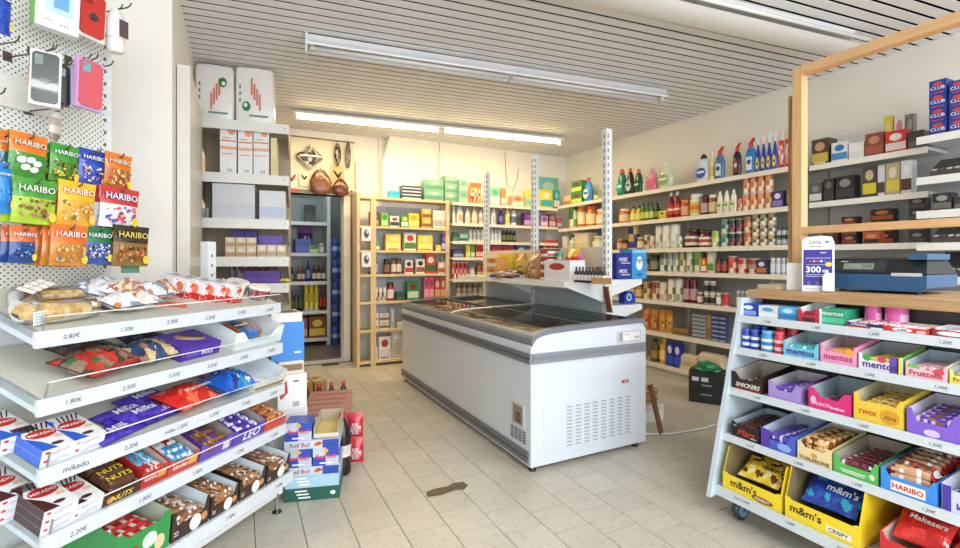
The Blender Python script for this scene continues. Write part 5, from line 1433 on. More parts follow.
sweet_bag(58, 96, 182, 226, .21, ['E8B82A', 'E0A83A', 'C89058', '9A6A3A', 'D8C08A', 'E8DC9A'], 'HARIBO', ('B8241E', 'F4EEE0'), 'golden yellow sweets bag, middle row', 3, 8, .05)
sweet_bag(100, 139, 188, 228, .22, ['C83A3A', 'E4E0E4', 'C8283A', '3A6AC0', 'E0607A', 'F0E8E8'], 'HARIBO', ('2A4AA0', 'F4F0F0'), 'red white and blue sweets bag, middle row', 3, 9, .05)
sweet_bag(9, 36, 226, 263, .2, ['D86A2E', '2A4A8A', '24324E', '3A5AA0', '8AA8C8'], 'HARIBO', TX, 'orange topped navy sweets bag, bottom row', 2, 10, .03)
sweet_bag(50, 88, 225, 266, .22, ['E0702A', 'C8843A', 'B87A3A', 'D8A85A', '4A7AA8', 'E0C07A'], 'HARIBO', ('B8241E', 'F4EEE0'), 'orange sweets bag with tan sweets, bottom row', 4, 11, .04)
sweet_bag(84, 112, 227, 264, .21, ['2E7A4A', '3A5AA0', '3A3A40', 'C8C0C8', '8A7AA8', 'E0DCE0'], 'HARIBO', TX, 'green and grey sweets bag, bottom row', 2, 12, .04)
sweet_bag(113, 149, 226, 266, .23, ['3A3226', '8A6A3A', 'A87A4A', '5A3A2A', 'C89A5A', 'B83A2A'], 'HARIBO', ('2A1E14', 'E8C86A'), 'dark gold sweets bag at right end, bottom row', 3, 13, .04)
s, w, zt, zb = hang(121, 139, 264, 273, .2)
o = MB().box(-w / 2, w / 2, -.002, .0, zb, zt, '5A8A74').build('green_tag', CARTON); o.matrix_world = PEGX.M(s, -.2); put_label(o, 'small plain green tag under the dark gold bag', [], PG, 'tag')
# upper goods
def slab(px0, px1, yt, yb, q, yaw, name, cat, desc, fn, depth=.02, roll=0.0):
    s, w, zt, zb = hang(px0, px1, yt, yb, q); h = zt - zb
    t = empty(name, PEGX.M(s, -q, zb) @ T(0, 0, h) @ RY(roll) @ RZ(yaw) @ T(0, 0, -h)); put_label(t, desc, [], PG, cat)
    fn(t, w, h, depth)
    hook(s, zt + .004, q + .03)
    return t
def case_fn(card, shell, side=None, window=None, ring=True):
    def f(t, w, h, d):
        m = MB().box(-w / 2, w / 2, 0, d, 0, h, card)
        if side: m.box(-w / 2 - .001, -w / 2 + .001, -.0005, d + .0005, h * .3, h, side)
        m.build('card_box', CARTON, t)
        b = MB(); e = .16
        x0, x1, z0, z1 = -w / 2 + w * .08, w / 2 - w * .08, h * .05, h * .95; c = w * .1
        b.prism([(x0 + c, z0), (x1 - c, z0), (x1, z0 + c), (x1, z1 - c), (x1 - c, z1), (x0 + c, z1), (x0, z1 - c), (x0, z0 + c)], -.008, 0, shell)
        b.box(x0 + w * .08, x0 + w * .34, -.011, -.008, z1 - h * .24, z1 - h * .05, window or shade(shell, .5))
        b.lathe([(w * .05, 0, '2A2A2C'), (w * .05, .002, '8A9AA0')], 10, T(x0 + w * .15, -.0115, z1 - h * .1) @ RX(math.pi / 2))
        if ring: b.lathe([(w * .14, 0, '2A2A2C'), (w * .14, .004, '3A3A3C')], 12, T(0, -.008, h * .45) @ RX(math.pi / 2)); b.box(-w * .16, w * .16, -.014, -.010, h * .42, h * .47, '4A4A4E')
        b.build('phone_case', PLASTIC, t)
    return f
slab(79, 107, -8, 40, .16, .0, 'phone_case_pack', 'phone case', 'red phone case in white card, top right', case_fn('EEE8E6', 'C83A2E'), .018, .05)
slab(32, 60, 51, 106, .2, -.55, 'phone_case_pack', 'phone case', 'black green phone case in red edged white box', case_fn('EDE9E8', '24302A', 'C82A2E', '6A7A74'), .03, .03)
slab(59, 71, 66, 106, .17, -.2, 'phone_case_pack', 'phone case', 'narrow plain black phone case', case_fn('3A3A40', '26262C', None, '9AA0A8', False), .016)
slab(72, 82, 63, 108, .19, -.1, 'phone_case_pack', 'phone case', 'mauve phone case half behind the pink one', case_fn('E8DCEC', 'B88AC8', None, 'D8D0E0', False), .016)
slab(77, 104, 60, 110, .22, .05, 'phone_case_pack', 'phone case', 'pink phone case with dark lower edge', case_fn('C8A0D0', 'D8606A', None, '7AB0C0', False), .016, .03)
def wbox(t, w, h, d):
    m = MB().box(-w / 2, w / 2, 0, d, 0, h, 'ECEEEE')
    m.rect((0, 0, h / 2), *FR, .05 * w, .12 * h, w * .62, h * .5, 'BFDCF0'); m.rect((0, 0, h / 2), *FR, .08 * w, .16 * h, w * .34, h * .3, '6AA8E0', .001); m.rect((0, 0, h / 2), *FR, -.2 * w, -.32 * h, w * .2, h * .02, '8A9AA0')
    for k in range(3): m.disc((0, 0, h / 2), *FR, (.1 + .07 * k) * w, -.36 * h, w * .02, w * .02, '3A3A3A')
    m.box(-w / 2 - .001, -w / 2 + .002, -.0005, d + .0005, 0, h, '6AB83A')
    m.build('box', CARTON, t)
slab(38, 78, -12, 31, .17, -.25, 'accessory_box', 'box', 'white accessory box with green edge at frame top', wbox, .04, .04)
def wtube(t, w, h, d):
    MB().lathe([(w * .3, 0, 'E8E6E4'), (w * .42, h * .05, 'EFEDEC'), (w * .42, h * .3, 'D8D4D4'), (w * .42, h * .33, 'EFEDEC'), (w * .42, h * .8, 'EDEBEA'), (w * .2, h, 'E8E6E4')], 14).build('bottle_body', PLASTIC, t)
    MB().box(-w * .1, w * .38, -w * .43, -w * .415, h * .35, h * .75, '5A4A4A').build('label', PAPER, t)
slab(106, 125, 10, 53, .14, 0, 'white_tube', 'tube', 'white plastic tube with dark label right of red case', wtube, .03)
sweet_bag(-8, 12, -14, 34, .18, ['1E4AB0', '1E4AB8', '2A6AD8', '1A3A90'], 'XL', TX, 'dark blue foil bag at the top frame edge', 1, 15, .03)
def fish(t, w, h, d):
    prof = [(.02, 0), (.3, .12), (.46, .3), (.5, .5), (.4, .72), (.22, .88), (.12, .94), (.25, 1)]
    m = MB(); m.lathe([(w * r_, h * z_, ['B8B4AC', '8A7A6A', 'C8C0B4', 'A89A8A', 'D0CCC4', '6A6058', 'B0A8A0', 'B0A8A0'][i]) for i, (r_, z_) in enumerate(prof)], 10, Matrix.Diagonal((1, .4, 1, 1)))
    m.build('lure_body', PLASTIC, t)
slab(51, 65, 108, 146, .16, 0, 'silver_pouch', 'keyring', 'silver fish shaped keyring hanging above the bags', fish, .02, .12)
for px, py, q in ((4, 92, .16), (18, 40, .14), (56, 48, .13), (90, 57, .12), (112, 64, .14), (130, 6, .16), (100, 152, .25)):
    s = PEGX.s_at(px, -q); hook(s, PEGX.h_at(py, s, -q), q)
# ------------------------------------------------------------------ goods on the rolling sweets rack
K1, K2_, K3, K4, K5 = ['rack %s shelf' % k for k in ('top', 'second', 'third', 'fourth', 'bottom')]
def fill_bags(tr, desc, where, colf, n, text=None, w=.1, h=.12, t=.035, name='sweets_pouch', lean=.5, z0=.03, seed=0):
    tt, W, D, Hh = tr; rn = random.Random(seed)
    mes = []
    for tt_ in (text, None):
        m = pillow(w, h, t, colf, 18, 18, .08, .0015, seed)
        if tt_: m.text((0, -t * .5, h * .55), *FR, tt_[0], 0, 0, w * .8, h * .22, tt_[1], .0015, .02)
        mes.append(m.mesh(name))
    for k in range(n):
        o = obj(name, mes[0 if k == 1 else 1], FOIL)
        x = (-.5 + (k % 2 + .5) / 2) * (W - w) * 1.0 + rn.uniform(-.01, .01) if n > 1 else 0
        y_ = .05 + (k // 2) * (D - .1) / max(1, (n + 1) // 2)
        o.matrix_world = tt.matrix_world @ T(x, y_, z0 + .012 * k * .3) @ RZ(rn.uniform(-.15, .15)) @ RX(-lean)
        put_label(o, desc, [PLACE[n][k].replace('left', 'front left') if n > 3 else PLACE[n][k]] if n > 1 else [], where, 'sweets bag', (desc + ' ' + where)[:70])
# top shelf: gum packs
S = RK[0]
goods(S, K1, [
    (740.5, 757, 303.5, 'box', 'royal blue gum display box', ['2440B8', '8AA8E8', 'E8ECF8'], 1, {'d': .12}),
    (758, 778, 306, 'box', 'white and pale blue gum display box', ['DDEAF4', 'F4F8FA', '5AA0D8'], 1, {'d': .12}),
    (778.5, 797.5, 307, 'box', 'sky blue gum display box', ['5AB4E8', '2E8AD0', 'C8E8F8'], 1, {'d': .12}),
    (820, 846, 309, 'box', 'green mint display box with white lettering', ['2EA07A', '5AC8A0', '2E8A6A'], 1, {'d': .12, 'text': ('mentos', 'EAF8F0')})])
tr = tray(S, 798, 819.5, 308, 'red and white gum tray', K1, ['D8E4EC', 'E8F0F4', 'C8344A'], .01, .13, 1.3, .55, marks=[('r', 0, .25, .6, .3, '5A2A34')], cut=.25)
fill_bars(tr, 'maroon gum stick pack', K1, ['8A2434', '9A3040', 'E8D8D8'], 3, 2, None, .03, .012, 'x', name='gum_pack', cat='gum')
tr = tray(S, 846, 885, 321, 'red white and navy gum tray', K1, ['D8DCE4', 'E8ECF0', 'D83A34'], .01, .13, 1.2, .8, [('STIMOROL', 'F4F4F8', -.15, .62, .6, .32)], marks=[('r', 0, .65, .96, .5, '24346A'), ('r', .3, .3, .3, .35, 'F0F0F0')], cut=.1)
fill_bars(tr, 'red and white gum pack', K1, ['D8342E', 'F0ECEC', 'C82A28'], 4, 2, None, .025, .012, 'x', name='gum_pack', cat='gum', seed=3)
tr = tray(S, 886, 930, 325, 'red tray with white and blue swirl', K1, ['D84038', 'E8ECF0', 'D83A30'], .01, .13, 1.15, .85, [('orbit', '24346A', -.12, .5, .35, .4, .2)], marks=[('d', -.12, .5, .24, .3, 'F0F0F2'), ('d', .32, .4, .12, .2, 'F0C8C0')], cut=.1)
fill_bars(tr, 'pale pink gum pack', K1, ['F0C8C8', 'F4E8E8', 'E89AA0'], 4, 2, None, .025, .012, 'x', name='gum_pack', cat='gum', seed=4)
tr = tray(S, 931, 985, 328, 'dark red tray with white label', K1, ['B82A34', 'E8ECF0', '9A2430'], .01, .13, 1.15, .85, marks=[('d', -.1, .5, .3, .25, 'F0E8E8'), ('r', -.1, .5, .3, .12, 'B82A34')], cut=.1)
fill_bars(tr, 'white and red gum pack', K1, ['F0F0F0', 'E8E4E4', 'C8343A'], 4, 2, None, .025, .012, 'x', name='gum_pack', cat='gum', seed=5)
goods(S, K1, [(861, 879, 304, 'can', 'pink gum tub', ['E06AB0', 'F0B0D8', 'D858A8'], 1, {'q': .10, 'name': 'gum_tub', 'cat': 'tub'}), (880, 905, 305, 'can', 'hot pink gum tub with white label', ['E858A8', 'F4D0E8', 'E06AB4'], 1, {'q': .10, 'name': 'gum_tub', 'cat': 'tub'})])
# second shelf: gum tubs and mint rolls
S = RK[1]
goods(S, K2_, [
    (740, 757, 329, 'jar', 'navy blue gum tub with white label', ['2A44B0', '3A58C8', 'DDE6F4', '2A44B0'], 2, {'name': 'gum_tub', 'cat': 'tub'}),
    (758, 771, 331, 'jar', 'light blue gum tub', ['4A9ADC', '6AB0E8', 'E4F0F8', '3A80C8'], 1, {'name': 'gum_tub', 'cat': 'tub', 'q': .02}),
    (771.5, 782, 332, 'jar', 'red gum tub with pink band', ['D83A48', 'D84A54', 'F0C8CC', 'C82A3A'], 1, {'name': 'gum_tub', 'cat': 'tub', 'q': .02}),
    (752, 766, 326, 'jar', 'second row cobalt gum tub', ['2E50C0', '3A60D0', 'C8D8F0'], 2, {'name': 'gum_tub', 'cat': 'tub', 'q': .1}),
    (772, 796, 327, 'jar', 'second row scarlet gum tub', ['D83A40', 'E04A50', 'F0D8D8'], 2, {'name': 'gum_tub', 'cat': 'tub', 'q': .1})])
def mint(x0, x1, yt, desc, c, tcol, txt, bars, de2, marks=(), seed=0):
    tr = tray(S, x0, x1, yt, desc, K2_, c, .008, .19, 1.45, .62, [(txt, tcol, 0, .36, .8, .36)], marks=marks, cut=.12)
    fill_bars(tr, de2, K2_, bars, 5, 2, None, .034, .022, 'x', name='sweet_roll', cat='sweet roll', seed=seed)
mint(783, 818.5, 340, 'pale blue mint tray with navy lettering', ['8AD0E8', 'C8DCE4', '7AC8E4'], '1E3A8A', 'mentos', ['2EA8B8', '4AC0C8', 'E8F8F8', '3AB0C0'], 'turquoise mint roll', seed=1)
mint(820, 857, 343, 'pink fruit mint tray', ['F090C0', 'E0C8D4', 'F2A0C8'], 'B81E6A', 'mentos', ['E86AA8', 'F0A04A', 'F0E0B0', 'E87AB0'], 'pink and orange mint roll', [('d', .3, .7, .12, .2, 'F0A83A')], 2)
mint(858, 903, 352, 'green and purple fruit mint tray', ['7ABF5A', 'B8BCC8', 'E8E4F0'], '4A2A8A', 'mentos', ['7A3AA8', 'E8D84A', '5AB04A', 'D8485A'], 'rainbow mint roll', [('d', -.3, .75, .1, .2, '4AA83A'), ('d', .05, .75, .1, .2, 'D83A5A'), ('r', .32, .5, .2, .9, '6A4AA8'), ('r', .44, .5, .1, .9, 'E8D84A')], 3)
mint(905, 948, 361, 'rose and yellow chew tray', ['E8D8E4', 'B8D0E0', 'F0C0CC'], 'B82A4A', 'Fruittella', ['E87A8A', 'F0B0B8', 'F0E8E8', 'D8485A'], 'rose chew roll', [('d', .3, .6, .14, .2, 'D84A5A'), ('r', -.3, .75, .3, .2, '7ABF5A')], 4)
mint(949, 990, 369, 'yellow and green chew tray cut by the frame', ['D8E04A', 'B8D0E0', 'E8E86A'], 'B82A4A', 'Fruittella', ['E8C84A', '8AC04A', 'F0E8A0', 'D8A83A'], 'yellow chew roll', [], 5)
# third shelf
S = RK[2]
tr = tray(S, 731, 763, 370.5, 'dark brown chocolate bar tray with white lettering', K3, ['33211C', 'CFC8C0', '2E1C18'], .008, .23, 1.35, .62, [('SNICKERS', 'F4EEE8', .04, .32, .78, .34, .25)], marks=[('r', .04, .12, .8, .06, 'C82A2A')], cut=.28)
fill_bars(tr, 'brown nougat bar, brown tray', K3, ['4A2C20', '5A3424', 'C8C0B8', '3A2018'], 4, 1, None, .045, .02, 'x', seed=1)
tr = tray(S, 768, 801, 380, 'lilac chocolate bar tray', K3, ['9A84C8', 'DAD6DC', 'A890D4'], .008, .23, 1.3, .55, cut=.28)
fill_bars(tr, 'purple wafer bar, lilac tray', K3, ['5A3AB0', '6A4AC0', 'D8D0F0', '4A2AA0'], 5, 2, None, .04, .02, 'x', seed=2)
tr = tray(S, 808, 851.5, 386.5, 'magenta coconut bar tray', K3, ['D82A78', 'B8D0DC', 'DC2E80'], .008, .23, 1.25, .6, [('COCO', 'F8E8F0', -.15, .3, .35, .26), ('bonbon', 'F8E8F0', .2, .26, .32, .24)], marks=[('d', -.38, .42, .07, .2, 'F0C0D8')], cut=.3)
fill_bars(tr, 'dark pink coconut bar, magenta tray', K3, ['8A1E4A', '4A2A2A', 'D83A80', 'E8C8D8'], 4, 1, None, .045, .02, 'x', seed=3)
tr = tray(S, 853, 904, 392, 'golden yellow twin bar tray', K3, ['E8C43A', 'D8CCA8', 'ECC83E'], .008, .23, 1.3, .75, [('TWIX', 'C8281E', -.2, .36, .4, .5, .2), ('Xtra', '8A4A1E', .24, .34, .26, .4, .2)], marks=[('d', .24, .36, .2, .26, 'D8A02A')], cut=.14)
fill_bars(tr, 'gold and brown twin bar, yellow tray', K3, ['5A3418', 'D8B04A', '4A2A14', 'E8D08A'], 5, 3, None, .042, .022, 'x', seed=4, stackback=.015)
tr = tray(S, 906, 960, 407, 'violet chocolate bar tray', K3, ['7A5AC8', 'D8D4E4', '8460D0'], .008, .23, 1.25, .55, marks=[('d', 0, .2, .16, .14, 'D8C8F0')], cut=.2)
fill_bars(tr, 'violet and brown wafer bar, violet tray', K3, ['4A2EA8', '5A3CB8', '8A5A34', 'D8C8F0'], 5, 3, None, .042, .022, 'x', seed=5, stackback=.02)
# fourth shelf
S = RK[3]
tr = tray(S, 731, 759.5, 420, 'black chocolate bar tray with red script', K4, ['221C1E', 'B8C8D0', '1E1A1C'], .008, .27, 1.3, .8, [('Mars', 'C83A34', .05, .42, .62, .42, .3)], marks=[('r', -.36, .75, .12, .06, 'C8B890'), ('r', .3, .2, .2, .05, 'D8D8D8')], cut=.2)
fill_bars(tr, 'dark brown caramel bar, black tray', K4, ['2A1A18', '4A241E', 'B83A30', '3A1E1A'], 6, 3, None, .042, .022, 'x', seed=6, stackback=.01)
tr = tray(S, 760.5, 795.5, 427, 'blue and violet chocolate bar tray', K4, ['4A78D0', 'C8D4E4', '4A62C8'], .008, .27, 1.4, .5, marks=[('r', -.35, .5, .26, .95, '5A3AA8'), ('d', .2, .3, .2, .2, '8AB0F0')], cut=.25)
fill_bars(tr, 'violet biscuit bar, blue violet tray', K4, ['4A34A8', '5A44B8', 'D8D4F0', '3A2898'], 6, 3, None, .042, .022, 'x', seed=7)
tr = tray(S, 797, 832, 440, 'cream nougat bar tray with brown lettering', K4, ['E8D49A', 'E4E4DC', 'ECD9A4'], .008, .27, 1.45, .75, [('TOBLERONE', '7A3A1E', .0, .2, .9, .22)], marks=[('d', 0, .45, .1, .12, 'C8A05A')], cut=.22)
fill_bars(tr, 'gold triangular nougat bar, cream tray', K4, ['8A4A24', 'D8A868', '6A3418', 'E8C88A'], 5, 4, None, .045, .026, 'x', seed=8)
tr = tray(S, 833, 878.5, 452, 'green protein bar tray', K4, ['4AA84A', 'B8AC9C', '58B858'], .008, .27, 1.35, .55, marks=[('r', -.05, .3, .6, .05, 'E8F4E4'), ('r', -.05, .2, .5, .05, 'D8F0D0'), ('d', .38, .35, .06, .14, 'E8E0C0')], cut=.16)
fill_bars(tr, 'white and maroon protein bar, green tray', K4, ['E8E4E4', '5A2434', 'E0DCDC', '8A3A48'], 6, 2, None, .042, .022, 'x', seed=9)
tr = tray(S, 880, 938, 466, 'bright blue sweets tray with red white lettering', K4, ['2E86E0', 'B8C8D8', '3A90E8'], .008, .27, 1.25, .72, [('HARIBO', 'C8201E', 0, .34, .56, .34)], marks=[('r', 0, .34, .62, .44, 'F0EAE4')], cut=.14)
fill_bars(tr, 'striped gummy roll, bright blue tray', K4, ['C83A3A', 'E0C8B0', 'B83A40', '8A5A4A'], 6, 4, None, .04, .026, 'x', name='gummy_roll', cat='sweet roll', seed=10, stackback=.02, cols=[['C8303A', 'D8B8A0', '8A3A34', 'E8D8C0'], ['E8E0DC', '7A4A3A', 'C8483E', 'D8D0C8'], ['A82A30', 'C89A7A', 'E8E4E0', '6A3A30']])
tr = tray(S, 941, 996, 482, 'white and violet chocolate tray cut by the frame', K4, ['C8D0EC', 'D8DCE8', 'D0D8F0'], .008, .27, 1.25, .8, [('kinder', '3A2A8A', .1, .3, .6, .3)], marks=[('r', -.4, .5, .18, .9, '4A38A8')], cut=.14)
fill_bars(tr, 'violet milk bar, white violet tray', K4, ['5A44B8', 'E8E8F4', '4A38A8'], 5, 3, None, .042, .022, 'x', seed=11)
# bottom shelf: stand-up displays
S = RK[4]
def candy(base): return vor(base, 36, len(base), .9)
tr = tray(S, 722, 782, 470, 'yellow peanut candy display with tall wings', K5, ['F0D428', '8A7A5A', 'F4D82C'], .008, .32, 1.9, .9, [("m&m's", '4A2A1E', -.12, .55, .46, .5), ('PEANUT', 'F4F0E8', .2, .26, .26, .16)], marks=[('d', .2, .26, .18, .16, '8A4A1E')], cut=.1, wings=.19)
fill_bags(tr, 'yellow peanut candy bag', K5, candy(['E8C42A', 'F0D03A', 'D8A82A', '6A3A1E', 'F0E0A0']), 4, ("m&m's", '4A2A1E'), .12, .14, .04, lean=1.1, z0=.07)
tr = tray(S, 784, 861, 495, 'yellow crispy candy display with tall wings', K5, ['F0D428', '8A7A5A', 'F4D82C'], .008, .32, 1.9, .9, [("m&m's", '3A2420', -.2, .58, .44, .46), ('CRISPY', '6A5A2A', .24, .34, .26, .18)], marks=[('r', .24, .34, .32, .28, 'F8F4E0')], cut=.1, wings=.205)
fill_bags(tr, 'blue crispy candy bag', K5, candy(['1E3A9A', '24429A', '1A348A', '2AA0C8', '2E50B0']), 4, ("m&m's", 'F0F4F8'), .14, .15, .045, lean=.9, z0=.08)
tr = tray(S, 879, 946, 530, 'red malted ball display', K5, ['C8242A', 'D8C0B8', 'D0282E'], .008, .32, 1.35, .8, [('Maltesers', 'F6EAE4', -.1, .3, .6, .26, .1)], marks=[('d', .2, .5, .06, .08, 'A86A4A'), ('d', .32, .3, .07, .1, 'C88A5A')], cut=.1)
fill_bags(tr, 'red malted ball bag', K5, candy(['C8201E', 'D42A26', 'B81A1A', 'D83A30']), 4, ('Maltesers', 'F6EEE6'), .13, .15, .045, lean=.9, z0=.09)
# ------------------------------------------------------------------ on the counter
CTOP = 1.0858
def counter_M(px, X):
    r = ray(px, 261); return X, X * r.y / r.x
# phone card stand
x, y_ = counter_M(818, 2.42)
t = empty('phone_card_stand', T(x, y_, CTOP) @ RZ(-math.pi / 2 + .45) @ RX(-.16)); put_label(t, 'white phone card stand with purple panel on the counter', [], '', 'leaflet stand')
m = MB()
pl = [(-.062, 0), (.062, 0), (.062, .235), (.052, .262), (.015, .268), (-.045, .262), (-.062, .25)]
m.prism(pl, 0, .006, 'E9EBEE')
F = (0, 0, 0)
m.text(F, *FR, 'Lyca', -.012, .236, None, .024, '24242A', .001, .01); m.disc(F, *FR, .034, .238, .008, .006, '1E8A9A'); m.rect(F, *FR, -.01, .216, .05, .004, '8A8A94', .0008)
m.rect(F, *FR, -.002, .115, .112, .172, '2E2A8A', .0007); m.text(F, *FR, '300', -.018, .105, None, .03, 'F4F4FA', .0015, .02); m.text(F, *FR, 'GB', .028, .098, None, .013, 'F4F4FA', .0015, .02)
m.text(F, *FR, 'Lyca', .02, .186, None, .012, 'E8E8F4', .0015); m.rect(F, *FR, 0, .16, .095, .003, 'B8B4D8', .0012); m.rect(F, *FR, 0, .128, .095, .002, 'B8B4D8', .0012); m.rect(F, *FR, 0, .08, .095, .003, 'B8B4D8', .0012); m.rect(F, *FR, 0, .072, .095, .003, 'B8B4D8', .0012)
for k in range(5): m.disc(F, *FR, -.03 + .014 * k, .145, .005, .005, ['C83A3A', 'E8A83A', 'C83A3A', 'F0F0F4', '3A6AC0'][k], .0013)
m.disc(F, *FR, .04, .13, .013, .011, 'E8C83A', .0016)
for k in range(3): m.disc(F, *FR, -.035 + .032 * k, .04, .008, .01, '5A54B0', .0013)
m.rect(F, *FR, 0, .012, .1, .003, '9A9AA4', .0008)
m.build('printed_board', CARTON, t)
MB().prism([(.018, 0), (.062, 0), (.062, .07), (.05, .085), (.03, .088), (.018, .07)], -.03, -.004, 'ECEEF0').build('card_pocket', PLASTIC, t)
MB().add([(-.03, .006, .2), (.03, .006, .2), (.03, .09, .012), (-.03, .09, .012)], [(3, 2, 1, 0)], 'D8DADC').add([(-.03, .007, .2), (.03, .007, .2), (.03, .091, .012), (-.03, .091, .012)], [(0, 1, 2, 3)], 'D8DADC').build('support', CARTON, t)
x, y_ = counter_M(796, 2.46)
m = MB().box(-.04, .04, 0, .004, 0, .135, 'E9E8E4'); o = m.build('white_card', PAPER); o.matrix_world = T(x, y_, CTOP) @ RZ(-math.pi / 2 + .35) @ RX(-.1); put_label(o, 'blank white card behind the phone card stand', [], '', 'card')
# cash register
t = empty('cash_register'); x, y_ = counter_M(886, 2.66)
t.matrix_world = T(2.56, y_, CTOP) @ RZ(-math.pi / 2); put_label(t, 'dark blue cash register with grey display on the counter', [], '', 'cash register')
W = .36
BLU = mat('blue_register_plastic', '2E5A86', .35, var=.03)
DK = mat('dark_register_plastic', '1C2026', .38, var=.04)
m = MB().prism([(-W / 2 + .02, .012), (W / 2 - .02, .012), (W / 2, .03), (W / 2, .085), (-W / 2, .085), (-W / 2, .03)], 0, .30, 'FFFFFF'); m.build('drawer', BLU, t)
m = MB().add([(-W / 2, .0, .088), (W / 2, .0, .088), (W / 2, .30, .088), (-W / 2, .30, .088), (-W / 2, .03, .155), (W / 2 - .11, .03, .155), (W / 2 - .11, .22, .165), (-W / 2, .22, .165), (W / 2 - .02, .06, .15), (W / 2 - .02, .25, .15)], [(0, 1, 5, 4), (4, 5, 6, 7), (2, 3, 7, 6), (3, 0, 4, 7), (1, 8, 5), (1, 2, 9, 8), (5, 8, 9, 6), (9, 2, 6)], '1C2026')
m.build('top_case', DK, t)
m = MB(); O = (-.065, .0145, .121); V = (0, .03, .067)
m.rect(O, (1, 0, 0), V, 0, 0, .2, .056, '2E3238', .001); m.rect(O, (1, 0, 0), V, -.005, -.002, .12, .03, '8A9A8E', .002); m.text(O, (1, 0, 0), V, '0.00', .03, -.002, None, .016, '3A463E', .003); m.rect(O, (1, 0, 0), V, -.065, .022, .03, .005, 'C8C8C8', .002)
m.build('display', CARTON, t)
MB().box(.06, .165, -.003, 0, .078, .092, 'C8CCD0').build('name_plate', PLASTIC, t)
MB().box(.115, .175, .02, .24, .15, .175, '2E5A86').build('printer_cover', BLU, t)
for sx in (-.14, .14): MB().lathe([(.012, 0, '111111'), (.012, .013, '111111')], 8, T(sx, .03, 0)).build('foot', BLACK, t)
# flat things on the counter end
x, y_ = counter_M(772, 2.5)
o = MB().box(-.09, .09, -.05, .05, 0, .022, 'C8B896').rect((0, 0, .022), *TP, 0, 0, .14, .07, 'E0D4BC').build('wooden_tray', CARTON); o.matrix_world = T(2.5, y_ - .03, CTOP); put_label(o, 'flat tan card block at the left end of the counter', [], '', 'block')

# ------------------------------------------------------------------ shelving behind the counter: boxes
B1, B2, B3 = 'behind the counter, upper shelf', 'behind the counter, middle shelf', 'behind the counter, lower shelf'
goods(KS[0], B1, [
    (811, 829, 139, 'box', 'dark tin with tan picture', ['4A4238', 'C8B04A', 'C89A7A', 'E0D8A0'], 1, {'d': .12}),
    (831, 848, 142, 'box', 'blue and white flat box', ['DCE4EA', '4A90C8', '2E78B8'], 1, {'d': .12}),
    (848.5, 864, 142.5, 'box', 'plain white flat box', ['EDEBE6', 'E0E0DC'], 1, {'d': .12}),
    (864.5, 884, 133, 'box', 'rust brown sack shaped carton', ['8A4A38', 'A85A44', 'C88A6A'], 1, {'d': .12}),
    (884.5, 907, 130.5, 'box', 'red and white long carton', ['D83A34', 'E8DCD4', 'F0ECE8'], 1, {'d': .12}),
    (907.5, 924, 131, 'box', 'dark grey flat carton', ['4A4844', '6A6660'], 1, {'d': .12}),
    (884, 893, 116, 'box', 'yellow slim carton on top of the red one', ['E8D03A', '3A3A34', 'F0E08A'], 1, {'q': .10, 'd': .05}),
    (894, 905, 115, 'box', 'white carton with pink heart on the red one', ['EFECEA', 'F4F0F0', 'E08AA8'], 1, {'q': .10, 'd': .05}),
    (906, 914, 114, 'box', 'grey and yellow slim carton on the grey one', ['8A8A84', 'E8DC4A', 'B8B8B4'], 1, {'q': .10, 'd': .05})], q0=.02)
goods(KS[1], B2, [
    (809, 822, 183, 'box', 'short grey tobacco tin', ['5A5A56', 'D8DCE0', '8A8A84'], 1, {'d': .08}),
    (823, 834, 178.5, 'box', 'black tobacco carton', ['2A2A2C', '3A3A3A', '6A6A64'], 1, {'d': .08}),
    (835, 855, 176, 'box', 'wide black tobacco carton with grey picture', ['26262A', '3A3A3E', '8A8A88'], 1, {'d': .08}),
    (862, 877, 166, 'box', 'dark carton with yellow stripe', ['4A443A', 'D8C83A', 'C8B89A'], 1, {'d': .06}),
    (877.5, 885, 165.5, 'box', 'white topped brown carton', ['D8D8DA', '4A3A34'], 1, {'d': .08}),
    (885.5, 900, 163, 'box', 'cream carton with yellow stripe', ['B8A880', 'D8C84A', 'E0D8C0'], 1, {'d': .06}),
    (900.5, 912, 160.5, 'box', 'tall white and brown carton', ['D8DADC', '5A3A34', 'E8E8E8'], 1, {'d': .08})], q0=.02)
goods(KS[2], B3, [
    (822, 838, 226, 'box', 'flat dark red tobacco pack', ['5A2E28', '3A2420', '8A4A3A'], 1, {'d': .08}),
    (841, 857, 217, 'box', 'black tobacco pack with red picture in a pile', ['2A2426', '8A3A2E', 'B87A5A'], 1, {'rows': 3, 'd': .08}),
    (863, 880, 222, 'box', 'orange and black tobacco pack', ['B85A34', '2A2424', 'D8905A'], 1, {'rows': 2, 'd': .08}),
    (870, 894, 209, 'box', 'long black and rust tobacco pack', ['2E2422', 'A8502E', 'C8783E'], 1, {'rows': 3, 'q': .1, 'd': .08}),
    (908, 926, 198, 'box', 'black tobacco pack with grey picture', ['26262A', '4A4A4A', '8A8480'], 1, {'rows': 4, 'd': .08})], q0=.02)
goods(KS[3], 'behind the counter, lowest shelf', [
    (842, 857, 259, 'box', 'dark tobacco pack', ['2E2A2A', 'A85A3E', '6A5A50'], 1, {'rows': 2, 'd': .08}),
    (862, 878, 262, 'box', 'rust tobacco pack', ['8A4A34', '3A2A28', 'D8A87A'], 1, {'rows': 2, 'd': .08}),
    (880, 899, 268, 'box', 'brown tobacco pack with tan picture', ['4A322A', 'C88A6A', 'D8B898'], 1, {'d': .08}),
    (906, 926, 262, 'box', 'black tobacco pack', ['26262A', '4A4A4A', '8A8480'], 1, {'rows': 2, 'd': .08})], q0=.02)
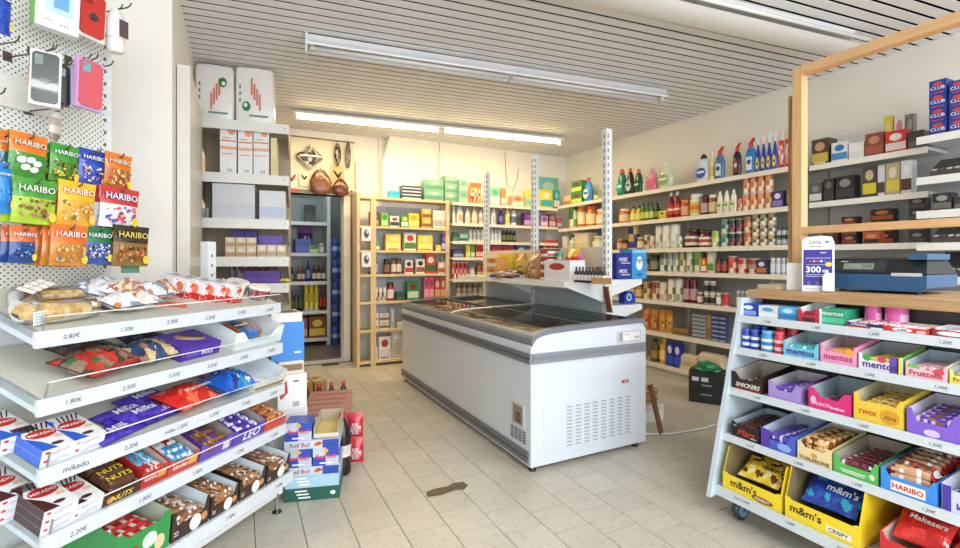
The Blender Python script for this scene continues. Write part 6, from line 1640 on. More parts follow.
# blue filter boxes
for col_, (xa, xb) in enumerate(((928.5, 947), (948.5, 968), (969.5, 990))):
    goods(K2[0], 'piled behind the counter', [(xa, xb, 80, 'box', ['blue filter tube box with red arch, left column', 'blue filter tube box with red arch, middle column', 'blue filter tube box with red arch, right column'][col_], ['1E3A9A', '1E3A9A', 'C84A3A', 'C84A3A'], 1, {'rows': 4, 'd': .12, 'text': ('CLUB', 'F0F0F4', -.08)})], q0=.02)
def lighter_rack(px0, px1, i, yt, desc):
    s = K2[i]; sa, sb = s.s_at(px0, .03), s.s_at(px1, .03); w = sb - sa; h = s.h_at(yt, sa, .03)
    t = empty('blister_tray', s.M((sa + sb) / 2, .02, .001)); put_label(t, desc, [], 'behind the counter', 'tray')
    MB().add([(-w / 2, 0, 0), (w / 2, 0, 0), (w / 2, .16, h * .6), (-w / 2, .16, h * .6), (-w / 2, 0, .03), (w / 2, 0, .03), (w / 2, .16, h), (-w / 2, .16, h)], [(0, 3, 2, 1), (4, 5, 6, 7), (0, 1, 5, 4), (1, 2, 6, 5), (2, 3, 7, 6), (3, 0, 4, 7)], ['2A2A2C', '3A3A3C', '4A4644', '2A2A2C', '2A2A2C', '2A2A2C']).build('tray_body', CARTON, t)
    for k in range(7):
        xx = -w / 2 + w * (k + .5) / 7
        MB().box(xx - w * .045, xx + w * .045, .015, .15, 0, .012, ['C8C4BC', '6A665E', 'D8D4CC'][k % 3]).build('pack', CARTON, t, Matrix(((1, 0, 0, 0), (0, 1, 0, 0), (0, (h * .97 - .03) / .16, 1, .031), (0, 0, 0, 1))))
lighter_rack(930, 985, 1, 158, 'sloping black tray of grey packs, upper')
lighter_rack(932, 985, 3, 222, 'sloping black tray of grey packs, middle')
lighter_rack(935, 985, 4, 252, 'sloping black tray of grey packs, lowest')
goods(K2[2], 'behind the counter, near bay', [(932, 952, 193, 'box', 'dark tobacco pack standing', ['2A2A2C', '6A665E', '9A948A'], 1, {'d': .1}), (953, 985, 196, 'box', 'wide dark tobacco pack standing', ['3A3634', '6A665E', 'B0A89A'], 1, {'d': .1})])
# ------------------------------------------------------------------ tall shelf unit by the left wall: goods
def napkin_bag(px0, px1, yt, desc, flip):
    S = LS[0]; q = .05; sa, sb = S.s_at(px0, q), S.s_at(px1, q); w = sb - sa; h = S.h_at(yt, sa, q); d = .22
    t = empty('paper_pack', S.M((sa + sb) / 2, q, .001)); put_label(t, desc, [], 'on top of tall shelf unit', 'pack')
    m = MB(); pts = []
    rings = [(0, .96, .96), (.03, 1, 1), (.5, 1.01, 1.02), (.96, 1, 1), (1, .95, .93)]; n = 16; vs = []
    for z_, kx, ky in rings:
        for k in range(n):
            a = 2 * math.pi * k / n; cx, sx = math.cos(a), math.sin(a)
            e = .16
            X_ = math.copysign(abs(cx) ** e, cx) * w / 2 * kx; Y_ = math.copysign(abs(sx) ** e, sx) * d / 2 * ky
            vs.append((X_, d / 2 + Y_, h * z_ + .004 * math.sin(3 * a) * (z_ > .9)))
    m.add(vs, [(i * n + k, i * n + (k + 1) % n, (i + 1) * n + (k + 1) % n, (i + 1) * n + k) for i in range(4) for k in range(n)], 'F4F1EE', None, True)
    m.add(vs[-n:], [tuple(range(n))], 'F4F1EE')
    F = (0, -.006, h / 2); g, r_ = '2E8A4A', 'E08A6A'
    sg = -1 if flip else 1
    m.disc(F, *FR, sg * .22 * w, .2 * h * sg, .11 * w, .09 * h, g, .002); m.disc(F, *FR, sg * .24 * w, .18 * h * sg, .05 * w, .04 * h, 'F4F1EE', .003)
    for k in range(4): m.rect(F, *FR, -.08 * w + .07 * w * k, (-.16 + .09 * k) * h * sg, .05 * w, .3 * h, r_, .002)
    for k in range(3): m.rect(F, *FR, -.38 * w, (-.1 + .12 * k) * h, .04 * w, .07 * h, '6A8A7A', .002)
    m.rect(F, *FR, .1 * w, -.36 * h, .5 * w, .035 * h, '7A9A8A', .002)
    m.build('bag', PLASTIC, t)
    MB().lathe([(.006, h - .01, 'F4F1EE'), (.018, h + .012, 'F4F1EE'), (.03, h + .03, 'F4F1EE')], 7, T(0, d / 2, 0)).build('knot', PLASTIC, t)
napkin_bag(195, 233.5, 63, 'white plastic paper pack with green emblem at right', False)
napkin_bag(235.5, 274, 66, 'white plastic paper pack with green emblem at left', True)
U2, U3, U4, U5 = 'tall unit second shelf', 'tall unit third shelf', 'tall unit fourth shelf', 'tall unit fifth shelf'
for k, (a, b_, yt, de) in enumerate(((220, 236.5, 123, 'left'), (238, 252.5, 125.5, 'middle'), (253.5, 269, 125.5, 'right'))):
    S = LS[1]; q = .04; sa, sb = S.s_at(a, q), S.s_at(b_, q); w = sb - sa; h = S.h_at(yt, sa, q)
    m = MB().box(-w / 2, w / 2, 0, .2, 0, h, 'F0ECEC', None, 'F4F2F2'); F = (0, 0, h / 2)
    m.disc(F, *FR, .2 * w, .38 * h, .26 * w, .1 * h, 'F0A878'); m.rect(F, *FR, 0, .16 * h, w * .9, h * .03, 'E8845A'); m.rect(F, *FR, 0, .02 * h, w * .96, h * .06, 'F0B08A'); m.rect(F, *FR, -.05 * w, -.1 * h, w * .7, h * .025, 'E8A888'); m.rect(F, *FR, .1 * w, -.42 * h, w * .3, h * .06, 'C8C8C8'); m.rect(F, *FR, -.1 * w, .22 * h, w * .5, h * .02, 'A8A8B0')
    o = m.build('carton', CARTON); o.matrix_world = S.M((sa + sb) / 2, q, .001, random.uniform(-.04, .04)); put_label(o, 'tall white and orange carton, %s of three' % de, [], U2, 'carton', 'tall white orange cartons')
goods(LS[1], U2, [(270.5, 277, 138, 'box', 'leaning cream board', ['E8DCA8', 'E0D09A'], 1, {'d': .15})])
goods(LS[2], U3, [(211, 256, 184, 'box', 'wide white carton with grey print', ['D8D8DC', 'CCD0D8'], 1, {'d': .25, 'name': 'carton'}),
    (258.5, 286, 191, 'box', 'white carton with red line and blue frame', ['DCDDE2', 'BCC8DC'], 1, {'d': .2, 'name': 'carton'}),
    (200, 209, 208, 'jar', 'small grey shot glass', ['8A9090', 'A8B0B0'], 2)], q0=.03)
goods(LS[3], U4, [(225, 256.5, 237.5, 'box', 'toasted sandwich pack in cream film', ['D8C4A0', 'B89468', 'E8DCC8'], 3, {'rows': 2, 'd': .1, 'name': 'sandwich_pack', 'cat': 'packet'}),
    (257, 286, 245, 'box', 'pale sandwich pack', ['DCCDB0', 'C0A078', 'EDE4D4'], 3, {'d': .1, 'name': 'sandwich_pack', 'cat': 'packet'}),
    (231, 257, 230.5, 'box', 'dark purple chocolate carton behind the sandwiches', ['4A3AA0', '6A58B8', '3A2E8A'], 2, {'q': .2, 'd': .1}),
    (257.5, 284, 236, 'box', 'purple chocolate carton with white lettering', ['5A3AB0', '5A3AB0', '6444BA'], 1, {'q': .17, 'd': .1, 'text': ('Milka', 'F0F0FA', -.1)})], q0=.02)
goods(LS[4], U5, [(243, 281, 271, 'box', 'low violet display box', ['4E2E8A', '5E3A9E'], 1, {'d': .12}), (238, 279, 263.5, 'bottle', 'small bottle with red cap', ['8A5A6A', 'D83A3A', 'E0D0D0'], 6, {'q': .16}), (228, 240, 262, 'can', 'dark drinks can', ['3A3A40', '8A8A90', '2A2A30'], 2)], q0=.02)
flat_bag(LS[4], 284, .07, .09, .12, .04, lambda u, v, s: rnd.choice(['E8D84A', 'E0CC3A', 'F0E88A', 'C8A83A']), 'yellow sweets bag at the right end', U5, .2, 0, None, 61)
# ------------------------------------------------------------------ pine shelf goods
P_ = ['pine shelf top', 'pine shelf first tier', 'pine shelf second tier', 'pine shelf third tier', 'pine shelf fourth tier', 'pine shelf fifth tier', 'pine shelf lowest tier']
goods(WS[0], P_[0], [(389, 400, 191, 'box', 'bright cyan box', ['3AB4DC', '4AC0E4'], 1, {'d': .1}), (401.5, 422, 186, 'box', 'navy and white stacked book', ['3A4258', 'D8DCE0'], 1, {'rows': 4, 'd': .12, 'name': 'book', 'cat': 'book'}),
    (424, 444, 180, 'box', 'mint green tissue pack with leaf print', ['7CB496', '5E9C7E', 'A4CCB6'], 1, {'rows': 2, 'd': .14, 'name': 'tissue_pack', 'cat': 'pack'}),
    (444.5, 458, 176, 'box', 'pale green tissue pack', ['8CB89C', '6AA084', 'B0CCBA'], 1, {'rows': 3, 'd': .14, 'name': 'tissue_pack', 'cat': 'pack'})], q0=.03)
goods(WS[1], P_[1], [(369.5, 379, 212, 'box', 'brown coffee pack', ['6A4030', 'C8A080', 'E0C8A8']), (381, 388.5, 213, 'box', 'lime green tea box', ['6AC03A', 'B8E48A', '3A8A2A']), (390, 399.5, 216, 'box', 'black and white coffee box', ['E4E0DC', '3A3434', '8A4A34']), (401, 408.5, 215.5, 'box', 'green and white tea box', ['4AA03A', 'E8ECD8', 'D8E86A']),
    (408.5, 419.5, 213.5, 'box', 'yellow tea box', ['E8CC3A', 'F0DC7A', 'D8A82A']), (422, 431.5, 209, 'box', 'golden coffee pack', ['E0B43A', '8A5A2A', 'F0D88A'], 1, {'rows': 2}), (433, 445, 210.5, 'box', 'white sachet box', ['E8E4DC', 'B8B4AC', 'D8D4C8'], 3)], q0=.03)
goods(WS[2], P_[2], [(371, 380, 241, 'box', 'small green tea box', ['5AA83A', 'D8E8B8', '2E7A2A']), (385.5, 401, 234, 'box', 'large yellow tea box, left', ['EAD43E', 'F4E67A', 'F0E08A', '8A7A2A']), (404, 416.5, 233, 'box', 'red topped green tea box', ['E8E4CC', '4A8A3A', 'C83A2E']), (417.5, 433, 235, 'box', 'large yellow tea box, right', ['EAD43E', 'F4E67A', 'F0E08A', '8A7A2A']), (436, 441, 245, 'box', 'tiny yellow box', ['E0C84A', 'F0E4A0']), (441.5, 447, 234, 'box', 'violet box', ['5A4A8A', 'C8C4D8', '8A7AB0'])], q0=.03)
goods(WS[3], P_[3], [(369, 379, 257, 'jar', 'brown instant coffee jar', ['5A3A2A', '3A2A24', 'C8B8A0']), (384, 391, 259, 'jar', 'dark coffee jar with black lid', ['3A2820', '1E1A1A', '8A6A50']), (391.5, 402, 258, 'jar', 'clear jar of coffee with brown lid', ['7A5A44', '4A3A34', 'E0D4C4'], 2), (405, 413, 260, 'box', 'white and red coffee pack', ['E8E0D8', 'B83A34', '3A2420']), (416, 425, 259, 'box', 'white coffee pack with brown cup', ['EDE8E0', '8A5A44', '3A2A24']), (425.5, 436, 254, 'box', 'red and green coffee pack', ['C8482E', '3A6A34', 'E8E0C8']), (438, 445, 262, 'box', 'small red and white box', ['D8C8C0', 'B84A44', 'E8E4E0'])], q0=.03)
goods(WS[4], P_[4], [(370, 387, 287, 'can', 'white and brown paper cup', ['EDE8E0', '8A5A40', 'E0D8CC'], 4, {'name': 'cup', 'cat': 'cup'}), (387.5, 395, 282.5, 'jar', 'red jar with white label', ['A82A24', '5A1E1A', 'E8E0D8']), (396, 405, 292, 'box', 'dark green low box', ['24503A', '3A6A4A']), (407, 419, 281, 'box', 'green pack with red top', ['2E8A3A', 'C8E0C0', '8A2A20']), (424, 434, 277, 'box', 'pink biscuit stick pack', ['D8607A', 'E8A0B0', 'B83A5A'], 2), (434.5, 446, 277.5, 'box', 'red and gold biscuit pack', ['B84A3A', 'D8A86A', 'E0C8A0'], 2)], q0=.03)
goods(WS[5], P_[5], [(370, 379, 313, 'box', 'white cup carton', ['EDEAE6', 'B8A898', 'D8D0C8'], 1, {'rows': 2}), (379.5, 389, 313, 'box', 'white and brown cup carton', ['EAE4DC', '8A7464', 'C8BCB0'], 1, {'rows': 2}), (390, 396, 309, 'jar', 'clear glass tumbler', ['B8C4CC', 'D0D8DC']), (397, 404, 322, 'box', 'low white carton', ['E8E8E6', 'D0D0D0'])], q0=.03)
goods(WS[6], P_[6], [(371, 378, 347, 'box', 'small plain white box', ['EDEDEA', 'E0E0DE']), (378.5, 391, 336.5, 'box', 'white carton with red cup print', ['EDEAEA', 'E0DCDC', 'B83A34', '8A8A8A'], 1, {'d': .1}), (391.5, 405, 328, 'bag', 'crumpled white paper bag', ['E4E2E0', 'D4D2D0', 'C8C4C0'], 1, {'d': .1})], q0=.03)
for k, (yt, yb) in enumerate(((226.5, 241), (252, 267))):
    za, zb_ = [EYE + ray(366, y__).z * 5.46 / ray(366, y__).y for y__ in (yt, yb)]
    x0 = 5.46 * ray(361.5, 261).x / ray(361.5, 261).y; x1 = 5.46 * ray(371, 261).x / ray(371, 261).y
    m = MB().box(x0, x1, 5.452, 5.458, zb_, za, 'E8E6E2').disc(((x0 + x1) / 2, 5.452, (za + zb_) / 2), *FR, .0, .0, .03, .05, '3A3A3E').disc(((x0 + x1) / 2, 5.452, (za + zb_) / 2), *FR, .01, .02, .014, .02, 'C8C8C8', .002)
    o = m.build('price_card', CARTON); put_label(o, 'white picture card hung on the pine post, %s one' % ['upper', 'lower'][k], [], '', 'card')
# ------------------------------------------------------------------ back wall shelving goods
Q_ = ['back wall top shelf', 'back wall second shelf', 'back wall third shelf', 'back wall fourth shelf', 'back wall fifth shelf', 'back wall low shelf']
goods(BS[0], Q_[0], [(459, 468, 180, 'box', 'mint tissue pack', ['80B89E', 'A8CCBC', '6EA68A'], 1, {'rows': 2, 'd': .14, 'name': 'tissue_pack', 'cat': 'pack'}), (469, 484, 182, 'bag', 'orange flowered tissue pack', ['E8A06A', 'D8703A', 'F0DCC8', 'C85A2E'], 1, {'name': 'tissue_pack', 'cat': 'pack'}), (490, 500, 187, 'box', 'green and white tissue pack', ['8ACCA8', 'E4ECE0', '5AB084']), (500.5, 506, 188.5, 'box', 'orange slim carton', ['E08A5A', 'F0D0B8']), (512, 524, 196, 'box', 'low orange and white carton', ['E8B090', 'F0E0D0', 'D8744A']), (525, 531, 190, 'box', 'yellow and mint carton', ['E0D86A', '8ACCB8']),
    (540, 553, 190, 'box', 'yellow nappy pack', ['E8D84A', '3AB0B8', 'F0ECC0'], 1, {'q': .04, 'd': .12, 'name': 'nappy_pack', 'cat': 'pack'}), (553.5, 560, 190, 'box', 'teal nappy pack', ['2AA8A8', 'E8E8D8', '8AD8D0'], 1, {'q': .04, 'd': .12, 'name': 'nappy_pack', 'cat': 'pack'}), (538, 559, 177.5, 'box', 'large mint nappy pack behind the yellow one', ['70B8AA', '55A69A', 'A8CCC4'], 1, {'q': .17, 'd': .1, 'name': 'nappy_pack', 'cat': 'pack'})], q0=.04)
goods(BS[1], Q_[1], [(453, 456, 206, 'bottle', 'slim mint bottle', ['B8DCC8', 'E8ECE4', 'E8F0E8']), (457, 464, 205, 'deter', 'white lotion bottle with round label', ['EDEAE4', 'D8D4CC', 'C8A878']), (465.5, 471, 208, 'deter', 'white shampoo bottle', ['EAE8E0', 'F0EEE8', 'D0C8A8']), (472, 478, 206, 'deter', 'cream shampoo bottle', ['E8DCC8', 'C89A6A', 'E8D0B0']), (479, 484, 208, 'bottle', 'grey capped bottle', ['E8E4E0', '8A8A84', 'B8B4AC']), (491.5, 497, 206.5, 'deter', 'pale grey shampoo bottle', ['DCDCDA', 'C8C8C4', 'B0B8C0']), (499.5, 504.5, 207, 'bottle', 'indigo shampoo bottle', ['3A3A8A', 'E8E8EC', '6A6AB0']), (506, 511, 206, 'bottle', 'lemon and white bottle', ['E8E4B0', 'F0F0E8', 'D8D06A']), (512, 518, 207, 'bottle', 'white bottle with black cap', ['E4E4E4', '2A2A2E', '5A6A9A']), (524, 533.5, 213, 'box', 'purple pads pack', ['6A3A8A', 'C8A8D8', '8A5AA8']), (541, 548, 216, 'box', 'lilac pads pack', ['B88AC0', 'E0D0E4', '8A4A9A']), (549, 556, 214, 'box', 'brown pink carton', ['8A5A5A', 'E0C0C0', 'C88A8A']), (557, 562, 218, 'box', 'rose carton', ['C86A7A', 'F0D8DC'])], q0=.04)
goods(BS[2], Q_[2], [(453, 459, 232, 'box', 'dark green soap box', ['2E5A44', '5A8A6A']), (459.5, 468, 234, 'box', 'mint soap box', ['8AC4A8', '3A6A50']), (469, 485, 227.5, 'bottle', 'white roll on bottle with dark cap', ['E4E4E2', '3A3A44', 'A8B0B8'], 4), (491, 502, 228, 'bottle', 'white deodorant with grey cap', ['EDEDEC', '9AA0A4', 'C8D0D8'], 3), (503, 517, 228, 'bottle', 'black deodorant with olive label', ['2E2E30', 'C8C8C4', '6A7A4A'], 4)], q0=.04)
goods(BS[3], Q_[3], [(453, 464, 249, 'box', 'navy low box', ['3A4468', 'A8B0C8', '5A6490']), (466, 470.5, 245, 'box', 'yellow sachet box', ['E8D03A', 'F0E48A']), (471, 475, 246, 'box', 'green sachet box', ['6AB04A', 'E0ECD0']), (476, 484, 245, 'box', 'red sachet box', ['C83A3A', 'E8C0B8', 'A82A2A'], 2), (491, 515, 247, 'box', 'crimson flat pack', ['B82A48', 'D85A74'], 2, {'rows': 2}), (516, 527, 246, 'box', 'steel blue pack', ['2E5A8A', '6A9AC8', 'C8D8E8']), (544, 560, 240, 'bag', 'red net bag', ['A83A34', 'C84A3E', 'D88A6A', '6A2A24'], 1, {'d': .07}), (530, 543, 250, 'box', 'grey flat box', ['8A8A88', 'B8B8B4'])], q0=.04)
goods(BS[4], Q_[4], [(453, 469, 262, 'can', 'red and white tin', ['C8342E', 'F0E8E0', 'C8342E'], 4, {'rows': 1}), (470, 476, 268, 'jar', 'white sugar bowl', ['E8E4E0', 'D8D4D0']), (477, 486, 263, 'box', 'brown spice box', ['8A4A34', 'E0B88A', 'C87A4A'], 2)], q0=.03)
goods(BS[5], Q_[5], [(457, 484, 284, 'jar', 'pale preserving jar', ['B8A890', '6A5A4A', 'E0D8C8'], 5)], q0=.05)
# ------------------------------------------------------------------ middle stand goods
MD = 'on the middle stand shelf'
goods(MS, MD, [(486, 497, 258, 'box', 'orange and white small pack', ['E0A05A', 'E8E0D0', 'C8642A'], 1, {'rows': 2}), (498, 510, 254, 'box', 'yellow pack', ['E8CC3A', 'F0E07A', 'C89A2A'], 1, {'q': .16}), (510.5, 521, 253, 'bag', 'golden crisp bag', ['D8B03A', 'C88A2E', 'E8D07A', 'B8783A'], 1, {'q': .16}),
    (521, 535, 254, 'bag', 'clear bag of brown rusks', ['B88A5A', 'C8A074', 'D8B88A', '9A6A44'], 1, {'q': .14}), (535.5, 548, 248.5, 'can', 'red and white striped tin', ['B83A34', 'E8E0D8', '8A3A30'], 1, {'rows': 4, 'q': .1}), (549, 559, 252, 'jar', 'jar with a teal lid', ['B8A890', '2EA090', 'D8C8A8'], 2, {'q': .16}), (560, 575, 248.5, 'bag', 'red and yellow toy packet', ['D83A2E', 'E8C43A', 'E8C43A', '2A2A2A'], 1, {'q': .18}),
    (543.5, 571, 260.5, 'box', 'white carton with red and black bird print', ['EDEDEF', 'E4E4E8', 'B83A34'], 1, {'d': .14, 'name': 'carton'}), (574.5, 581, 252, 'deter', 'hot pink bottle', ['E0488A', 'E86AA0', 'F0A0C4'], 1, {'q': .16}), (573, 604, 267, 'bottle', 'small dark bottle with white label', ['2E2A28', '1E1C1C', 'E0DCD8'], 9, {'q': .04})], q0=.04)
def crumple(shelf, px, q, w, h, cols, desc, name, cat, seed, mtl=PAPER, where=MD, z=0):
    rn = random.Random(seed); m = MB(); n, k = 12, 7; vs = []
    for i in range(k + 1):
        f = i / k
        for j in range(n):
            a = 2 * math.pi * j / n; r_ = (1 - (f) ** 2.2) ** .5 if f < 1 else .05
            rr = r_ * rn.uniform(.78, 1.12)
            vs.append((w / 2 * rr * math.cos(a), w / 2.6 * rr * math.sin(a), h * f * rn.uniform(.9, 1.05) if i else 0))
    fs = [(i * n + j, i * n + (j + 1) % n, (i + 1) * n + (j + 1) % n, (i + 1) * n + j) for i in range(k) for j in range(n)]
    m.add(vs, fs, [rn.choice(cols) for _ in fs]); m.add(vs[-n:], [tuple(range(n))], cols[0])
    o = m.build(name, mtl); o.matrix_world = shelf.M(shelf.s_at(px, q), q, z + .001); put_label(o, desc, [], where, cat)
    return o
crumple(MS, 511, .1, .34, .075, ['3A3A40', 'C8C4C0', '6A5048', '2E3A5A', 'E0D8CC', '8A4A3A'], 'heap of checked dark cloth', 'cloth_heap', 'cloth', 5)
crumple(MS, 496, .06, .16, .04, ['3A5A9A', '4A6AA8', '2E4A84'], 'folded blue cloth at the left end', 'blue_cloth', 'cloth', 6)
crumple(MS, 598, .2, .14, .11, ['8A6038', '9A7048', '7A5430'], 'crumpled brown paper ball', 'paper_ball', 'paper', 7)
o = MB().box(-.06, .06, 0, .05, 0, .04, 'A87A4A').build('wooden_block', CARTON); o.matrix_world = MS.M(MS.s_at(600, .03), .03, .001, .5); put_label(o, 'small wooden block by the near upright', [], MD, 'block')
# side facing the right wall
MRS = Shelf((2.53, 2.78, 1.0865), XU, YU, .3)
def mid_box(px0, px1, yt, col, fn, desc, S=MRS, q=.02, d=.14):
    sa, sb = S.s_at(px0, q), S.s_at(px1, q); w = sb - sa; h = S.h_at(yt, sa, q)
    m = MB().box(-w / 2, w / 2, 0, d, 0, h, col); fn(m, (0, 0, h / 2), w, h)
    o = m.build('carton', CARTON); o.matrix_world = S.M((sa + sb) / 2, q, .001); put_label(o, desc, [], 'end of the middle stand', 'box')
def navy(m, F, w, h):
    for k in (-.2, .25): m.text(F, *FR, 'MISK', -.05 * w, k * h, .6 * w, .2 * h, 'F0F0F8', shear=.2); m.rect(F, *FR, .1 * w, k * h - .14 * h, .6 * w, .03 * h, 'E8E8F4')
mid_box(616.5, 631.5, 253, '24308A', navy, 'navy blue carton with white lettering')
def drop(m, F, w, h):
    m.rect(F, *FR, 0, .42 * h, w * .9, h * .1, '8AD0F0'); m.disc(F, *FR, 0, -.02 * h, .22 * w, .2 * h, 'F0F4F8'); m.disc(F, *FR, 0, .1 * h, .14 * w, .09 * h, 'D8A888', .001); m.disc(F, *FR, 0, .2 * h, .16 * w, .05 * h, 'F0F4F8', .0012); m.rect(F, *FR, 0, -.36 * h, .3 * w, .1 * h, '2E6AB8', .001)
mid_box(632, 646.5, 249, '3A9AD8', drop, 'light blue carton with a white figure')
S = Shelf((2.53, 2.78, .8865), XU, YU, .3)
t = empty('cleaning_block_pack', S.M(S.s_at(630, .05), .05, .001)); put_label(t, 'round shouldered blue pack with pale crest', [], 'end of the middle stand, lower shelf', 'pack')
MB().prism([(-.055, 0), (.055, 0), (.058, .04), (.04, .085), (.01, .1), (-.03, .095), (-.055, .06)], 0, .07, '2440B0').disc((0, 0, .05), *FR, -.01, 0, .026, .03, 'D8E4F0').disc((0, 0, .05), *FR, -.01, 0, .018, .022, '2A7A8A', .0012).build('body', PLASTIC, t)
MB().lathe([(.02, .1, 'E8ECF0'), (.03, .115, 'E8ECF0'), (.008, .135, 'E8ECF0')], 10, T(-.005, .035, 0)).build('cap', PLASTIC, t)
o = MB().prism([(0, 0), (.012, 0), (-.03, .19), (-.042, .19)], 0, .05, '7A4A2E').build('wooden_wedge', wood_mat('dark_wedge_wood', '8A5632', '5E3A20', 2)); o.matrix_world = T(2.435, 2.64, .85); put_label(o, 'dark wooden wedge leaning on the near slotted upright', [], '', 'wedge')
# ------------------------------------------------------------------ floor goods beyond the sweets stand
def crate(name, x, y_, z, w, d, h, rot, fn, label, cat, col, mtl=CARTON):
    m = MB().box(-w / 2, w / 2, 0, d, 0, h, col); fn(m, (0, 0, h / 2), w, h, d)
    o = m.build(name, mtl); o.matrix_world = T(x, y_, z) @ RZ(rot); put_label(o, label, [], '', cat); return o
RB = .0
def dots(tc, col):
    def f(m, F, w, h, d):
        for k in range(3): m.rect(F, *FR, -.2 * w + .1 * k * w * .3, (.28 - .26 * k) * h, .22 * w, .12 * h, tc)
        m.disc(F, *FR, .38 * w, 0, .05 * w, .16 * h, tc) if col else None
    return f
BX, BY = .33, 2.545
crate('drinks_case', BX, BY, 0.0, .27, .38, .065, -.27, dots('E8F0EC', True), 'dark green drinks case on the floor, bottom of the pile', 'case', '1E5A4C')
crate('drinks_case', BX, BY + .002, .066, .265, .38, .062, -.27, dots('F4F8F8', False), 'pale blue drinks case in the floor pile', 'case', 'A8CCE0')
def rbtray(m, F, w, h, d):
    m.text(F, *FR, 'Red Bull', -.22 * w, 0, .4 * w, .5 * h, 'B83A48'); m.rect(F, *FR, .34 * w, 0, .3 * w, h * .98, '2A48A8', .0005)
    m.disc(F, *FR, .1 * w, 0, .06 * w, .3 * h, 'E8A83A', .001); m.poly(F, *FR, [(.02 * w, -.2 * h), (.22 * w, .05 * h), (.12 * w, .32 * h)], 'C8382E', .0013)
def rb_layer(z, n, what):
    crate('energy_drink_tray', BX, BY, z, .27, .38, .042, -.27, rbtray, '%s energy drink tray with red lettering in the floor pile' % what, 'tray', 'C8D4E4')
    M0 = T(BX, BY, z + .0425) @ RZ(-.27)
    def pack():
        p = MB().box(-.064, .064, 0, .12, 0, .092, '2A4CB4', None, 'C4CCDA'); F = (0, 0, .046)
        p.poly(F, *FR, [(-.064, -.046), (0, -.046), (0, 0), (-.064, 0)], '2A4CB4'); p.poly(F, *FR, [(0, 0), (.064, 0), (.064, .046), (0, .046)], '2A4CB4')
        p.text(F, *FR, 'Red Bull', 0, 0, .1, .026, 'D83A4A', .0012, .02); p.rect(F, *FR, 0, -.033, .06, .008, 'E8ECF4', .0012); p.disc(F, *FR, 0, .03, .014, .01, 'E8B83A', .0012)
        return p
    for k in range(n):
        o = obj('energy_drink_pack', shared(('energy_drink_pack',), pack), CARTON)
        o.matrix_world = M0 @ T(-.067 + .134 * k, .003, .0005); put_label(o, 'blue and silver energy drink pack, %s tray' % what, [PLACE[n][k]], 'floor pile', 'pack', 'energy drink packs')
rb_layer(.130, 2, 'lower'); rb_layer(.266, 1, 'upper')
m = MB(); w, d, h = .125, .3, .06
m.box(-w / 2, w / 2, 0, .004, 0, h * .4, 'D8D0C0').box(-w / 2, w / 2, d - .004, d, 0, h, 'B8AC98').box(-w / 2, -w / 2 + .004, .004, d - .004, 0, h, 'C8BCA8').box(w / 2 - .004, w / 2, .004, d - .004, 0, h, 'C8BCA8').box(-w / 2, w / 2, 0, d, 0, .004, 'D8C87A')
o = m.build('empty_tray', CARTON); o.matrix_world = T(BX + .07, BY + .0, .3095) @ RZ(-.27); put_label(o, 'empty grey cardboard tray on top of the drinks pile', [], '', 'tray')
def cola(x, y_, label, k=1.0, z=0.0):
    t = empty('cola_bottle', T(x, y_, z)); put_label(t, label, [], '', 'bottle')
    r = .042 * k; h = .31 * k; c = '1E1210'
    obj('body', shared(('cola_body', k), lambda: MB().lathe([(r * .8, 0, c), (r, h * .04, c), (r, h * .2, c), (r * .9, h * .28, c), (r * .97, h * .5, c), (r, h * .62, c), (r * .75, h * .76, c), (r * .34, h * .88, c), (r * .3, h * .94, c)], 16)), PLASTIC, t)
    obj('label', shared(('cola_label', k), lambda: MB().lathe([(r * .98, h * .31, 'E8DCD8'), (r * .99, h * .36, 'D8CFCC'), (r * 1.02, h * .5, 'E8DCD8')], 16, None, True, False, False)), PAPER, t)
    obj('cap', shared(('cola_cap', k), lambda: MB().lathe([(r * .38, h * .93, 'C82A24'), (r * .38, h * .995, 'C82A24'), (r * .3, h, 'C82A24')], 12)), PLASTIC, t)
cola(.53, 2.785, 'dark cola bottle with red cap standing beside the drinks pile', 1.13)
PINK = mat('pink_shrink_film', None, .25, var=.08, scale=20, bump=.2)
def pk(m, F, w, h, d):
    rn = random.Random(4)
    for k in range(5): m.rect((0, d / 2, h), *TP, rn.uniform(-.1, .1) * w, (-.4 + .2 * k) * d, w * .7, .008, 'E8C8BC'); m.rect((0, d / 2, h), *TP, rn.uniform(-.2, .2) * w, (-.32 + .2 * k) * d, w * .85, .012, '9A5E54')  # pale strips are gloss of the film put into the colour
for k in range(3): crate('wrapped_pack', .475, 2.98, .001 + .098 * k, .29, .56, .097, -.21, pk, 'salmon shrink wrapped pack, %s of the pile behind the cola' % ['bottom', 'middle', 'top'][k], 'pack', 'C08A7C', PINK)
def rd(m, F, w, h, d):
    m.disc(F, *FR, 0, .1 * h, .3 * w, .2 * h, 'F0D0D0'); m.rect(F, *FR, 0, -.3 * h, .7 * w, .1 * h, 'F4E4E0')
for k in range(2): 
    o = g_bag(.09, .06, .148, ['C82A40', 'D83A4A', 'E08A90', 'E8C8C8'], 'red_packet'); o.matrix_world = T(.625, 2.88 + .01 * k, .001 + .149 * k) @ RZ(-.3); put_label(o, 'crimson packet, %s of two beside the salmon packs' % ['lower', 'upper'][k], [], '', 'packet')
for k, (x, y_) in enumerate(((.44, 3.70), (.53, 3.70), (.62, 3.70), (.71, 3.70))): cola(x, y_, 'cola bottle behind the salmon packs, ' + PLACE[4][k], .98)
for k in range(3): crate('snack_carton', .36 + .11 * k, 3.95, 0, .10, .2, .26, .1 * k, lambda m, F, w, h, d: m.rect((0, d / 2, h), *TP, 0, 0, w * .7, d * .7, 'E0C880').disc((0, d / 2, h), *TP, 0, .03, w * .3, d * .2, '8A5A3A'), 'gold and brown snack carton behind the cola row, ' + PLACE[3][k], 'carton', 'B08A54')
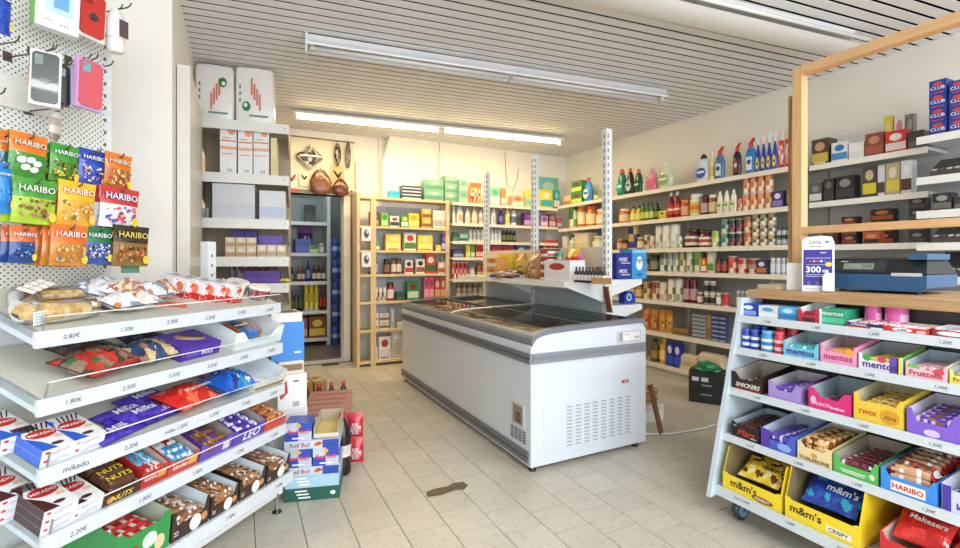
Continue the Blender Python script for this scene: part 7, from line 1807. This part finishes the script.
# cartons between the sweets stand and the drinks pile
def plainw(m, F, w, h, d):
    m.text(F, *FR, 'Kay', .0, .2 * h, .3 * w, .12 * h, '3A3A3A') if False else None
    m.rect(F, *FR, .12 * w, -.36 * h, .22 * w, .14 * h, 'B0B0AE'); m.rect(F, *FR, .12 * w, .3 * h, .2 * w, .05 * h, '6A6A6A'); m.poly(F, *FR, [(-.5 * w, .1 * h), (-.2 * w, .35 * h), (-.15 * w, .0), (-.4 * w, -.2 * h)], 'C82A2E')
crate('tall_carton', .235, 2.76, .0, .2, .3, .42, .1, lambda m, F, w, h, d: None, 'plain white carton on the floor behind the stand end', 'carton', 'E8E6E2')
crate('white_carton', .255, 2.75, .421, .15, .25, .19, .1, plainw, 'white carton with red print on the floor carton', 'carton', 'EDEBE8')
crate('nut_tray', .25, 2.76, .612, .13, .25, .07, .1, lambda m, F, w, h, d: m.rect(F, *FR, 0, 0, w * .9, h * .5, '8A6A4A'), 'white tray with brown nut print on the white carton', 'tray', 'DCD6CC')
crate('blue_carton', .235, 2.78, .683, .17, .25, .21, .1, lambda m, F, w, h, d: m.rect(F, *FR, .3 * w, -.3 * h, .2 * w, .05 * h, 'D8E8F8'), 'tall bright blue carton at the end of the stand', 'carton', '3A8ADC')
crate('small_tray', .23, 2.78, .894, .16, .22, .05, .1, lambda m, F, w, h, d: m.rect((0, d / 2, h), *TP, 0, 0, w * .8, d * .8, '6A5A50'), 'white tray of brown bars on the blue carton', 'tray', 'E6E4E0')
# right of the freezer
o = MB().box(-.13, .13, -.16, .16, 0, .13, 'E4E4E0').box(-.115, .115, -.165, -.16, .09, .12, 'C8C8C4').build('white_crate', PLASTIC); o.matrix_world = T(2.80, 2.76, .0) @ RZ(-.1); put_label(o, 'white plastic crate on the floor behind the freezer', [], '', 'crate')
for k in range(6):
    o = MB().box(-.12, .12, -.15, .15, 0, .017, ['A8835A', '8E6C46', 'B8946A'][k % 3]).build('cardboard_sheet', PAPER); o.matrix_world = T(2.77 + .008 * (k % 3), 2.78, .131 + .0182 * k) @ RZ(-.1 + .04 * (k % 2)); put_label(o, 'folded cardboard sheet on the white crate', [LAYER[6][k]], '', 'cardboard', 'folded cardboard sheets')
o = obj('leaning_plank', MB().box(0, .05, 0, .015, 0, .34).mesh('leaning_plank'), wood_mat('dark_wedge_wood', '8A5632', '5E3A20', 2)); o.matrix_world = T(2.63, 2.36, .012) @ RZ(.3) @ RX(-.25); put_label(o, 'brown wooden slat leaning behind the freezer corner', [], '', 'plank')
t = empty('black_box', T(3.58, 2.72, 0) @ RZ(-1.0)); put_label(t, 'black cardboard box of green bags on the floor', [], '', 'box')
m = MB().box(-.14, .14, 0, .2, 0, .27, '1E1E20'); F = (0, 0, .135)
m.rect(F, *FR, -.05, .07, .13, .035, 'D8D8D8'); m.rect(F, *FR, -.05, .07, .02, .05, '1E1E20', .001); m.rect(F, *FR, .0, .02, .08, .012, '9A9A9A'); m.rect(F, *FR, .0, -.06, .09, .012, '8A8A8A'); m.build('carton_body', CARTON, t)
o = crumple(Shelf((3.58, 2.72, .271), Vector((math.cos(-1), math.sin(-1), 0)), Vector((-math.sin(-1), math.cos(-1), 0)), .2), 712, .1, .24, .08, ['1E7A4A', '2A9A5E', '14603A'], 'crumpled green plastic bags in the black box', 'green_bags', 'bag', 9, FOIL, '', 0)
o.matrix_world = T(3.58, 2.72, .272) @ RZ(-1.0) @ T(0, .1, 0)
# ------------------------------------------------------------------ bag board above the doorway
bd = empty('bag_board', T(.45, YD - .03, 2.06)); put_label(bd, 'cream pegboard above the storeroom doorway', [], '', 'board')
MB().box(0, .80, 0, .025, 0, .63, 'EADFC2').build('panel', CARTON, bd)
MB().box(-.01, .81, -.012, .0, -.02, .012, '8A7A5E').build('lower_rail', CARTON, bd); MB().box(-.01, .81, -.006, .0, .62, .635, '6A6050').build('top_rail', CARTON, bd)
def on_board(px0, px1, yt, yb, q=.05):
    Y = YD - .03 - q; x0 = Y * ray(px0, 261).x / ray(px0, 261).y; x1 = Y * ray(px1, 261).x / ray(px1, 261).y
    za = EYE + ray((px0 + px1) / 2, yt).z * Y / ray((px0 + px1) / 2, yt).y; zb_ = EYE + ray((px0 + px1) / 2, yb).z * Y / ray((px0 + px1) / 2, yb).y
    return x0, x1, Y, zb_, za
def bagshape(px0, px1, yt, yb, cols, desc, name, prof, cat='bag', q=.05):
    x0, x1, Y, zb_, za = on_board(px0, px1, yt, yb, q); w, h = x1 - x0, za - zb_
    rn = random.Random(int(px0)); t = empty(name, T((x0 + x1) / 2, Y, zb_)); put_label(t, desc, [], 'above the doorway', cat)
    m = MB(); n = 18; vs = []
    prof = [(prof[i][0] * (1 - f_) + prof[i + 1][0] * f_, prof[i][1] * (1 - f_) + prof[i + 1][1] * f_) for i in range(len(prof) - 1) for f_ in (0, .5)] + [prof[-1]]; k = len(prof)
    for i, (r_, z_) in enumerate(prof):
        for j in range(n):
            a = 2 * math.pi * j / n; vs.append((w / 2 * r_ * math.cos(a) * rn.uniform(.94, 1.04), .04 * r_ * math.sin(a), h * z_))
    fs = [(i * n + j, i * n + (j + 1) % n, (i + 1) * n + (j + 1) % n, (i + 1) * n + j) for i in range(k - 1) for j in range(n)]
    m.add(vs, fs, [rn.choice(cols) for _ in fs], None, True); m.add(vs[:n], [tuple(reversed(range(n)))], cols[0])
    m.build('bag_body', FOIL, t)
    MB().tube([(0, q, h + .03), (0, -.01, h + .025), (0, -.01, h * .96)], .004, 5, '6A6258').build('hook', DARK_STEEL, t)
bagshape(296, 323, 147, 168, ['8A8680', 'C8C4BC', '4A4844', 'E8E4DC'], 'silver carnival bag with wide wings', 'silver_bag', [(.15, 0), (.35, .15), (.95, .45), (1, .6), (.5, .85), (.25, 1)])
bagshape(309, 332, 170, 194, ['7A4E2E', '8A5A38', '6A4226'], 'brown leather bag, larger', 'brown_bag', [(.6, 0), (.95, .15), (1, .5), (.7, .8), (.35, 1)])
bagshape(332, 349, 179, 196, ['6A3A26', '7A4630', '5A3020'], 'dark brown leather bag at the right end', 'brown_bag', [(.5, 0), (.95, .2), (1, .55), (.6, .85), (.3, 1)])
bagshape(334, 341, 144, 166, ['4A4640', 'B8B4AC', '2E2C2A'], 'dark sequin scarf', 'scarf', [(.4, 0), (.9, .3), (1, .7), (.5, 1)], 'scarf')
bagshape(345, 351, 143, 168, ['5A5650', '9A968E', '3A3834'], 'grey bead chain', 'bead_chain', [(.5, 0), (.9, .3), (.9, .7), (.5, 1)], 'chain')
for px0, px1, yt, yb, c, sp, de in ((284, 298, 168, 192, 'E8E0D4', 'C8503E', 'white card with red foot'), (299, 309, 172, 186, 'EDE4C8', '2E2A28', 'cream card with black arrow shapes'), (331, 344, 166, 188, 'D8B47A', '2A2622', 'tan card with black scissors')):
    x0, x1, Y, zb_, za = on_board(px0, px1, yt, yb, .02)
    m = MB().box(x0, x1, Y, Y + .006, zb_, za, c); F = ((x0 + x1) / 2, Y, (za + zb_) / 2); w, h = x1 - x0, za - zb_
    m.disc(F, *FR, -.1 * w, .12 * h, .1 * w, .22 * h, sp, rot=.6); m.disc(F, *FR, .15 * w, .1 * h, .1 * w, .18 * h, sp, rot=-.6)
    if 'red' in de: m.rect(F, *FR, 0, -.42 * h, w, .16 * h, 'C8503E', .001)
    o = m.build('hanging_card', CARTON); put_label(o, de, [], 'above the doorway', 'card')
# ------------------------------------------------------------------ storeroom beyond the doorway
l = bpy.data.lights.new('storeroom_fill', 'POINT'); l.energy = 8; l.color = (.85, .93, 1.0); l.shadow_soft_size = .12  # unseen lamp added to give the storeroom some light
lo = bpy.data.objects.new('storeroom_fill', l); COL.objects.link(lo)
lt = empty('storeroom_fill_lamp', T(.75, 6.5, CEIL - .2)); put_label(lt, 'added unseen round fill lamp on the storeroom ceiling', [], '', 'ceiling light')
MB().lathe([(.06, -.04, 'FFFFFF'), (.1, -.02, 'FFFFFF'), (.1, 0, 'FFFFFF')], 14).build('shade', METAL_WHITE, lt); lo.parent = lt; lo.location = (0, 0, -.12)
SY = 7.0
def sz(py): return EYE + ray(310, py).z * SY / ray(310, py).y
ST_Z = [sz(222), sz(253), sz(281.5), sz(311), sz(338.5)]
x_r = SY * ray(330, 261).x / ray(330, 261).y
su = empty('storeroom_shelf', T(x_r - .9, SY, 0)); put_label(su, 'pale metal storeroom shelf seen through the doorway', [], '', 'shelf unit')
MB().box(.86, .905, -.0, .4, 0.03, sz(195), 'D0D4D2').build('side_panel', CARTON, su); MB().box(0, .03, 0, .4, .03, sz(195), 'D0D4D2').build('side_panel', CARTON, su); MB().box(.03, .86, .385, .395, .03, sz(195), '8A9290').build('back_panel', CARTON, su)
for z in ST_Z:
    sh = MB().box(.03, .86, 0, .385, z - .02, z, 'C8CCC8').build('shelf', CARTON, su); MB().box(.03, .86, -.006, .0, z - .045, z + .002, 'D8DCD8').build('front_lip', CARTON, sh)
SS = [Shelf((x_r - .87, SY, z), XU, YU, .36) for z in ST_Z]
SW = 'storeroom shelf'
goods(SS[0], SW, [(305, 316, 205, 'box', 'black box near the top', ['1E2028', '2E303A'], 1, {'d': .2})])
goods(SS[1], SW, [(295, 312, 239, 'box', 'blue plastic crate', ['2438A0', '3A50B8'], 1, {'d': .2}), (298, 314, 226, 'bag', 'violet crisp bag', ['5A3A7A', '8A6AA8', 'C8B8D8', '3A2A5A'], 1, {'q': .22}), (309, 319, 245, 'box', 'green snack pack', ['4A8A3A', 'C8D87A', '2E6A2A'], 1, {'d': .1}), (319, 325, 243, 'jar', 'grey jar', ['A8A49C', 'C8C4BC', 'E0DCD4'])], q0=.04)
goods(SS[2], SW, [(286, 294, 267, 'bottle', 'dark sauce bottle', ['2A2A2E', '1E1E1E', '8A8A84'], 2), (297, 305, 266, 'bottle', 'red sauce bottle', ['7A2420', 'A8342E', 'D8C8B8'], 2), (306, 311, 260, 'bottle', 'tall blue bottle', ['1E2E7A', '2A3A9A', '8A98C8']), (312, 326, 265, 'bottle', 'brown bottle with cream label', ['4A2E22', '8A3A2E', 'E0D8C8'], 3)], q0=.04)
goods(SS[3], SW, [(304, 319, 284, 'can', 'tall yellow drinks can', ['D8C83A', 'E8DC6A', 'B8B02E'], 3), (319.5, 326, 286, 'bottle', 'cola bottle with red label', ['2A1614', 'B82A24', 'C8302A'], 2), (290, 303, 290, 'bottle', 'dark green bottle', ['24382E', '1E1E1E', '5A6A3A'], 3)], q0=.04)
goods(SS[4], SW, [(290, 308, 318, 'box', 'red and yellow fizzy pack, left', ['8A3A24', 'D8B83A', 'E0C84A'], 1, {'d': .2}), (308.5, 326, 317, 'box', 'red and yellow fizzy pack, right', ['8A3A24', 'D8B83A', 'E0C84A'], 1, {'d': .2})], q0=.03)
# blue water packs beside the storeroom shelf
xa = 6.9 * ray(331.5, 261).x / ray(331.5, 261).y
for j in range(5):
    for k in range(2):
        for b_ in range(1):
            t = obj('water_bottle', shared(('water_bottle',), lambda: MB().lathe([(.04, 0, '2A4AB0'), (.045, .02, '3456C0'), (.045, .1, 'A8C0E8'), (.045, .16, '2A4AB0'), (.044, .22, '3A60C8'), (.02, .27, '2A4AB0'), (.016, .29, '1E3690'), (.016, .31, '1E3690')], 12)), PLASTIC)
            t.matrix_world = T(xa + .06 + .1 * k, 6.95, .031 + .312 * j); put_label(t, 'blue water bottle beside the storeroom shelf', [PLACE[2][k], LAYER[5][j]], '', 'bottle', 'stacked blue water bottles')
# switch and loose wires
t = empty('light_switch', T(1.155, YD - .045, 1.25)); put_label(t, 'small cream switch on the doorway frame', [], '', 'switch')
MB().box(-.02, .02, 0, .02, -.04, .04, 'E8E0CC').build('plate', PLASTIC, t); MB().box(-.008, .008, -.005, 0, -.015, .015, 'F4F0E4').build('rocker', PLASTIC, t)
for k, (px, py0, py1) in enumerate(((505, 152, 196), (440, 140, 190))):
    Y = YB - .01; P0 = ray(px, py0); P1 = ray(px, py1); a = P0 * (Y / P0.y); b_ = P1 * (Y / P1.y)
    a.z += EYE; b_.z += EYE; mid_ = (a + b_) / 2 + Vector((-.03, -.01, 0))
    pts = [a, mid_, b_] if k else [a, a.lerp(b_, .4) + Vector((.01, 0, 0)), a.lerp(b_, .75) + Vector((.04, 0, 0)), a.lerp(b_, .85) + Vector((.13, 0, 0)), a.lerp(b_, .6) + Vector((.2, 0, 0)), a.lerp(b_, .35) + Vector((.22, 0, 0))]
    o = MB().tube([tuple(p) for p in pts], .003, 6, '5A5048').build('wall_wire', PLASTIC); put_label(o, ['looped brown wire on the back wall', 'thin hanging wire on the back wall'][k], [], '', 'wire')
for lab_, n_ in ALL_LABELS.items():
    if n_ > 1: print('SHARED', n_, lab_)
